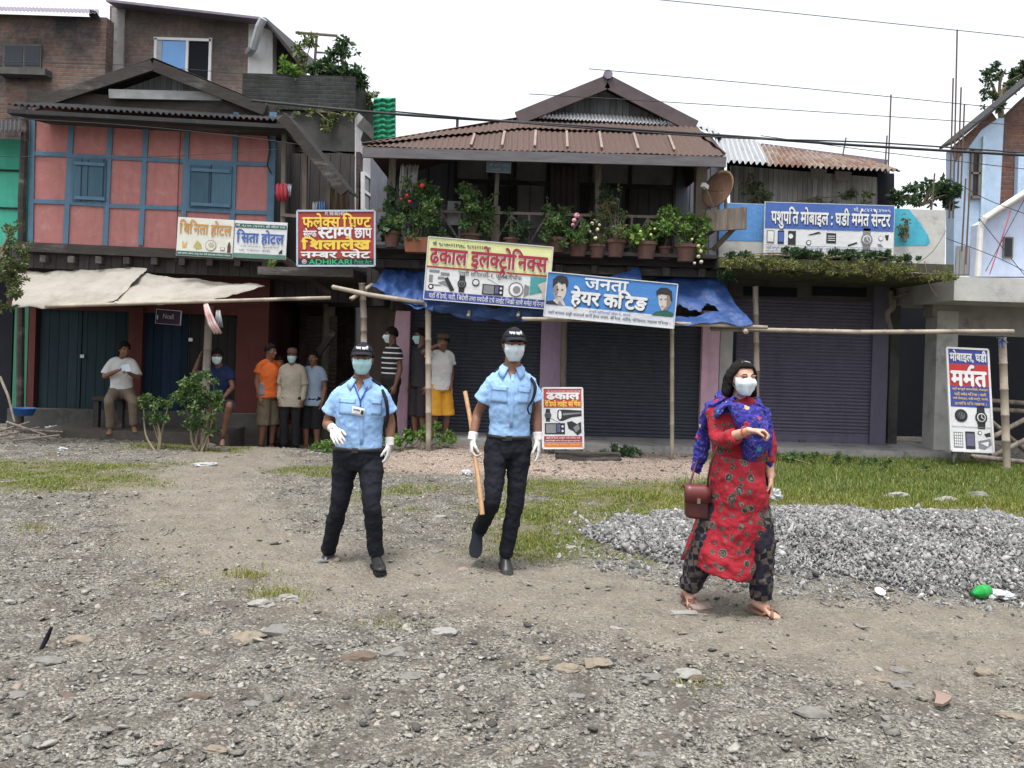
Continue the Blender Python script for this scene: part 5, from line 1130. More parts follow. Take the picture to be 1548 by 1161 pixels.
potted(630, 382, Yb, 36, 22, 'tall rose bush with red blooms in an orange trough', [(628, 320, 36, 30), (634, 292, 14, 12), (610, 298, 10, 8), (648, 318, 20, 24), (612, 300, 16, 20), (600, 330, 20, 24), (640, 345, 24, 18)], mat_leaf, mat_orangepot, 1100, .06, [(638, 281, 5.5, fRed), (615, 296, 4.5, fRed), (619, 305, 3.5, fRed), (606, 301, 3, fRed)], 2, box=True, stems=9)
potted(712, 374, Yb+.1, 30, 20, 'tall bright green shrub standing behind the lime signboard', [(708, 300, 26, 20), (716, 326, 24, 26), (742, 308, 9, 18), (712, 352, 18, 16), (735, 340, 12, 16)], mat_leaf, n=900, leaf=.055, seed=3, stems=8)
potted(672, 378, Yb+.12, 22, 20, 'low leafy plant between the rose bush and the tall shrub', [(672, 352, 18, 14)], mat_leafdark, n=200, leaf=.05, seed=31)
potted(773, 378, Yb+.1, 24, 18, 'thin dull green plant behind the right end of the lime signboard', [(775, 345, 22, 18), (768, 330, 8, 16), (790, 352, 14, 12)], mat_leafdark, n=240, leaf=.05, seed=32)
potted(842, 382, Yb, 30, 22, 'sprawling light green climber with two long shoots before the railing', [(836, 345, 20, 22), (848, 360, 18, 12), (826, 322, 4, 20), (854, 318, 14, 5), (846, 338, 16, 16)], mat_leaf, n=620, leaf=.06, seed=4, stems=8)
potted(873, 388, Yb, 30, 24, 'clay pot with a pink hydrangea like bloom', [(868, 352, 22, 14), (880, 360, 14, 10)], mat_leaf, n=420, leaf=.075, flowers=[(872, 326, 6, fPink), (868, 333, 5, fPink), (866, 340, 4, fPink)], seed=5)
potted(902, 390, Yb, 26, 20, 'small clay pot with pale withered cream flowers', [(898, 352, 12, 22), (906, 365, 10, 8)], mat_leafolive, n=260, leaf=.045, flowers=[(895, 338, 4, fCream), (903, 347, 4, fCream), (892, 350, 3, fCream), (900, 360, 4, fCream), (906, 340, 3, fCream)], seed=6)
potted(930, 389, Yb, 30, 26, 'clay pot with a wispy grey green bush right of the withered flowers', [(928, 345, 22, 24), (922, 318, 12, 16), (936, 300, 8, 14)], mat_leafolive, n=430, leaf=.045, seed=7, stems=9)
potted(976, 392, Yb, 32, 26, 'clay pot with yellow green variegated leaves', [(974, 358, 22, 10), (988, 350, 10, 8), (962, 352, 10, 8)], mat_leaflight, n=200, leaf=.085, flowers=[(968, 350, 3, fYel), (984, 355, 3, fYel), (972, 362, 3, fYel), (990, 346, 3, fYel)], seed=8, asp=.8)
potted(1004, 393, Yb+.12, 22, 20, 'dark clay pot half hidden between variegated plant and big creeper', [(1002, 362, 12, 12)], mat_leafdark, n=160, leaf=.05, seed=9)
potted(1036, 396, Yb, 34, 26, 'big bushy creeper with a trailing tail of pale yellow leaves', [(1020, 335, 26, 22), (1040, 348, 24, 18), (1005, 340, 14, 10), (1060, 340, 12, 14), (1050, 365, 18, 10)], mat_leaflight, n=950, leaf=.06, flowers=[(1056, 372, 4, fYel), (1059, 380, 4, fYel), (1056, 388, 4, fYel), (1060, 396, 4, fCream), (1050, 398, 3, fCream), (1046, 362, 3, fYel)], seed=10, stems=8)
potted(916, 325, 11.5, 18, 14, 'little orange pot with a dark plant hung on the balcony post', [(914, 300, 12, 16)], mat_leafdark, mat_orangepot, 200, .045, seed=11)
potted(1066, 340, 11.7, 16, 14, 'tiny clay pot in the dark corner beside the thick balcony post', [(1066, 318, 10, 14)], mat_leafdark, n=120, leaf=.05, seed=12)
# creepers and weeds on buildings
def weedy(label, px, py, Y, blobs, mat, n, leaf, seed, cat='plant', name='wild_plant', cl=6, stems=5, group=None, droop=.2, asp=.5):
    b = P(px, py, Y); u = Y/FOC; t = thing(name, b, label, cat, group); clumps = []
    for i, (cx, cy, rx, ry) in enumerate(blobs): clumps += rnd_clumps(P(cx, cy, Y), (rx*u*.8, min(rx, 30)*u*.7, ry*u*.8), cl, min(rx, ry)*u*.42, seed+i)
    m = MB(); g = random.Random(seed)
    for q in g.sample(clumps, min(stems, len(clumps))): e = Vector(q[0]); m.tube([b, b.lerp(e, .5)+Vector((g.uniform(-.05, .05), 0, .05)), e], [.02, .013, .005], 6, 3)
    m.build('stem', mat_stem, t); foliage(t, int(n*2.2), clumps, leaf*.66, mat, seed, droop=droop, asp=asp); return t
weedy('tall scraggly leafless looking bush left of the aerial on the roof', 462, 118, 15.4, [(455, 65, 10, 22), (468, 60, 10, 10), (458, 92, 8, 14)], mat_leafolive, 150, .12, 20)
weedy('dense dark rooftop bush right of the aerial mast', 495, 118, 15.4, [(492, 92, 20, 18), (482, 104, 14, 10), (505, 104, 12, 10)], mat_leafdark, 500, .13, 21)
weedy('ragged rooftop shrub with a shoot leaning right', 522, 118, 15.4, [(520, 70, 12, 14), (532, 78, 14, 5), (518, 95, 6, 20), (508, 68, 6, 6)], mat_leafdark, 200, .12, 22)
weedy('dark low bush at the right corner of the black roof', 533, 118, 15.3, [(528, 108, 14, 8), (540, 112, 8, 14), (548, 120, 6, 14)], mat_leafdark, 260, .13, 23)
weedy('bright leafy bush on the left part of the black parapet', 438, 118, 15.2, [(438, 104, 18, 10), (430, 98, 10, 8)], mat_leaflight, 300, .14, 24)
weedy('thin weeds sprouting along the sloping side parapet', 560, 150, 16.2, [(556, 140, 12, 10), (566, 150, 10, 12), (548, 132, 8, 10)], mat_leafolive, 170, .11, 25)
weedy('mossy weeds hanging under the black parapet', 470, 170, 15.05, [(420, 165, 26, 5), (480, 172, 30, 8), (515, 172, 26, 8), (500, 186, 20, 12)], mat_leafolive, 420, .08, 26, droop=.9)
weedy('leafy bushes growing behind the shed roof and concrete parapet', 1395, 310, 13.4, [(1385, 295, 30, 14), (1415, 285, 22, 18), (1360, 300, 18, 10), (1425, 300, 16, 18), (1395, 305, 34, 10)], mat_leafdark, 900, .11, 27, stems=10)
weedy('creeper spreading over the plank shed wall', 1150, 318, 13.5, [(1130, 290, 18, 14), (1160, 300, 24, 12), (1290, 300, 26, 14), (1250, 305, 24, 10), (1140, 280, 10, 12)], mat_leafolive, 520, .075, 28, droop=.6)
weedy('row of low weeds rooted on top of the mossy slab', 1240, 392, 11.2, [(1205, 384, 22, 8), (1260, 386, 34, 7), (1310, 386, 40, 7), (1360, 390, 30, 5), (1120, 388, 26, 5)], mat_leafdark, 4800, .05, 29, stems=12, cl=30)
weedy('fringe of bright moss along the lower edge of the slab', 1270, 412, 11.06, [(1130, 398, 40, 9), (1200, 404, 44, 9), (1280, 408, 50, 9), (1350, 412, 46, 9), (1410, 417, 34, 8), (1150, 394, 50, 7), (1300, 400, 60, 7)], leaf_mat('moss', (.06, .07, .02), (.17, .18, .05), (.25, .24, .09)), 9000, .036, 30, stems=0, cl=44, name='moss_fringe', cat='moss', droop=.8)
weedy('small fern drooping below the left end of the slab', 1098, 408, 11.2, [(1094, 412, 14, 10), (1105, 420, 8, 6)], mat_leafdark, 160, .06, 33, droop=.9)
weedy('thin weed growing on the teal painted parapet', 1368, 365, 11.6, [(1366, 352, 8, 10), (1370, 335, 5, 14)], mat_leafolive, 70, .07, 34)
weedy('small tuft sprouting under the red house beside the print shop board', 415, 398, 12.0, [(413, 400, 8, 7)], mat_leaflight, 60, .08, 35)
m = MB()
for a in ([(1380, 402), (1410, 380), (1432, 345)], [(1398, 395), (1405, 430), (1418, 450)], [(1370, 412), (1440, 416)]): m.tube([P(x, y, 11.0) for x, y in a], [.008, .006, .004], 5, 4)
tag(m.build('dry_vine', mat_oldwood, None, True), 'pale dry vine stems hanging on the end of the slab', 'vine')
# trees
def tree(label, px, py, Y, trunk, blobs, mat, n, leaf, seed, name='tree', r0=.1, cl=9):
    b = P(px, py, Y); u = Y/FOC; t = thing(name, b, label, 'tree')
    m = MB(); pts = [P(x, y, Y) for x, y in trunk]; m.tube(pts, [r0*(1-.6*i/(len(trunk)-1)) for i in range(len(trunk))], 9, 4)
    for i, (cx, cy, rx, ry) in enumerate(blobs): m.tube([pts[len(pts)//2], pts[-1].lerp(P(cx, cy, Y), .4), P(cx, cy, Y+random.uniform(-.3, .3))], [r0*.45, r0*.3, r0*.08], 7, 4)
    m.build('trunk', mat_stem, t, True); clumps = []
    for i, (cx, cy, rx, ry) in enumerate(blobs): clumps += rnd_clumps(P(cx, cy, Y), (rx*u*.8, rx*u*.8, ry*u*.8), cl, min(rx, ry)*u*.34, seed+i)
    foliage(t, int(n*2), clumps, leaf*.7, mat, seed, name='crown'); return t
tree('sparse dark tree rising behind the roof of the blue house', 1530, 330, 16.5, [(1530, 330), (1520, 230), (1512, 165), (1506, 140)], [(1495, 118, 16, 10), (1520, 105, 20, 10), (1545, 112, 18, 14), (1490, 140, 14, 8), (1500, 158, 14, 8), (1530, 130, 16, 10), (1570, 100, 24, 20)], mat_leafdark, 2400, .085, 40)
tree('leafy branch of a tree leaning in at the left border', -25, 690, 10.6, [(-40, 700), (-32, 560), (-20, 440), (-5, 390)], [(5, 390, 24, 26), (20, 370, 18, 22), (8, 425, 24, 22), (-10, 450, 26, 16), (22, 345, 8, 12), (15, 410, 22, 18)], mat_leafolive, 1500, .06, 41, r0=.07)
# bushes at the foot of the houses
def bush(label, px, py, blobs, mat, n, leaf, seed, stems, Y=None, name='bush', spread=14):
    p = GP(px, py); Y = p.y; u = Y/FOC; t = thing(name, p, label, 'bush'); clumps = []
    for i, (cx, cy, rx, ry) in enumerate(blobs): clumps += rnd_clumps(P(cx, cy, Y), (rx*u*.8, rx*u*.7, ry*u*.8), 9, min(rx, ry)*u*.36, seed+i)
    g = random.Random(seed); 
    for i in range(stems):
        e = Vector(g.choice(clumps)[0]); q = p+Vector((g.uniform(-1, 1)*spread*u*.5, g.uniform(-.1, .1), -.03)); m = MB()
        m.tube([q, q.lerp(e, .45)+Vector((g.uniform(-.08, .08), 0, -.05)), e], [.016, .012, .006], 6, 4); m.build('stem', M('pale bush stem', (.24, .2, .13), (.14, .115, .08), 9), t)
    foliage(t, int(n*2.0), clumps, leaf*.72, mat, seed); return t
bush('round headed green bush on many bare stems before the seated masked man', 300, 682, [(296, 585, 30, 22), (285, 605, 22, 18), (312, 610, 22, 22), (300, 575, 22, 14), (300, 628, 22, 14), (290, 645, 16, 12), (312, 648, 14, 10)], mat_leaf, 1900, .055, 50, 9)
bush('small light green bush left of the taller round headed bush', 238, 679, [(232, 605, 18, 10), (245, 612, 14, 10), (225, 612, 10, 8), (238, 632, 14, 10)], mat_leaf, 700, .055, 51, 5)
bush('low broad leaved green weeds behind the shorter guard', 640, 678, [(620, 660, 26, 10), (650, 655, 28, 12), (672, 664, 14, 8), (600, 668, 20, 8), (480, 690, 22, 8), (495, 678, 18, 12)], mat_leaflight, 1500, .065, 52, 6, spread=60)
bush('dark leafy weed at the foot of the left pink pillar', 600, 655, [(600, 635, 14, 14), (612, 645, 10, 8)], mat_leafdark, 260, .06, 53, 3)
bush('tuft of dark grass growing at the edge of the concrete plinth', 938, 690, [(925, 684, 16, 6), (950, 684, 18, 6), (938, 680, 16, 6)], mat_leafdark, 420, .06, 54, 2, spread=30)
bush('spreading dark green weeds in the grass beside the woman', 1230, 705, [(1190, 690, 24, 8), (1250, 695, 34, 8), (1320, 700, 40, 7), (1400, 706, 40, 6)], mat_leaf, 1100, .045, 55, 4, spread=100)
# ------------------------------------------------------------- grass
def blades(name, label, xy, h, wdt, mat, lean=.5):
    n = len(xy); z = ground_z(xy[:, 0], xy[:, 1]); b = np.stack([xy[:, 0], xy[:, 1], z-.01], 1)
    a = RNG.uniform(0, 2*np.pi, n); d = np.stack([np.cos(a), np.sin(a), np.zeros(n)], 1); e = np.stack([-np.sin(a), np.cos(a), np.zeros(n)], 1)
    h = h[:, None]; w = (wdt*RNG.uniform(.6, 1.3, n))[:, None]; ln = (lean*RNG.random(n))[:, None]; up = np.array([0, 0, 1.])
    m1 = b+up*h*.55+e*h*ln*.3; tp = b+up*h*(1-.25*ln)+e*h*ln
    V = np.stack([b-d*w, b+d*w, m1+d*w*.7, m1-d*w*.7, tp], 1).reshape(-1, 3); i = np.arange(n)[:, None]*5
    F = np.concatenate([i+[0, 1, 2], i+[0, 2, 3], i+[3, 2, 4]]); return tag(place_mesh(name, np_mesh(name, V, F, mat)), label, 'grass', kind='stuff')
N2 = 620000; gy = RNG.uniform(4.5, 12.2, N2); gx = RNG.uniform(-.72, .74, N2)*gy; dens = grass_mask(gx, gy)*(pile_h(gx, gy) < .01)
mid = RNG.random(N2) < dens*.9; gx, gy = gx[mid], gy[mid]
far = sstep(8.2, 9.6, gy)*(gx > 2); clump = np.clip(wob(gx*2.5, gy*2.5), .1, 1)
hh = (.018+.03*clump+.045*far)*RNG.uniform(.5, 1.3, len(gx))*np.where((gx > 1) & (gy < 9), 1.25, 1)
dark = RNG.random(len(gx)) < np.where(gx > 1.5, .12+.5*far, .35)
mat_gry = leaf_mat('yellow green grass', (.12, .13, .025), (.25, .25, .06), (.36, .31, .15), .3, .16)
mat_grd = leaf_mat('deep green grass', (.045, .09, .02), (.12, .19, .045), (.22, .21, .08), .3)
XYg = np.stack([gx, gy], 1)
blades('grass', 'short yellow green grass in patches on the yard', XYg[~dark], hh[~dark], .0042, mat_gry, 1.0)
blades('grass', 'deeper green grass and weeds near the shop plinths', XYg[dark], hh[dark], .0042, mat_grd, .8)
for px, py, n, hgt, lab in ((375, 870, 260, .05, 'low mossy grass tuft in the gravel, the topmost of three'), (420, 898, 340, .05, 'grass tuft sprouting beside the pale sunken stone'), (575, 943, 130, .03, 'thin line of moss across the brown track'), (1052, 1030, 150, .03, 'moss at the foot of the pale angular block'), (250, 880, 120, .03, 'faint mossy patch in the left gravel'), (55, 800, 150, .05, 'small yellow tuft near the left border of the gravel')):
    c = GP(px, py); q = np.stack([c.x+RNG.normal(0, .11, n), c.y+RNG.normal(0, .07, n)], 1); o = blades('grass_tuft', lab, q, hgt*RNG.uniform(.5, 1.3, n), .003, mat_gry, .9); o.name = 'grass'
# ------------------------------------------------------------- small things
def cloth(label, pts, mat, name, cat, th=.01, seed=0, n=10, wr=.02):
    """hanging cloth between a left and a right pixel outline at depth Y: list of (xl, xr, y)"""
    g = random.Random(seed); ph = g.uniform(0, 6); rows = []
    for j, (xl, xr, y, Y) in enumerate(pts): rows.append([P(xl+(xr-xl)*i/n, y+1.5*math.sin(i*1.7+ph), Y+wr*math.sin(i*1.9+ph+j*.4)) for i in range(n+1)])
    m = MB(); m.sheet(rows, th); return tag(m.build(name, mat, None, True), label, cat)
Yc = 12.35
cloth('red shirt hung to dry under the gallery roof', [(417, 432, 278, Yc), (416, 436, 292, Yc), (420, 434, 304, Yc)], K('laundry red', (.38, .03, .05)), 'shirt', 'laundry', seed=1)
cloth('white and dark checked cloth hung beside the red shirt', [(430, 441, 279, Yc+.05), (431, 440, 290, Yc+.05), (433, 439, 297, Yc+.05)], M('checked cloth', (.55, .58, .62), (.1, .13, .22), 28), 'laundry_cloth', 'laundry', seed=2)
cloth('small blue rag on the gallery rail above the print shop board', [(481, 492, 305, Yc), (482, 493, 314, Yc), (481, 491, 321, Yc)], K('rag blue', (.12, .25, .5)), 'rag', 'laundry', seed=3)
cloth('white rag on the gallery rail beside the blue rag', [(473, 480, 306, Yc), (472, 480, 320, Yc)], K('rag white', (.5, .5, .5)), 'rag', 'laundry', seed=4)
cloth('brown striped shawl hung at the end of the gallery', [(500, 524, 285, 12.9), (500, 526, 300, 12.9), (497, 528, 320, 12.9)], M('shawl', (.26, .19, .13), (.16, .11, .08), 12, stretch=(8, 8, .5)), 'shawl', 'laundry', seed=5)
m = MB(); g = random.Random(9)
for i in range(13):
    x = 607+i*2.1; m.tube([P(x, 250+g.uniform(-2, 3), 11.45), P(x+g.uniform(-3, 3), 268, 11.43), P(x+g.uniform(-5, 5), 285+g.uniform(-8, 14), 11.45)], [.012, .022, .008], 6, 4)
tag(m.build('hank', M('grey yarn', (.38, .37, .36), (.2, .2, .2), 14), None, True), 'hank of grey strips hanging from the balcony roof over the roses', 'hank')
cloth('long white strip of cloth dangling beside the hank on the balcony', [(609, 612, 252, 11.4), (608, 610, 275, 11.4), (602, 605, 296, 11.4)], K('rag white', (.5, .5, .5)), 'cloth_strip', 'cloth', seed=7, n=3, wr=.005)
cloth('crumpled white and pink plastic bag hanging from the awning pole', [(308, 314, 460, 10.95), (310, 320, 474, 10.93), (315, 327, 490, 10.95), (324, 336, 504, 10.95)], M('printed plastic bag', (.60, .58, .56), (.5, .18, .17), 9, .4, stretch=(1, 1, 1)), 'plastic_bag', 'bag', seed=8, wr=.03)
cloth('small grey plastic bag hanging beside the pink one', [(327, 333, 470, 11.0), (326, 335, 482, 11.0), (328, 337, 494, 11.0)], M('grey plastic', (.28, .29, .30), None, 9, .4), 'plastic_bag', 'bag', seed=9, wr=.02)
# soft drink bottle
p = GP(1478, 908); ax = Vector((-.86, -.50, -.02)).normalized(); bo = thing('plastic_bottle', p, 'crushed bright green plastic bottle lying at the foot of the stone heap', 'bottle')
t = NT('green bottle plastic'); t.b.inputs['Transmission Weight'].default_value = .35; t.b.inputs['IOR'].default_value = 1.3
mat_bot = t.done(t.mix(t.noise(14, t.coords()), (.01, .42, .06), (.02, .25, .05)), .12, .6)
m = MB(); c = p+Vector((.05, .05, .045)); m.lathe(c-ax*.09, [(.005, 0), (.034, .004), (.042, .02), (.042, .04), (.036, .05), (.043, .062), (.044, .10), (.040, .125), (.026, .155), (.014, .175), (.013, .195)], 18, ax); m.build('bottle_body', mat_bot, bo, 50)
m = MB(); m.lathe(c+ax*.10, [(.005, 0), (.016, .002), (.016, .018), (.005, .02)], 14, ax); m.build('cap', K('cap dark green', (.01, .10, .03)), bo)
m = MB(); m.lathe(c-ax*.02, [(.0445, 0), (.0455, .02), (.0445, .035)], 18, ax); m.build('label_band', K('label green', (.03, .30, .07)), bo)
def crumple(label, px, py, wpx, hpx, mat, seed, name='plastic_bag', cat='litter', thick=.35):
    p = GP(px, py); u = p.y/FOC; bm = bmesh.new(); bmesh.ops.create_icosphere(bm, subdivisions=4, radius=1); from mathutils import noise as N_
    for v in bm.verts:
        d = 1+.55*N_.noise(v.co*2+Vector((seed*7, 0, 0)))+.35*N_.noise(v.co*5+Vector((0, seed*3, 0))); c = v.co*d
        v.co = p+Vector((c.x*wpx*u/2, c.y*wpx*u/2*.8, (c.z*.5+.35)*hpx*u))
    me = bpy.data.meshes.new(name); bm.to_mesh(me); bm.free(); me.materials.append(mat); return tag(place_mesh(name, me), label, cat)
mat_plas = M('milky plastic', (.42, .43, .44), (.28, .29, .30), 14, .35)
crumple('clear white plastic bag scrap lying behind the green bottle', 1508, 903, 38, 12, mat_plas, 1)
crumple('crumpled white plastic bag in the grass beside the woman', 1172, 757, 18, 20, mat_plas, 2)
crumple('white plastic wrap on the ground among the sticks at the left', 84, 654, 30, 12, mat_plas, 3)
crumple('flat white plastic scrap in the middle of the left yard', 310, 703, 30, 4, mat_plas, 4)
crumple('white paper scrap on the red earth behind the taller guard', 706, 718, 15, 9, mat_plas, 5)
crumple('turquoise plastic scrap at the foot of the red standing board', 853, 685, 9, 6, K('scrap turquoise', (.2, .5, .5)), 6)
crumple('white paper scrap at the edge of the left grass patch', 95, 682, 12, 7, mat_plas, 7)
m = MB(); p = GP(1330, 899); m.lathe(p+Vector((0, 0, .02)), [(.002, 0), (.032, 0), (.036, .006), (.032, .010), (.002, .011)], 20, (.1, -.5, .85)); tag(m.build('plastic_disc', K('lid white', (.72, .72, .72)), None, 40), 'round white plastic lid at the foot of the stone heap', 'lid')
m = MB(); p = GP(1424, 1066); R = []
for j in range(9):
    v = j/8; w = .032*(1-.5*(2*v-1)**2)*(1 if v < .6 else .8); c = p+Vector((-.05+.10*v+.02*math.sin(v*5), -.06+.16*v, .028+.012*math.sin(v*4))); R.append([c+Vector((k*w, -k*w*.4, 0)) for k in (-1, -.4, .4, 1)])
m.sheet(R, .014); tag(m.build('sandal_sole', K('sole pink tan', (.25, .18, .15)), None, 40), 'lost pinkish sandal sole in the right foreground gravel', 'sole')
m = MB(); p = GP(68, 982); m.tube([p+Vector((-.02, 0, .0)), p+Vector((.0, .01, .05)), p+Vector((.03, .0, .115))], [.010, .013, .008], 7); tag(m.build('burnt_stick', mat_black), 'short black burnt stick standing in the left gravel', 'stick')
def slab(label, px, py, w, d, h, mat, rot, tilt=.1, name='stone_slab'):
    p = GP(px, py); bm = bmesh.new(); bmesh.ops.create_cube(bm, size=1); bmesh.ops.subdivide_edges(bm, edges=bm.edges[:], cuts=5, use_grid_fill=True); from mathutils import noise as N_
    Mx = Matrix.Translation(p+Vector((0, 0, h*.5))) @ Matrix.Rotation(rot, 4, 'Z') @ Matrix.Rotation(tilt, 4, 'X')
    for v in bm.verts:
        n_ = N_.noise(v.co*2.3+Vector((px, py, 0)))*.16+N_.noise(v.co*6+Vector((px, py, 0)))*.06; c = Vector((v.co.x*w*(1+n_), v.co.y*d*(1+n_), v.co.z*h*(1+n_*1.5))); v.co = Mx @ c
    me = bpy.data.meshes.new(name); bm.to_mesh(me); bm.free(); me.materials.append(mat); return tag(place_mesh(name, me), label, 'stone')
slab('broken slab with a rosy top lying between the feet of the woman', 1058, 921, .13, .10, .03, mat_st['pink'], .2, .15)
slab('thin grey flake of stone just left of the broken rosy slab', 1034, 928, .16, .06, .012, mat_st['pale'], .1, 0)
slab('rotten dark log on the red earth below the red standing board', 888, 694, .85, .16, .09, mat_beam, .02, 0, 'log')['category'] = 'log'
# basin, sticks and bench at the left house
m = MB(); p = P(35, 628, 12.0); m.lathe(p, [(.01, 0), (.13, 0), (.17, .10), (.18, .11), (.16, .105), (.12, .02), (.01, .015)], 22); tag(m.build('basin', K('basin blue', (.02, .09, .28)), None, 40), 'blue plastic basin on the step of the red house', 'basin')
for a in ([(0, 650, 11.3), (95, 655, 11.2)], [(10, 640, 11.3), (70, 660, 11.1)], [(-10, 664, 11.2), (60, 648, 11.3)], [(0, 572, 11.8), (12, 600, 11.6), (22, 640, 11.4)], [(20, 668, 11.0), (90, 660, 11.1)], [(-5, 655, 11.1), (45, 640, 11.4)]):
    m = MB(); m.tube([P(*q)+Vector((0, 0, .02)) for q in a], [.018, .012] if len(a) == 2 else [.02, .018, .012], 7); tag(m.build('stick', mat_oldwood), 'loose dry stick in the litter at the left border', 'stick', 'dry sticks at the left border')
bn = thing('bench', P(170, 655, 12.25), 'dark wooden bench along the doors of the red house', 'bench'); bn.location.z = .12
m = MB(); a, b = P(148, 601, 12.25), P(192, 602, 12.25); m.bar(a, b, .05, .34, up=(0, 1, 0)); m.build('seat', mat_beam, bn)
for x in (152, 188):
    m = MB(); q = P(x, 603, 12.25); m.box((q.x-.04, 12.12, .12), (q.x+.04, 12.2, q.z-.03)); m.build('leg', mat_beam, bn)
# ------------------------------------------------------------- people
V3 = Vector
def fold_disp(me, amp, size):
    return me
def skin_mat(name, c):
    t = NT(name); w = t.coords(); col = t.mix(t.ramp(t.noise(18, w, 4), [(.3, 0.), (.7, 1.)]), c, mix3(c, .82)); t.b.inputs['Subsurface Weight'].default_value = .08
    t.b.inputs['Subsurface Radius'].default_value = (.02, .008, .004); return t.done(col, .5, .35)
def cloth_mat(name, c, c2=None, weave=350, rough=.85, bump=.0008, wr=14):
    t = NT(name); w = t.coords(); col = t.mix(t.ramp(t.noise(5, w, 5), [(.3, 0.), (.7, 1.)]), c, c2 or mix3(c, .86))
    h = t.math('ADD', t.math('MULTIPLY', t.noise(wr, t.coords(scale=(1, 1, .45)), 5, .6, 1.2), 6.0), t.noise(weave, w, 1)); t.bump(h, bump); return t.done(col, rough, .2)
SK = {k: skin_mat('skin '+k, v) for k, v in {'brown': (.21, .10, .062), 'tan': (.36, .18, .115), 'fair': (.52, .30, .215), 'dark': (.16, .075, .05)}.items()}
mat_hair = M('black hair', (.006, .005, .005), (.014, .012, .011), 40, .75, .006, 70, stretch=(7, 7, 1), spec=.15)
mat_eye = M('eye', (.55, .53, .50), None, 5, .3); mat_iris = M('iris', (.02, .012, .01), None, 5, .2)
mat_sky = cloth_mat('sky blue uniform shirt', (.26, .42, .66), (.22, .36, .59)); mat_navy = cloth_mat('navy trousers', (.007, .008, .013), (.010, .011, .016))
mat_shoe = M('black leather', (.012, .012, .013), (.02, .02, .021), 9, .35); mat_glove = cloth_mat('white glove', (.62, .60, .58), None, 200, .6)
def mask_mat(name, c):
    t = NT(name); t.bump(t.n('TexWave', bands_direction='Z').outputs['Fac'], .001); return t.done(t.mix(t.noise(30, t.coords()), c, mix3(c, .9)), .8, .2)
mat_mask = mask_mat('pale blue mask', (.40, .62, .66)); mat_maskw = mask_mat('white mask', (.58, .66, .70))
mat_black2 = cloth_mat('black cap cloth', (.012, .013, .020))

def head_geo(m, c, f, u, k=1.0):
    s = f.cross(u).normalized(); e = lambda du, df, ds, a, b, d: m.ell(c+(u*du+f*df+s*ds)*k, s*a*k, f*b*k, u*d*k, 16, 10)
    e(.028, -.014, 0, .074, .092, .086); e(-.030, .020, 0, .062, .068, .082); e(-.085, .056, 0, .030, .030, .026); e(-.060, .012, 0, .056, .058, .045)
    for q in (-1, 1):
        e(-.022, .058, q*.034, .027, .028, .027); e(.010, -.004, q*.076, .012, .022, .034); e(-.018, .002, q*.074, .009, .012, .014); e(.027, .080, q*.030, .030, .014, .010)
    m.tube([c+(f*.086+u*.018)*k, c+(f*.101-u*.010)*k, c+(f*.108-u*.027)*k], [.009*k, .012*k, .016*k], 8, rnd=True)
    e(-.030, .092, 0, .020, .014, .010); e(-.056, .083, 0, .024, .012, .008); e(-.066, .081, 0, .022, .012, .009)
def hand_geo(m, w, d, n, t, k=1.0, curl=(.5, .55, .6, .65), thumb=.5, spread=.09):
    """w wrist, d towards the fingers, n palm normal (the way the fingers curl), t towards the thumb side"""
    d = d.normalized(); t = (t-d*t.dot(d)).normalized(); n = (n-d*n.dot(d)-t*n.dot(t)).normalized()
    m.loft([(w-d*.02*k, t*.027*k, n*.020*k), (w+d*.012*k, t*.028*k, n*.017*k), (w+d*.045*k, t*.040*k, n*.016*k), (w+d*.080*k, t*.042*k, n*.014*k), (w+d*.096*k, t*.036*k, n*.011*k)], 14)
    m.ell(w+(d*.035+t*.022+n*.008)*k, t*.020*k, d*.034*k, n*.016*k, 10, 7)
    for i, (o, L, r) in enumerate(((.030, .072, .0085), (.010, .080, .0088), (-.011, .074, .0085), (-.031, .058, .0075))):
        a = spread*(o/.03); p = w+(d*(.088 if i in (1, 2) else .082)+t*o)*k; dd = (d*math.cos(a)+t*math.sin(a)).normalized(); ang = curl[i]; pts = [p-dd*.012*k, p]; q = p; th = 0
        for seg, w_ in ((.45, .75), (.30, 1.0), (.25, .8)):
            th += ang*w_; q = q+(dd*math.cos(th)+n*math.sin(th))*L*seg*k; pts.append(q)
        m.tube(pts, [r*k*1.05, r*k*1.05, r*k, r*k*.92, r*k*.78], 8, 2, rnd=True)
    p = w+(d*.024+t*.026+n*.006)*k; d1 = (d*.72+t*.62+n*.3).normalized(); d2 = (d*.9+t*(.45-thumb*.6)+n*(.15+thumb*.5)).normalized()
    m.tube([p-d1*.012*k, p+d1*.034*k, p+d1*.034*k+d2*.026*k, p+d1*.034*k+d2*.046*k], [.013*k, .0115*k, .010*k, .008*k], 8, 2, rnd=True)
def limb(m, pts, rad, sub=4, n=14, **kw): m.tube(pts, rad, n, sub, rnd=True, **kw)

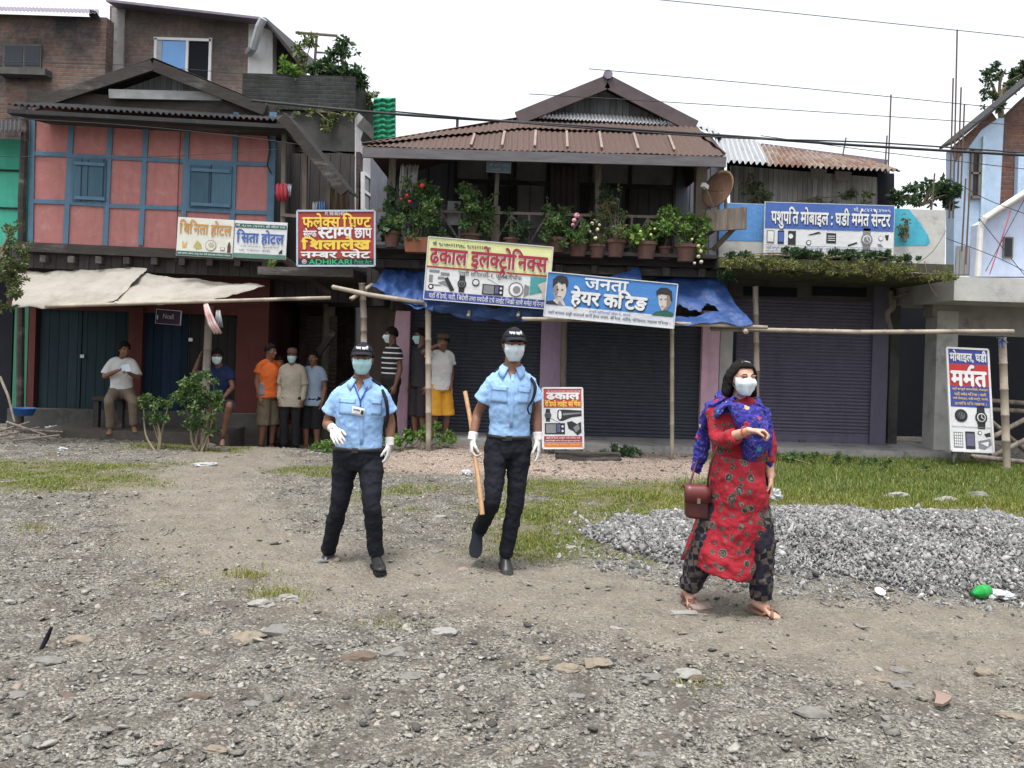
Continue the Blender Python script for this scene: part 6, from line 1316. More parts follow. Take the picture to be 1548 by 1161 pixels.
class Person:
    def __init__(s, label, base, J, hf, skin='brown', k=1.0, fat=1.0, vox=.008, female=False, cat='person', hands=True, feet='shoe', group=None):
        """J: joints in world space (A = image left side of the body when it faces the camera); hf: where the head looks"""
        s.k, s.fat, s.J, s.vox = k, fat, J, vox; s.root = thing('person', base, label, cat, group)
        s.hf = V3(hf).normalized(); s.hu = J.get('hu', V3((0, 0, 1))); s.hu = (s.hu-s.hf*s.hu.dot(s.hf)).normalized(); s.hs = s.hf.cross(s.hu).normalized()
        s.pel = (J['hipA']+J['hipB'])/2; s.nb = J['nb']; s.up = (s.nb-s.pel).normalized(); s.L = (s.nb-s.pel).length
        s.sx = (J['shB']-J['shA']); s.sx = (s.sx-s.up*s.sx.dot(s.up)).normalized(); s.hx = (J['hipB']-J['hipA']); s.hx = (s.hx-s.up*s.hx.dot(s.up)).normalized()
        s.sf = s.up.cross(s.sx).normalized()*-1       # chest direction
        m = MB(); s.torso(m, 0); s.arms(m, 0); s.legs(m, 0); c = J['head']
        limb(m, [s.nb-s.up*.03*k, s.nb+s.up*.03*k, c-(s.hu*.055+s.hf*.018)*k], [.066*k, .058*k, .056*k]) if not female else limb(m, [s.nb-s.up*.03*k, s.nb+s.up*.03*k, c-(s.hu*.055+s.hf*.018)*k], [.055*k, .045*k, .043*k])
        head_geo(m, c, s.hf, s.hu, k)
        if hands:
            for q in 'AB':
                h = J.get('hand'+q)
                if h: hand_geo(m, J['wr'+q], h[0], h[1], h[2], k, *(h[3:] or ()))
        if feet == 'bare':
            for q in 'AB':
                a, t = J['an'+q], J['toe'+q]; dv = (t-a); dz = V3((0, 0, 1)); fw = V3((dv.x, dv.y, dv.z)).normalized(); sd = fw.cross(dz).normalized(); up = sd.cross(fw); bt = a-up*.055*k
                m.loft([(bt-fw*.045*k, sd*.020*k, up*.018*k), (bt-fw*.02*k+up*.005, sd*.030*k, up*.032*k), (bt+fw*.05*k+up*.004, sd*.034*k, up*.034*k), (bt+fw*.11*k-up*.012*k, sd*.042*k, up*.018*k), (bt+fw*.14*k-up*.016*k, sd*.040*k, up*.012*k)], 14)
                for i in range(5): o = (i-2)*.017*k; b = bt+fw*(.142-.008*abs(i-1.5))*k+sd*o-up*.017*k; m.tube([b-fw*.02*k, b+fw*.018*k], [.009*k, .008*k], 7, rnd=True)
        s.me = remesh(m, 'body', SK[skin], vox, 3); s.body = place_mesh('body', s.me.copy(), s.root); s.bvh = bvh_of(s.me)
        for q in (-1, 1):       # eyes and brows
            e = c+(s.hf*.084+s.hu*.008+s.hs*q*.031)*k; h = s.hit(e+s.hf*.2, -s.hf) or e; m = MB(); m.ell(h-s.hf*.003*k, s.hs*.0145*k, s.hf*.006*k, s.hu*.0065*k, 12, 7); eo = m.build('eye', mat_eye, s.root, True)
            m = MB(); m.ell(h+s.hf*.0012*k, s.hs*.0062*k, s.hf*.004*k, s.hu*.006*k, 10, 6); m.build('iris', mat_iris, eo, True)
            m = MB(); pts = []
            for j in range(5):
                a = c+(s.hf*.3+s.hu*(.030+.004*math.sin(j/4*math.pi))+s.hs*q*(.014+.009*j))*k; g = s.hit(a, -s.hf)
                if g: pts.append(g+s.hf*.001)
            if len(pts) > 2: m.tube(pts, [.003*k, .0042*k, .004*k, .0035*k, .002*k][:len(pts)], 6, 2); m.build('eyebrow', mat_hair, s.root, True)
    def hit(s, o, d, bvh=None):
        h = (bvh or s.bvh).ray_cast(o, d.normalized()); return h[0]
    def torso(s, m, g, top=1.05, bottom=-.17, rows=None):
        k, f = s.k, s.fat
        T = rows or [(-.17, .115, .088), (-.08, .160, .108), (.02, .168, .113), (.14, .160, .108), (.30, .152, .104), (.46, .160, .111), (.62, .172, .117), (.76, .174, .110), (.86, .158, .090), (.93, .115, .070), (1.0, .062, .056), (1.05, .05, .05)]
        R = []; ta, wa, da = (np.array(q) for q in zip(*T))
        for t in np.linspace(max(bottom, ta[0]), min(top, ta[-1]), 16):
            w, d = float(np.interp(t, ta, wa)), float(np.interp(t, ta, da)); t = float(t)
            u = min(1, max(0, (t-.1)/.5)); x = s.hx.lerp(s.sx, u).normalized(); y = s.up.cross(x).normalized(); belly = (f-1)*math.exp(-((t-.25)/.3)**2)*.5
            R.append((s.pel+s.up*(t*s.L)-y*(.012*k*max(0, math.sin(t*3)))-y*belly*.05, x*(w*k*(1+(f-1)*(.9 if t < .6 else .5))+g), y*(d*k*(1+(f-1)*.8+belly)+g)))
        m.loft(R, 22)
        if top > .9:
            for q in 'AB': limb(m, [s.nb-s.up*.02*k, s.nb.lerp(s.J['sh'+q], .5)+s.up*.012*k, s.J['sh'+q]], [.046*k+g, .047*k+g, .049*k+g], 3)
    def arms(s, m, g, frac=1.0, slope=0, fold=0):
        k = s.k; f = 1+(s.fat-1)*.7
        for q in 'AB':
            sh, el, wr = s.J['sh'+q], s.J['el'+q], s.J['wr'+q]
            if frac >= 1: limb(m, [sh, sh.lerp(el, .5), el, el.lerp(wr, .35), wr], [.050*k*f+g, .045*k*f+g, .038*k*f+g, .038*k*f+g, .026*k+g], 4, fold=fold)
            else: e = sh.lerp(el, frac); limb(m, [sh, sh.lerp(e, .5), e], [.049*k*f+g, .050*k*f+g+slope*.5, .051*k*f+g+slope], 4, fold=fold, flat=True)
    def legs(s, m, g, frac=1.0, flare=0, fold=0, thin=1.0):
        k = s.k; f = 1+(s.fat-1)*.6
        for q in 'AB':
            h, kn, an = s.J['hip'+q], s.J['kn'+q], s.J['an'+q]
            if frac >= 1: limb(m, [h+s.up*.02*k, h.lerp(kn, .25), h.lerp(kn, .6), kn, kn.lerp(an, .3), kn.lerp(an, .7), an], [.088*k*f+g, .086*k*f+g, .070*k*f+g, .056*k*f+g, .056*k*f+g, (.042*k+g)+flare*.6, .036*k+g+flare], 4, 18, fold=fold, flat=True)
            else: e = kn.lerp(an, frac-.5) if frac > .5 else h.lerp(kn, frac*2); limb(m, [h+s.up*.02*k, h.lerp(e, .3), h.lerp(e, .65), e], [.09*k*f+g, .088*k*f+g, .078*k*f+g+flare*.5, .068*k*f+g+flare], 4, 18, fold=fold, flat=True)
    def garment(s, name, mat, build, vox=None, disp=((.09, .016), (.03, .006)), smooth=3):
        m = MB(); build(m); me = remesh(m, name, mat, vox or s.vox, smooth, disp); me2 = me.copy(); o = place_mesh(name, me2, s.root); o['k'] = 0; del o['k']; s.last = me; return o, bvh_of(me)
    def shirt(s, mat, frac=.55, g=.012, bottom=-.02, name='shirt', slope=.012, untuck=0, **kw):
        def b(m):
            s.torso(m, g+.004, .98, bottom)
            if untuck: x, y = s.hx, s.up.cross(s.hx).normalized(); m.loft([(s.pel+s.up*s.L*.2, x*(.165*s.k*s.fat+g), y*(.112*s.k*s.fat+g)), (s.pel, x*(.180*s.k*s.fat+g), y*(.125*s.k*s.fat+g)), (s.pel-s.up*untuck, x*(.184*s.k*s.fat+g), y*(.128*s.k*s.fat+g))], 22)
            s.arms(m, g+.004, frac, slope)
        o, s.sb = s.garment(name, mat, b, **kw); s.shirt_o = o; return o
    def trousers(s, mat, frac=1.0, g=.014, flare=.012, name='trousers', top=.12, **kw):
        def b(m): s.torso(m, g, top, -.17); s.legs(m, g, frac, flare, kw.pop('fold', 0))
        fold = kw.pop('fold', 0)
        def b2(m): s.torso(m, g+.012, top, -.17); s.legs(m, g, frac, flare, fold)
        o, s.tb = s.garment(name, mat, b2, **kw); return o
    def shoes(s, mat=None, sole=None, hgt=.055, strap=False):
        k = s.k
        for q in 'AB':
            a, t = s.J['an'+q], s.J['toe'+q]; fw = (t-a).normalized(); ref = V3((0, 0, 1)) if abs(fw.z) < .8 else -s.sf
            sd = fw.cross(ref).normalized(); up = sd.cross(fw).normalized(); o = a-up*.06*k; L = (t-a).length
            m = MB(); m.loft([(o-fw*.062*k+up*.015, sd*.018*k, up*.022*k), (o-fw*.045*k+up*.02*k, sd*.036*k, up*.045*k), (o+up*.026*k, sd*.041*k, up*.056*k), (o+fw*.06*k+up*.012*k, sd*.043*k, up*.044*k), (o+fw*.13*k-up*.004*k, sd*.049*k, up*.028*k), (o+fw*.175*k-up*.008*k, sd*.042*k, up*.023*k), (o+fw*.20*k-up*.010*k, sd*.022*k, up*.014*k)], 18)
            me = remesh(m, 'shoe', mat or mat_shoe, .007, 3); sh = place_mesh('shoe', me, s.root)
            m = MB(); R = []
            for x, w in ((-.062, .022), (-.04, .040), (.02, .040), (.06, .040), (.13, .050), (.175, .044), (.202, .024)): R.append((o+fw*x*k-up*.027*k, sd*w*k, fw*.001))
            pts = [c+a_ for c, a_, _ in R]+[c-a_ for c, a_, _ in reversed(R)]; m.poly(pts, .014*k, -up); m.build('sole', sole or mat_black, sh)
    def mask(s, mat):
        k, c = s.k, s.J['head']; rows = []; N = 17; hts = [.004, -.006, -.02, -.036, -.052, -.068, -.084, -.098, -.108]
        for j, h in enumerate(hts):
            row = []; half = math.radians((66, 67, 67, 66, 63, 59, 54, 48, 44)[j])
            for i in range(N):
                a = -half+2*half*i/(N-1); hh = h-(.012*abs(math.sin(a)) if j > 5 else -.006*abs(math.sin(a)))+(.010*math.exp(-(a/.18)**2) if j == 0 else 0)
                d = s.hf*math.cos(a)+s.hs*math.sin(a); o = c+s.hu*hh*k; p = s.hit(o+d*.3, -d) if j < 8 else None; r = (p-o).length if p else .075*k; row.append([o, d, min(r, .125*k)])
            rows.append(row)
        Rr = np.array([[q[2] for q in r] for r in rows])
        Rr[-1] = Rr[-2]*.93
        for _ in range(3):
            X = np.pad(Rr, 1, mode='edge'); Rr = np.maximum(Rr, (X[:-2, 1:-1]+X[2:, 1:-1]+X[1:-1, :-2]+X[1:-1, 2:]+Rr*2)/6)
        Rr += .006+.0035*np.sin(np.linspace(0, math.pi, len(hts)))[:, None]; Rr += np.array([0, .002, -.001, .003, -.001, .003, -.001, .002, 0])[:, None]*.8
        m = MB(); m.sheet([[q[0]+q[1]*Rr[j, i] for i, q in enumerate(r)] for j, r in enumerate(rows)], .003); o = m.build('face_mask', mat, s.root, True)
        m = MB()
        for e in (0, N-1):
            q0 = rows[0][e]; p0 = q0[0]+q0[1]*Rr[0, e]; q1 = rows[6][e]; p1 = q1[0]+q1[1]*Rr[6, e]; ear = c+(s.hs*(.082 if e else -.082)-s.hf*.02+s.hu*.012)*k
            m.tube([p0, ear+s.hu*.02*k], .0014, 5); m.tube([p1, ear-s.hu*.02*k], .0014, 5)
        m.build('ear_loop', mat_maskw, o); return o
    def scalp(s, name, mat, off, line, thick=.01, jit=0, nu=40, nv=16, sub=True):
        """a shell over the skull down to elevation line(azimuth); azimuth 0 = face"""
        c = s.J['head']+s.hu*.02*s.k; k = s.k; rows = []; g = random.Random(5)
        for j in range(nv+1):
            row = []
            for i in range(nu+1):
                a = 2*math.pi*i/nu; lo = line(a); e = math.pi/2*.995-(math.pi/2*.995-lo)*j/nv; d = (s.hf*math.cos(a)+s.hs*math.sin(a))*math.cos(e)+s.hu*math.sin(e)
                p = s.hit(c+d*.35, -d); r = (p-c).length if p else .09*k
                lim = (.096 if abs(math.cos(a)) > .5 else .080)*k; r = min(r, lim)
                row.append(c+d*(r+off(a, e)*k*(1 if j < nv else .3)+(g.uniform(-jit, jit) if jit else 0)))
            row[-1] = row[0]; rows.append(row)
        m = MB(); m.sheet(rows, thick); return m.build(name, mat, s.root, True)
    def hair(s, back=-.75, side=-.15, front=.55, vol=.012, jit=.003, mat=None):
        def line(a):
            x = abs((a+math.pi) % (2*math.pi)-math.pi)/math.pi
            return front+(side-front)*sstep(.22, .45, x)+(back-side)*sstep(.55, .8, x)
        return s.scalp('hair', mat or mat_hair, lambda a, e: vol*(1+.5*max(0, math.sin(e))), lambda a: float(line(a)), .01, jit)
    def cap(s, mat, text=None):
        k = s.k; o = s.scalp('cap', mat, lambda a, e: .009+.012*math.cos(a)*max(0, math.cos(a))*math.cos(e)+.007*max(0, math.sin(e))**2, lambda a: .46-.26*float(sstep(.4, 1.0, abs((a+math.pi) % (2*math.pi)-math.pi)/math.pi)), .006)
        c = s.J['head']; rows = []
        for j in range(6):
            v = j/5; rows.append([c+s.hf*(.088+.060*v*math.cos(u*1.05)-.078*(1-math.cos(u*1.1)))*k+s.hs*math.sin(u*1.1)*(.076+.002*v)*k+s.hu*(.066-.016*v-.010*abs(u)**2*(1+v))*k for u in np.linspace(-1.15, 1.15, 17)])
        m = MB(); m.sheet(rows, .005); m.build('brim', mat, o, True)
        if text:
            v, f = deva(text, 0); lo, hi = v.min(0), v.max(0); b = BVHTree.FromPolygons([w.co+wloc(s.root) for w in o.data.vertices], [tuple(p.vertices) for p in o.data.polygons]); m = MB()
            for q, (ox, oz) in enumerate(((0, 0), (.0010, 0), (-.0010, 0), (0, .0012))):
                vs = []
                for x, y in v:
                    X = -((x-lo[0])/(hi[0]-lo[0])-.5)*.092*k+ox; Z = ((y-lo[1])/(hi[1]-lo[1])-.5)*.026*k+oz; st = c+s.hf*.4+s.hs*X+s.hu*(.094*k+Z); h = b.ray_cast(st, -s.hf)[0]; vs.append((h or st-s.hf*.3)+s.hf*(.0025+q*.0004))
                m.add(vs, f)
            m.build('lettering', cWh, o)
        return o
    def patch(s, name, outline, mat, bvh, d=None, off=.004, parent=None, n=6):
        """a cloth patch: image-space quad (4 px corners) laid on the garment by looking from the camera"""
        a, b, c_, e = outline; rows = []
        for j in range(n+1):
            row = []
            for i in range(n+1):
                u, v = i/n, j/n; x = (a[0]*(1-u)+b[0]*u)*(1-v)+(e[0]*(1-u)+c_[0]*u)*v; y = (a[1]*(1-u)+b[1]*u)*(1-v)+(e[1]*(1-u)+c_[1]*u)*v
                r = ray(x, y).normalized(); h = bvh.ray_cast(EYE, r)[0]; row.append(None if h is None else h-r*off)
            if all(q is not None for q in row): rows.append(row)
        if len(rows) > 1: m = MB(); m.sheet(rows, .003); return m.build(name, mat, parent or s.root, True)
    def strip(s, name, pxs, r, mat, bvh, off=.004, parent=None):
        pts = []
        for (x0, y0), (x1, y1) in zip(pxs, pxs[1:]):
            for t in np.linspace(0, 1, 6): q = ray(x0+(x1-x0)*t, y0+(y1-y0)*t).normalized(); h = bvh.ray_cast(EYE, q)[0]; pts.append(h-q*off) if h is not None else None
        if len(pts) > 2: m = MB(); m.tube(pts, r, 6); return m.build(name, mat, parent or s.root, True)
    def glove(s, q, mat=None):
        h = s.J['hand'+q]; k = s.k*1.06; m = MB(); hand_geo(m, s.J['wr'+q], h[0], h[1], h[2], k, *(h[3:] or ()))
        w, el = s.J['wr'+q], s.J['el'+q]; d = (el-w).normalized(); m.tube([w-d*.01, w+d*.02, w+d*.05], [.034*s.k, .034*s.k, .038*s.k], 14)
        me = remesh(m, 'glove', mat or mat_glove, .0042, 2, ((.02, .002),)); return place_mesh('glove', me, s.root)
def Jp(Y, **kw):
    J = {}
    for n, v in kw.items():
        J[n] = P(v[0], v[1], Y+(v[2] if len(v) > 2 else 0)) if isinstance(v, tuple) and not isinstance(v[0], Vector) else v
    return J
X_, Y_, Z_ = V3((1, 0, 0)), V3((0, 1, 0)), V3((0, 0, 1))

# ---- the shorter guard, striding towards the camera
Yg = 5.72
J = Jp(Yg, head=(548, 543, -.04), nb=(546, 578, 0), shA=(513, 599, 0), shB=(577, 600, 0), elA=(495, 640, .04), wrA=(504, 649, -.17), elB=(590, 638, .05), wrB=(589, 672, 0), hipA=(524, 690, 0), hipB=(560, 690, 0), knA=(513, 762, -.03), anA=(496, 834, .12), knB=(562, 762, -.14), anB=(569, 838, -.08))
J['handA'] = (V3((.42, -.75, -.45)), V3((.3, .35, -.8)), V3((.75, .1, .5)), (.35, .4, .45, .5), .4); J['handB'] = (V3((-.12, -.12, -1)), V3((-1, .2, .1)), V3((-.1, -1, 0)), (.4, .45, .5, .55), .6)
J['toeA'] = J['anA']+V3((-.03, -.2, -.065)); J['toeB'] = J['anB']+V3((.075, -.19, .0))
g1 = Person('guard in pale blue shirt with lanyard card and one white gloved hand raised forward', GP(540, 850), J, (.10, -1, -.08), 'brown', .93, 1.07, .0075)
g1.shirt(mat_sky, .62, .010, .07, slope=.016, vox=.007, disp=((.11, .018), (.035, .009))); g1.trousers(mat_navy, 1.0, .010, .012, vox=.008, fold=.03, top=.13, disp=((.09, .02), (.03, .010))); g1.shoes(); g1.mask(mat_mask); g1.hair(-.5, -.1, .7, .008); g1.cap(mat_black2, 'नगर प्रहरी'); g1.glove('A'); g1.glove('B')
def uniform(p, shirt_root, pk, placket, _unused):
    for a in pk:
        p.patch('pocket', a[0], mat_sky, p.sb, off=.003, parent=p.shirt_o); p.patch('pocket_flap', a[1], mat_sky, p.sb, off=.007, parent=p.shirt_o)
        x = sum(q[0] for q in a[1])/4; y = max(q[1] for q in a[1])-2; p.strip('button', [(x-.5, y), (x+.5, y+.3)], .004, M('shirt button', (.3, .45, .62)), p.sb, .010, p.shirt_o)
    (x0, y0), (x1, y1) = placket; p.patch('placket', [(x0-2, y0), (x0+3, y0), (x1+3, y1), (x1-2, y1)], mat_sky, p.sb, off=.0035, parent=p.shirt_o, n=8)
    for t in (.12, .32, .52, .72, .9): p.strip('button', [(x0+(x1-x0)*t, y0+(y1-y0)*t), (x0+(x1-x0)*t+.8, y0+(y1-y0)*t+.6)], .0035, M('shirt button', (.3, .45, .62)), p.sb, .008, p.shirt_o)
uniform(g1, None, [([(513, 602), (538, 604), (537, 628), (512, 626)], [(512.5, 601), (538.5, 603), (536, 610), (513, 608)]), ([(560, 604), (577, 606), (577, 628), (561, 627)], [(559.5, 603), (577.5, 605), (577, 611), (562, 610)])], ((547, 588), (546, 672)), [[(529, 568), (541, 581), (540, 592), (526, 580)], [(551, 582), (562, 570), (567, 580), (556, 592)]])
g1.strip('lanyard', [(533, 576), (545, 606)], .0045, K('lanyard blue', (.02, .05, .34)), g1.sb, .012); g1.strip('lanyard', [(559, 578), (545, 606), (545, 615)], .0045, K('lanyard blue', (.02, .05, .34)), g1.sb, .012)
cd = g1.patch('identity_card', [(533, 614), (552, 618), (550, 630), (531, 626)], cWh, g1.sb, off=.015, n=3); g1.patch('card_photo', [(546, 620), (550, 621), (549, 627), (545, 626)], cInk, g1.sb, off=.019, parent=cd, n=2)
g1.patch('card_text', [(534.5, 617), (544, 619), (543.5, 621), (534, 619)], cGrey, g1.sb, off=.019, parent=cd, n=2)
def belt(p, name='belt'):
    x, y = p.hx, p.up.cross(p.hx).normalized(); c = p.pel+p.up*p.L*.115; w, d = .161*p.k*p.fat+.026, .109*p.k*(1+(p.fat-1)*1.2)+.027; rows = []
    for h in (-.014, .014): rows.append([c+p.up*h+x*math.cos(a)*w+y*math.sin(a)*d for a in np.linspace(0, 2*math.pi, 41)])
    m = MB(); m.sheet(rows, .006); b = m.build(name, mat_shoe, p.root, True); f = -y if y.y > 0 else y
    m = MB(); m.obox(c+f*(d+.006), x*.022, f*.004, p.up*.017); m.build('buckle', M('dull buckle', (.10, .10, .095), None, 5, .35, metal=1), b)
belt(g1)
def collar(p, mat, skin):
    k = p.k; up = p.up; fw = -p.up.cross(p.sx).normalized(); fw = fw if fw.y < 0 else -fw; sd = p.sx; c = p.nb+up*.012*k
    for q in (-1, 1):
        A, B = [], []
        for i in range(11):
            t = i/10; a = math.pi*(1-t)+.38*t; d = fw*math.cos(a)+sd*q*math.sin(a)
            A.append(c+d*.068*k+up*(.040-.030*t**2)*k); e = t**3
            B.append(c+d*(.094+.018*e)*k+up*(-.008-.066*e)*k+sd*q*.020*e*k)
        m = MB(); m.sheet([A, [x.lerp(y, .5)+(x.lerp(y, .5)-c).normalized()*.008 for x, y in zip(A, B)], B], .005); m.build('collar', mat, p.shirt_o, True)
    rows = []
    for j in range(5):
        v = j/4; row = []
        for i in range(5):
            x = (i/4-.5)*2*(1-v)*.040*k; o = c+up*(.008-.085*v)*k+sd*x; h = p.sb.ray_cast(o+fw*.3, -fw)[0]; row.append((h or o+fw*.05)+fw*.004)
        rows.append(row)
    m = MB(); m.sheet(rows, .002); m.build('open_neck', skin, p.root, True)
def epaulette(p, q, bvh):
    sh = p.J['sh'+q]; rows = []
    for t in np.linspace(.25, .95, 6):
        c = p.nb.lerp(sh, t)+p.up*.2; rows.append([((bvh.ray_cast(c-p.sf*o, -p.up)[0]) or c)+p.up*.006 for o in (-.028, -.01, .01, .028)])
    m = MB(); m.sheet(rows, .006); m.build('epaulette', mat_black2, p.root, True)
for q in 'AB': epaulette(g1, q, g1.sb)
collar(g1, mat_sky, SK['brown'])
m = MB(); a = P(585, 598, Yg-.09); m.tube([P(578, 590, Yg-.03), P(584, 606, Yg-.10), P(586, 630, Yg-.09), P(583, 645, Yg-.06)], [.012, .014, .012, .010], 8, 4); m.build('shoulder_cord', mat_black2, g1.root, True)

# ---- the taller guard with the stick
Yt = 5.74
J = Jp(Yt, head=(777, 522, -.03), nb=(774, 560, 0), shA=(744, 582, 0), shB=(800, 583, 0), elA=(722, 625, .05), wrA=(714, 664, -.02), elB=(811, 622, .04), wrB=(813, 664, -.01), hipA=(751, 672, 0), hipB=(786, 672, 0), knA=(745, 757, -.13), anA=(722, 806, .20), knB=(779, 760, -.02), anB=(764, 840, .02))
J['handA'] = (V3((.0, -.12, -1)), V3((1, .15, 0)), V3((.15, -1, 0)), (.9, .95, 1.0, 1.0), .9); J['handB'] = (V3((.08, -.12, -1)), V3((-1, .1, 0)), V3((-.1, -1, .0)), (.25, .3, .35, .4), .5)
J['toeA'] = J['anA']+V3((-.012, -.10, -.19)); J['toeB'] = J['anB']+V3((.03, -.2, -.065))
g2 = Person('taller guard in pale blue shirt and black cap carrying a long wooden stick', GP(766, 855), J, (.16, -1, -.07), 'brown', 1.0, .84, .0075)
g2.shirt(mat_sky, .56, .011, .07, slope=.022, vox=.007, disp=((.11, .018), (.035, .009))); g2.trousers(mat_navy, 1.0, .010, .006, vox=.008, fold=.03, top=.13, disp=((.09, .02), (.03, .010))); g2.shoes(); g2.mask(mat_maskw); g2.hair(-.5, -.1, .7, .008); g2.cap(mat_black2, 'नगर प्रहरी'); g2.glove('A'); g2.glove('B')
uniform(g2, None, [([(743, 584), (768, 586), (767, 610), (742, 608)], [(742, 582), (769, 584.5), (766, 591), (743, 589)]), ([(784, 586), (801, 588), (799, 611), (783, 610)], [(783, 585), (803, 588), (801, 594), (784, 592)])], ((775, 566), (772, 646)), [[(757, 544), (771, 562), (768, 570), (753, 560)], [(779, 563), (789, 548), (796, 560), (784, 571)]])
belt(g2)
for q in 'AB': epaulette(g2, q, g2.sb)
collar(g2, mat_sky, SK['brown'])
m = MB(); m.tube([P(801, 570, Yt-.02), P(809, 584, Yt-.11), P(806, 602, Yt-.12), P(798, 616, Yt-.13), P(801, 626, Yt-.12), P(808, 620, Yt-.12), P(807, 606, Yt-.12)], [.012, .013, .010, .006, .005, .005, .005], 8, 5); m.build('shoulder_cord', mat_black2, g2.root, True)
w = J['wrA']; hd = w+V3((.016, -.02, -.085)); top = P(703, 592, Yt+.14); bot = P(729, 778, Yt-.20); m = MB()
st_ = [top, top.lerp(hd, .5)+V3((.008, 0, 0)), hd, hd.lerp(bot, .5)+V3((.006, 0, 0)), bot]; m.tube(st_, [.016, .016, .0155, .017, .018], 12, 4); tag(m.build('wooden_stick', M('pale lathi wood', (.44, .27, .15), (.34, .19, .10), 6, .55, .002, 30, stretch=(6, 6, .6)), None, 50), 'long pale wooden stick held low by the taller guard', 'stick')

# ---- the woman in red
Yw = 5.0
J = Jp(Yw, head=(1123, 573, -.02), nb=(1116, 611, .02), shA=(1083, 624, .03), shB=(1146, 625, 0), elA=(1090, 666, -.08), wrA=(1133, 651, -.31), elB=(1160, 678, .02), wrB=(1165, 722, -.03), hipA=(1098, 738, 0), hipB=(1138, 738, 0), knA=(1070, 815, .02), anA=(1042, 888, .12), knB=(1150, 815, -.08), anB=(1150, 902, -.06))
J['handA'] = (V3((.92, -.25, .0)), V3((.2, .3, -.9)), V3((.1, -.9, .25)), (.85, .95, 1.05, 1.1), .9); J['handB'] = (V3((.0, -.1, -1)), V3((-1, .1, 0)), V3((-.1, -1, 0)), (.3, .3, .35, .4), .5)
J['toeA'] = J['anA']+V3((.03, -.19, -.09)); J['toeB'] = J['anB']+V3((.14, -.13, -.055))
wo = Person('woman in a red flowered tunic with blue scarf and white mask pointing sideways', GP(1100, 915), J, (.18, -1, .02), 'fair', .93, .95, .0062, True, feet='bare')
def flower_mat():
    t = NT('red tunic with grey roses'); w = t.coords(); c1 = t.mix(t.noise(4, w, 5), (.31, .020, .032), (.235, .014, .024))
    def roses(scale, r0, seed, keep):
        mp = t.n('Mapping'); mp.inputs['Location'].default_value = (seed, seed*.7, seed*.3); t.l(w, mp.inputs[0]); v = t.n('TexVoronoi', feature='F1'); v.inputs['Scale'].default_value = scale; t.l(mp.outputs[0], v.inputs['Vector'])
        s = t.n('SeparateColor'); t.l(v.outputs['Color'], s.inputs[0]); d = v.outputs['Distance']; on = t.math('GREATER_THAN', s.outputs[0], keep)
        m1 = t.math('MULTIPLY', t.math('LESS_THAN', t.math('ADD', d, t.math('MULTIPLY', t.noise(30, w, 2), .12)), r0+.06), on); ring = t.ramp(t.math('FRACT', t.math('ADD', t.math('MULTIPLY', d, 6.0), t.math('MULTIPLY', t.noise(40, w, 3, .6, 1), 1.6))), [(0, (.03, .024, .022)), (.5, (.05, .042, .038)), (.7, (.17, .14, .12)), (1, (.06, .05, .045))]); return m1, ring
    m1, c = roses(12.5, .36, 0, .25); col = t.mix(m1, c1, c); m2, c = roses(21, .33, 3.1, .4); col = t.mix(m2, col, c)
    t.bump(t.noise(16, w, 4, .6, 1), .008); return t.done(col, .85, .2)
def scarf_mat():
    t = NT('blue printed scarf'); w = t.coords(); col = t.mix(t.noise(6, w), (.035, .026, .24), (.022, .028, .17)); v = t.n('TexVoronoi', feature='F1'); v.inputs['Scale'].default_value = 15; t.l(w, v.inputs['Vector'])
    s = t.n('SeparateColor'); t.l(v.outputs['Color'], s.inputs[0]); m_ = t.math('LESS_THAN', v.outputs['Distance'], .26)
    fc = t.ramp(s.outputs[1], [(0, (.4, .03, .07)), (.3, (.4, .03, .07)), (.31, (.03, .22, .35)), (.55, (.03, .22, .35)), (.56, (.50, .33, .14)), (.68, (.50, .33, .14)), (.69, (.04, .035, .3)), (1, (.04, .035, .3))], 'CONSTANT'); col = t.mix(m_, col, fc)
    n = t.noise(9, w, 2, .5, 2.5); col = t.mix(t.ramp(n, [(.493, 0.), (.497, .8), (.502, .8), (.506, 0.)]), col, (.30, .24, .22)); t.bump(t.noise(22, w, 4), .006); return t.done(col, .8, .2)
def check_mat():
    t = NT('black trousers with beige checks'); w = t.coords(rot=(.0, .25, .05), scale=(15, 15, 15)); c = t.n('TexChecker'); c.inputs['Scale'].default_value = 1.7; t.l(w, c.inputs['Vector'])
    dn = t.n('TexNoise'); dn.inputs['Scale'].default_value = 11; mx = t.n('VectorMath', operation='MULTIPLY_ADD'); t.l(dn.outputs['Color'], mx.inputs[0]); mx.inputs[1].default_value = (.5, .5, .5); t.l(w, mx.inputs[2]); t.l(mx.outputs[0], c.inputs['Vector'])
    b = t.mix(t.noise(25, t.coords(), 5), (.12, .10, .082), (.045, .038, .032)); col = t.mix(t.math('MULTIPLY', c.outputs['Fac'], t.ramp(t.noise(7, t.coords(), 2), [(.44, .1), (.5, 1.)])), (.012, .012, .022), b); return t.done(col, .85, .2)
mat_kurta, mat_scarf, mat_check = flower_mat(), scarf_mat(), check_mat()
def b(m):
    wo.torso(m, .016, 1.0, -.17); wo.legs(m, .036, 1.0, -.012)
def wb(m):
    wo.torso(m, .004, .1, -.17)
    for q in 'AB':
        h, kn, an = wo.J['hip'+q], wo.J['kn'+q], wo.J['an'+q]; limb(m, [h, h.lerp(kn, .4), kn, kn.lerp(an, .4), kn.lerp(an, .8), an+(an-kn).normalized()*.01], [.085, .09, .088, .085, .076, .060], 4, 18, flat=True, fold=.035, fk=45)
wo.garment('trousers', mat_check, wb, .008, ((.10, .03), (.035, .012)))
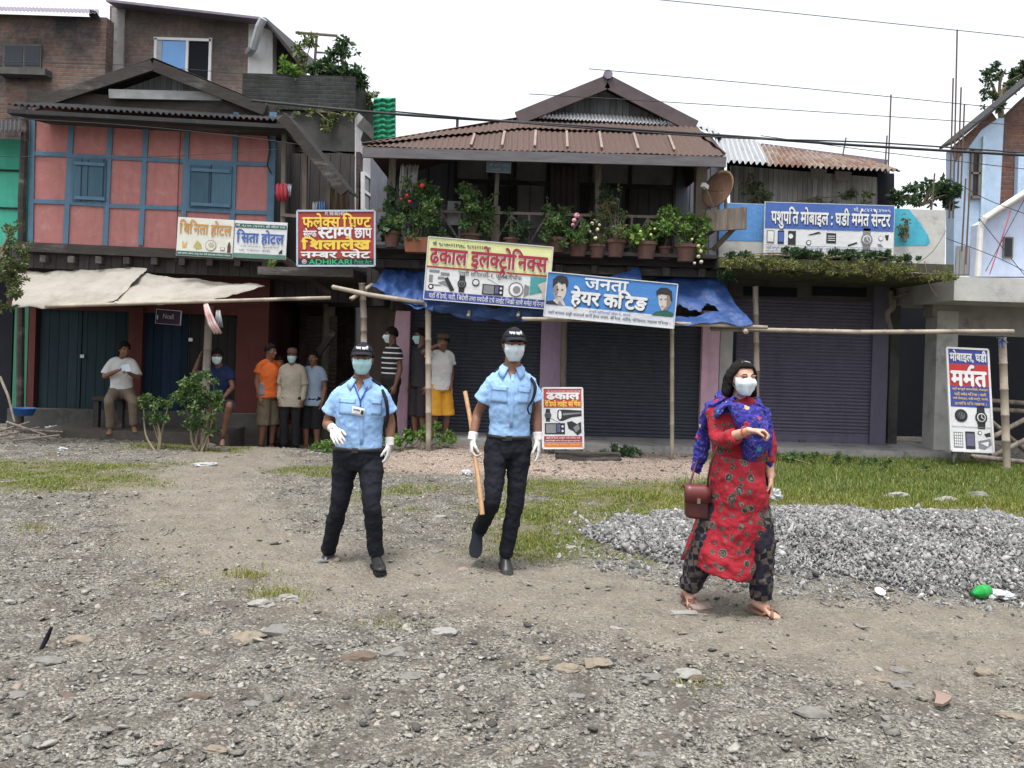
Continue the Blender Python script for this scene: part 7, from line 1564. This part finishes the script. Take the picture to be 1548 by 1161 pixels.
def kb(m):
    wo.torso(m, .018, .96, -.1); k = wo.k
    for q in 'AB':
        sh, el, wr = wo.J['sh'+q], wo.J['el'+q], wo.J['wr'+q]; e = el.lerp(wr, .52); limb(m, [sh, sh.lerp(el, .5), el, e], [.064, .062, .059, .053], 4, flat=True)
    R = []
    for cx, cy, rx, ry, dy in ((1117, 690, 37, .155, 0), (1116, 740, 44, .195, .01), (1112, 785, 47, .21, .02), (1104, 825, 47, .205, .02), (1096, 864, 44, .19, .0)):
        c = P(cx, cy, Yw+dy); u = Yw/FOC; R.append((c, V3((rx*u, 0, -.02)), V3((.0, ry, 0))))
    m.loft(R, 40)
mk = MB(); kb(mk); me = remesh(mk, 'tunic', mat_kurta, .0075, 4, ((.16, .05), (.06, .020), (.025, .006)))
bm = bmesh.new(); bm.from_mesh(me); a, c = P(1128, 858, Yw), P(1172, 752, Yw); nrm = (c-a).cross(Y_).normalized(); nrm = nrm if nrm.z < 0 else -nrm
bmesh.ops.bisect_plane(bm, geom=bm.verts[:]+bm.edges[:]+bm.faces[:], plane_co=a, plane_no=nrm, clear_outer=True); bmesh.ops.holes_fill(bm, edges=[e for e in bm.edges if e.is_boundary]); bm.to_mesh(me); bm.free()
wo.kb = bvh_of(me); wo.kurta = place_mesh('tunic', me, wo.root); wo.kurta.data.polygons.foreach_set('use_smooth', np.ones(len(wo.kurta.data.polygons), bool))
m = MB(); rows = []
for j, (xl, xr, y) in enumerate(((1064, 1086, 735), (1058, 1080, 765), (1046, 1068, 800), (1036, 1058, 828), (1029, 1050, 845))): rows.append([P(xl+(xr-xl)*i/8, y+3*(i/8-.5)*(-1 if j > 3 else 0), Yw+.16+.025*math.sin(i*1.4+j*.6)) for i in range(9)])
m.sheet(rows, .006); m.build('tunic_back_flap', mat_kurta, wo.kurta, True)
def sb(m):
    k = wo.k; nb = wo.nb; ring = []
    for i in range(13):
        a = -2.6+5.2*i/12; ring.append(nb+V3((math.sin(a)*.105, -math.cos(a)*.095+.01, .005-.05*math.cos(a)+.015*math.sin(a*2))))
    m.tube(ring, [.036+.008*math.sin(i*2.2) for i in range(13)], 12, 2, rnd=True)
    u = Yw/FOC
    def drape(pts, n=20): m.loft([(P(x, y, Yw+d), V3((rx*u, 0, tz)), V3((0, ry, 0))) for x, y, rx, ry, d, tz in pts], n)
    drape([(1124, 612, 26, .07, -.10, -.02), (1134, 635, 26, .07, -.14, -.03), (1142, 660, 24, .06, -.15, .0), (1144, 682, 20, .055, -.13, .03), (1142, 694, 10, .03, -.12, .03)])
    drape([(1150, 612, 12, .08, -.02, -.02), (1157, 650, 8, .08, -.02, 0), (1160, 690, 6, .05, .0, 0), (1163, 722, 5, .03, .0, 0), (1164, 745, 2.5, .02, .0, 0)])
    drape([(1084, 604, 16, .09, .04, .04), (1071, 625, 12, .06, .10, .05), (1064, 655, 12, .04, .15, .02), (1058, 690, 11, .03, .15, -.02), (1051, 714, 7, .015, .14, -.02)])
    drape([(1098, 608, 18, .06, -.07, .05), (1090, 622, 8, .05, -.07, .05)])
wo.garment('scarf', mat_scarf, sb, .0062, ((.06, .034), (.025, .018), (.012, .006)), 1)
wo.mask(mat_maskw)
# bobbed hair
hd = wo.J['head']; wo.hair(-.55, -.05, .70, .010, .003)
m = MB(); hs, hf, hu = wo.hs, wo.hf, wo.hu
for q in (-1, 1):
    m.loft([(hd+hs*q*.056+hu*.06-hf*.015, hs*.022, hf*.062), (hd+hs*q*.076+hu*.02-hf*.03, hs*.022, hf*.058), (hd+hs*q*.081-hu*.04-hf*.040, hs*.022, hf*.048), (hd+hs*q*.088-hu*.085-hf*.042, hs*.024, hf*.044), (hd+hs*q*.094-hu*.112-hf*.04, hs*.014, hf*.028)], 14)
m.loft([(hd+hu*.07-hf*.05, hs*.06, hf*.045), (hd-hf*.078, hs*.095, hf*.045), (hd-hu*.07-hf*.078, hs*.105, hf*.040), (hd-hu*.125-hf*.065, hs*.10, hf*.026)], 18)
me = remesh(m, 'hair_bob', mat_hair, .006, 2, ((.03, .014), (.010, .008))); place_mesh('hair_bob', me, wo.root)
m = MB(); a = [hd+hu*.108+hf*.035+hs*x+hf*(-.02*(x/.07)**2)-hu*(.05*(x/.08)**2) for x in np.linspace(-.055, .025, 9)]; m.tube(a, .0045, 8); m.build('hair_band', cWh, wo.root, True)
for q in (.3, .5): pass
# sandals, bangle
mat_sandal = M('brown sandal leather', (.20, .10, .065), (.13, .065, .045), 14, .6)
for q in 'AB':
    a, tt = J['an'+q], J['toe'+q]; fw = (tt-a).normalized(); sd = fw.cross(Z_).normalized(); up = sd.cross(fw); o = a-up*.084; m = MB()
    m.poly([o+fw*x+sd*w_ for x, w_ in ((-.055, .02), (-.03, .033), (.04, .032), (.11, .042), (.155, .036), (.172, .015))]+[o+fw*x-sd*w_ for x, w_ in ((.172, .015), (.155, .036), (.11, .042), (.04, .032), (-.03, .033), (-.055, .02))], .014, -up); sn = m.build('sandal', mat_sandal, wo.root)
    for s0, s1 in ((.05, .12), (.12, .06)):
        m = MB(); rows = []
        for e in np.linspace(-1, 1, 9):
            x = s0+(s1-s0)*(e+1)/2; c = o+fw*x+sd*e*.045; hh = wo.hit(c+up*.2, -up); p = hh+up*.005 if hh and (hh-c).length < .12 else c+up*.01; rows.append([p-fw*.011, p+fw*.011])
        m.sheet(rows, .004); m.build('strap', mat_sandal, sn, True)
m = MB(); w = J['wrA'].lerp(J['elA'], .12); d = (J['wrA']-J['elA']).normalized(); a = d.orthogonal().normalized(); b_ = d.cross(a)
m.tube([w+(a*math.cos(t_)+b_*math.sin(t_))*.034 for t_ in np.linspace(0, 2*math.pi, 20)], .004, 6); m.build('bangle', K('red bangle', (.45, .05, .04)), wo.root, True)
# her handbag
hb = thing('handbag', P(1052, 784, Yw+.02), 'small dark red leather handbag hanging at the hip of the woman', 'handbag'); u = Yw/FOC
mat_bag = M('oxblood leather', (.085, .022, .022), (.045, .014, .014), 8, .4, stain=(.02, .015, .015), sscale=5)
c = P(1054, 757, Yw-.02); m = MB(); m.hexa([c+V3(q) for q in ((-.072, -.045, -.105), (.07, -.045, -.115), (.07, .045, -.115), (-.072, .045, -.105), (-.08, -.04, .085), (.065, -.04, .08), (.065, .04, .08), (-.08, .04, .085))])
me = evaluated(m.mesh('bag'), [('BEVEL', dict(width=.02, segments=3))]); me.name = 'bag_body'; me.materials.append(mat_bag); place_mesh('bag_body', me, hb)
m = MB(); rows = [[c+V3((x-.005, yy, zz)) for x in (-.085, -.045, 0, .04, .075)] for yy, zz in ((.043, .075), (.0, .10), (-.047, .092), (-.054, .06), (-.055, .0))]; m.sheet(rows, .008); m.build('flap', M('red brown flap', (.13, .03, .03), (.09, .022, .022), 9, .4), hb, True)
m = MB(); m.obox(c+V3((-.005, -.060, .01)), (.010, 0, 0), (0, .004, 0), (0, 0, .016)); m.build('clasp', M('brass clasp', (.5, .42, .3), None, 5, .3, metal=1), hb)
m = MB(); m.tube([c+V3((-.055, 0, .08)), P(1049, 712, Yw+.10), P(1066, 660, Yw+.16), P(1082, 608, Yw+.07), P(1092, 650, Yw-.08), P(1075, 700, Yw-.12), c+V3((.055, -.02, .08))], .007, 8, 5); m.build('strap', mat_bag, hb, True)
# ------------------------------------------------------------- bystanders by the shops
def stand(px, py, Y, h, yaw, arms=None, legs=None, lean=0, zoff=None):
    """a standing body: local x = image right, y = away, facing the camera at yaw 0; yaw turns it to image right (+)"""
    k = h/1.70; base = P(px, py, Y); z0 = gz(base.x, base.y) if zoff is None else zoff; base = V3((base.x, base.y, z0)); ca, sa = math.cos(yaw), math.sin(yaw)
    W = lambda q: base+V3((q[0]*ca-q[1]*sa, q[0]*sa+q[1]*ca, q[2]))*k
    L = dict(head=(0, -.02-lean, 1.585), nb=(0, .01-lean*.8, 1.415), shA=(-.155, .015-lean*.7, 1.365), shB=(.155, .015-lean*.7, 1.365), hipA=(-.085, 0, .90), hipB=(.085, 0, .90), knA=(-.10, -.02, .48), knB=(.10, -.02, .48), anA=(-.105, .03, .075), anB=(.105, .03, .075), toeA=(-.13, -.17, .02), toeB=(.13, -.17, .02), elA=(-.20, .05, 1.10), elB=(.20, .05, 1.10), wrA=(-.20, -.02, .85), wrB=(.20, -.02, .85))
    L.update(arms or {}); L.update(legs or {}); J = {n: W(v) for n, v in L.items()}; D = lambda v: V3((v[0]*ca-v[1]*sa, v[0]*sa+v[1]*ca, v[2]))
    for q, sx in (('A', 1), ('B', -1)): d = (J['wr'+q]-J['el'+q]).normalized(); J['hand'+q] = (d, D((sx, 0, .01)), D((0, -1, .01)), (.4, .45, .5, .5), .5)
    return J, base, k, D
def by(label, px, py, Y, h, yaw, hyaw, skin, shirt, trous, frac=.55, tl=1.0, fat=1.0, arms=None, legs=None, mask=None, hair=True, lean=0, zoff=None, hz=-.05, feet='bare', untuck=.10, group=None, shoes=False, topi=None, tflare=.02):
    J, base, k, D = stand(px, py, Y, h, yaw, arms, legs, lean, zoff); a = hyaw; p = Person(label, base, J, (math.sin(a), -math.cos(a), hz), skin, k, fat, .010, feet='shoe' if shoes else feet)
    p.shirt(shirt, frac, .010, .0, slope=.016, untuck=untuck if untuck > .05 else 0, vox=.010, disp=((.10, .018), (.035, .008))); p.trousers(trous, tl, .012, tflare, vox=.010, top=.0 if untuck > .05 else .14)
    if shoes: p.shoes()
    if hair: p.hair(-.45, -.1, .55, .010, .002)
    if mask: p.mask(mask)
    if topi:
        m = MB(); c = p.J['head']; m.loft([(c+p.hu*.045*k-p.hf*.01, p.hs*.088*k, p.hf*.106*k), (c+p.hu*.09*k-p.hf*.005, p.hs*.086*k, p.hf*.103*k), (c+p.hu*.13*k+p.hf*.005, p.hs*.07*k, p.hf*.09*k), (c+p.hu*.145*k+p.hf*.01, p.hs*.03*k, p.hf*.06*k)], 18); m.build('cap', topi, p.root, True)
    return p
cOrange = cloth_mat('orange sports shirt', (.62, .13, .03)); cKhaki = cloth_mat('khaki shorts', (.13, .105, .07)); cBeige = cloth_mat('beige shirt', (.36, .32, .26)); cBlack3 = cloth_mat('black trousers', (.015, .014, .016))
cPale = cloth_mat('washed blue shirt', (.24, .31, .40)); cDark = cloth_mat('charcoal T shirt', (.032, .030, .034)); cDkSh = cloth_mat('dark shorts', (.035, .03, .032)); cTee = cloth_mat('white T shirt', (.50, .50, .50)); cMust = cloth_mat('mustard shorts', (.56, .27, .03)); cRedS = cloth_mat('dark red dress', (.22, .02, .025)); cWhS = cloth_mat('white blouse', (.60, .60, .60)); cTan = cloth_mat('taupe trousers', (.16, .125, .095)); cBlueS = cloth_mat('deep blue shirt', (.012, .02, .06))
def stripes():
    t = NT('black shirt with white stripes'); tc = t.n('TexCoord'); sp = t.n('SeparateXYZ'); t.l(tc.outputs['Object'], sp.inputs[0]); f = t.math('FRACT', t.math('MULTIPLY', sp.outputs[2], 13.0)); return t.done(t.mix(t.math('GREATER_THAN', f, .74), (.018, .018, .022), (.50, .50, .50)), .85, .2)
SEAT = dict(hipA=(-.09, .10, .62), hipB=(.09, .10, .62))
# man in orange, seen from behind his shoulder
o1 = by('stout man in an orange sports shirt and khaki shorts turned to the right', 404, 668, 12.6, 1.66, .95, 1.15, 'brown', cOrange, cKhaki, .5, .72, 1.14, feet='bare', mask=None, untuck=.06, tflare=.03)
o1.patch('side_panel', [(391, 578), (399, 578), (400, 598), (390, 598)], M('grey side panel', (.22, .22, .24)), o1.sb, off=.005, parent=o1.shirt_o)
o2 = by('person in dark red half hidden behind the man in orange', 419, 664, 13.1, 1.50, .3, .6, 'brown', cRedS, cRedS, .6, .62, 1.0, untuck=.3, tflare=.06)
o3 = by('older man in a beige shirt, patterned cap and mask with a hand on a shoulder', 438, 672, 12.5, 1.58, -.05, .05, 'brown', cBeige, cBlack3, 1.4, 1.0, 1.05, mask=mat_mask, shoes=True, topi=M('patterned cap', (.20, .09, .075), (.08, .05, .05), 60), untuck=.16) if 0 else by('older man in a beige long shirt, patterned cap and mask', 438, 672, 12.5, 1.58, -.05, .05, 'brown', cBeige, cBlack3, .97, 1.0, 1.05, mask=mat_mask, shoes=True, topi=M('patterned cap', (.20, .09, .075), (.08, .05, .05), 60), untuck=.16)
for q in 'AB':
    sh_a, el_a, wr_a = o3.J['sh'+q], o3.J['el'+q], o3.J['wr'+q]; m = MB(); limb(m, [sh_a.lerp(el_a, .7), el_a, el_a.lerp(wr_a, .5), el_a.lerp(wr_a, .92)], [.056, .055, .050, .044], 4)
    me = remesh(m, 'sleeve', cBeige, .009, 3, ((.05, .008),)); place_mesh('sleeve', me, o3.shirt_o)
o4 = by('mustached man in a washed blue shirt and black shorts beside the man in beige', 470, 672, 12.7, 1.58, -.25, -.1, 'brown', cPale, cBlack3, .6, .74, 1.02, untuck=.12, feet='bare', hz=-.02)
m = MB(); hd = o4.J['head']; h_ = o4.hit(hd+o4.hf*.3-o4.hu*.044, -o4.hf)
if h_ is not None: m.ell(h_, o4.hs*.024, o4.hf*.006, o4.hu*.006, 8, 5); m.build('mustache', mat_hair, o4.root, True)
# man in the striped shirt, looking left
o5 = by('man in a black shirt with white stripes looking over to the left', 588, 668, 12.15, 1.76, -1.0, -1.35, 'dark', stripes(), cBlack3, .55, 1.0, 1.06, mask=mat_maskw, shoes=True, untuck=.0)
o6 = by('young man in charcoal T shirt and shorts behind the bamboo upright', 632, 668, 12.1, 1.72, -.8, -1.2, 'brown', cDark, cDkSh, .55, .74, .94, mask=mat_mask, feet='bare', untuck=.08)
o7 = by('man in white T shirt and mustard shorts shading his eyes with one arm', 664, 670, 11.85, 1.64, .5, -.7, 'dark', cTee, cMust, .5, .58, .95, feet='bare', untuck=.06, tflare=.05, arms=dict(elA=(-.36, -.10, 1.42), wrA=(-.20, -.20, 1.52), elB=(.20, .06, 1.10), wrB=(.12, -.10, .92)))
o7.J_ = 0
m = MB(); c = o7.J['head']; m.loft([(c+o7.hu*.05-o7.hf*.01, o7.hs*.09, o7.hf*.105), (c+o7.hu*.10, o7.hs*.085, o7.hf*.1), (c+o7.hu*.125, o7.hs*.05, o7.hf*.06)], 16); m.build('woollen_cap', M('brown knit cap', (.10, .075, .05), (.06, .045, .03), 60), o7.root, True)
# seated reader on the bench
J, base, k, D = stand(181, 655, 12.0, 1.62, .35, dict(elA=(-.24, -.04, .86), wrA=(-.02, -.26, .97), elB=(.25, -.08, .84), wrB=(.14, -.32, .93), head=(.03, -.09, 1.29), nb=(0, .0, 1.12), shA=(-.15, .02, 1.07), shB=(.15, .02, 1.07)), dict(hipA=(-.09, .08, .60), hipB=(.09, .08, .60), knA=(-.13, -.30, .52), knB=(.20, -.30, .50), anA=(-.12, -.12, .08), anB=(.22, -.20, .12), toeA=(-.14, -.33, .03), toeB=(.27, -.38, .07)), zoff=.10)
p = Person('woman in a white blouse sitting on the bench and reading a phone', base, J, (.75, -.62, -.22), 'brown', k, .95, .010, True, feet='bare'); p.shirt(cWhS, .85, .014, .03, slope=.012, untuck=0, vox=.010, disp=((.08, .02), (.03, .008))); p.trousers(cTan, 1.0, .016, .012, vox=.010, top=.16)
p.hair(-.7, -.25, .6, .016, .003); m = MB(); c = p.J['head']-p.hf*.10-p.hu*.03; m.ell(c, p.hs*.055, p.hf*.05, p.hu*.06); m.ell(c-p.hf*.03-p.hu*.07, p.hs*.03, p.hf*.03, p.hu*.05); m.build('hair_bun', mat_hair, p.root, True)
c = (J['wrA']+J['wrB'])/2+V3((.08, -.10, .06)); m = MB(); m.obox(c, V3((.075, -.03, .02)), V3((.0, .004, .003)), V3((-.02, .01, .05))); tag(m.build('folded_paper', M('pale blue paper', (.45, .60, .66), (.6, .65, .66), 8)), 'pale blue folded paper held by the woman sitting on the bench', 'paper')
# masked man crouching on the step behind the bush, one arm up on the post
J, base, k, D = stand(328, 662, 11.9, 1.62, .1, dict(head=(-.02, -.08, 1.33), nb=(0, .0, 1.15), shA=(-.15, .02, 1.10), shB=(.15, .02, 1.10), elA=(-.36, -.05, 1.06), wrA=(-.28, -.10, 1.30), elB=(.22, -.06, .86), wrB=(.16, -.28, .72)), dict(hipA=(-.09, .10, .58), hipB=(.09, .10, .58), knA=(-.06, -.30, .62), knB=(.24, -.28, .60), anA=(-.06, -.22, .10), anB=(.15, -.24, .10), toeA=(-.06, -.42, .04), toeB=(.18, -.44, .04)), zoff=.0)
p = Person('masked man in dark blue sitting on the step behind the round bush, one arm raised', base, J, (.35, -.9, -.05), 'dark', k, 1.0, .010, feet='bare'); p.shirt(cBlueS, .55, .014, -.03, vox=.010); p.trousers(cDkSh, .55, .016, .02, vox=.010); p.hair(-.45, -.1, .5, .014, .003); p.mask(mat_maskw)
bamboo('weathered post beside the seated masked man that props the cream awning', [(317, 462, 11.55), (312, 560, 11.55), (309, 670, 11.55)], .055, mat_oldwood, plumb=True)
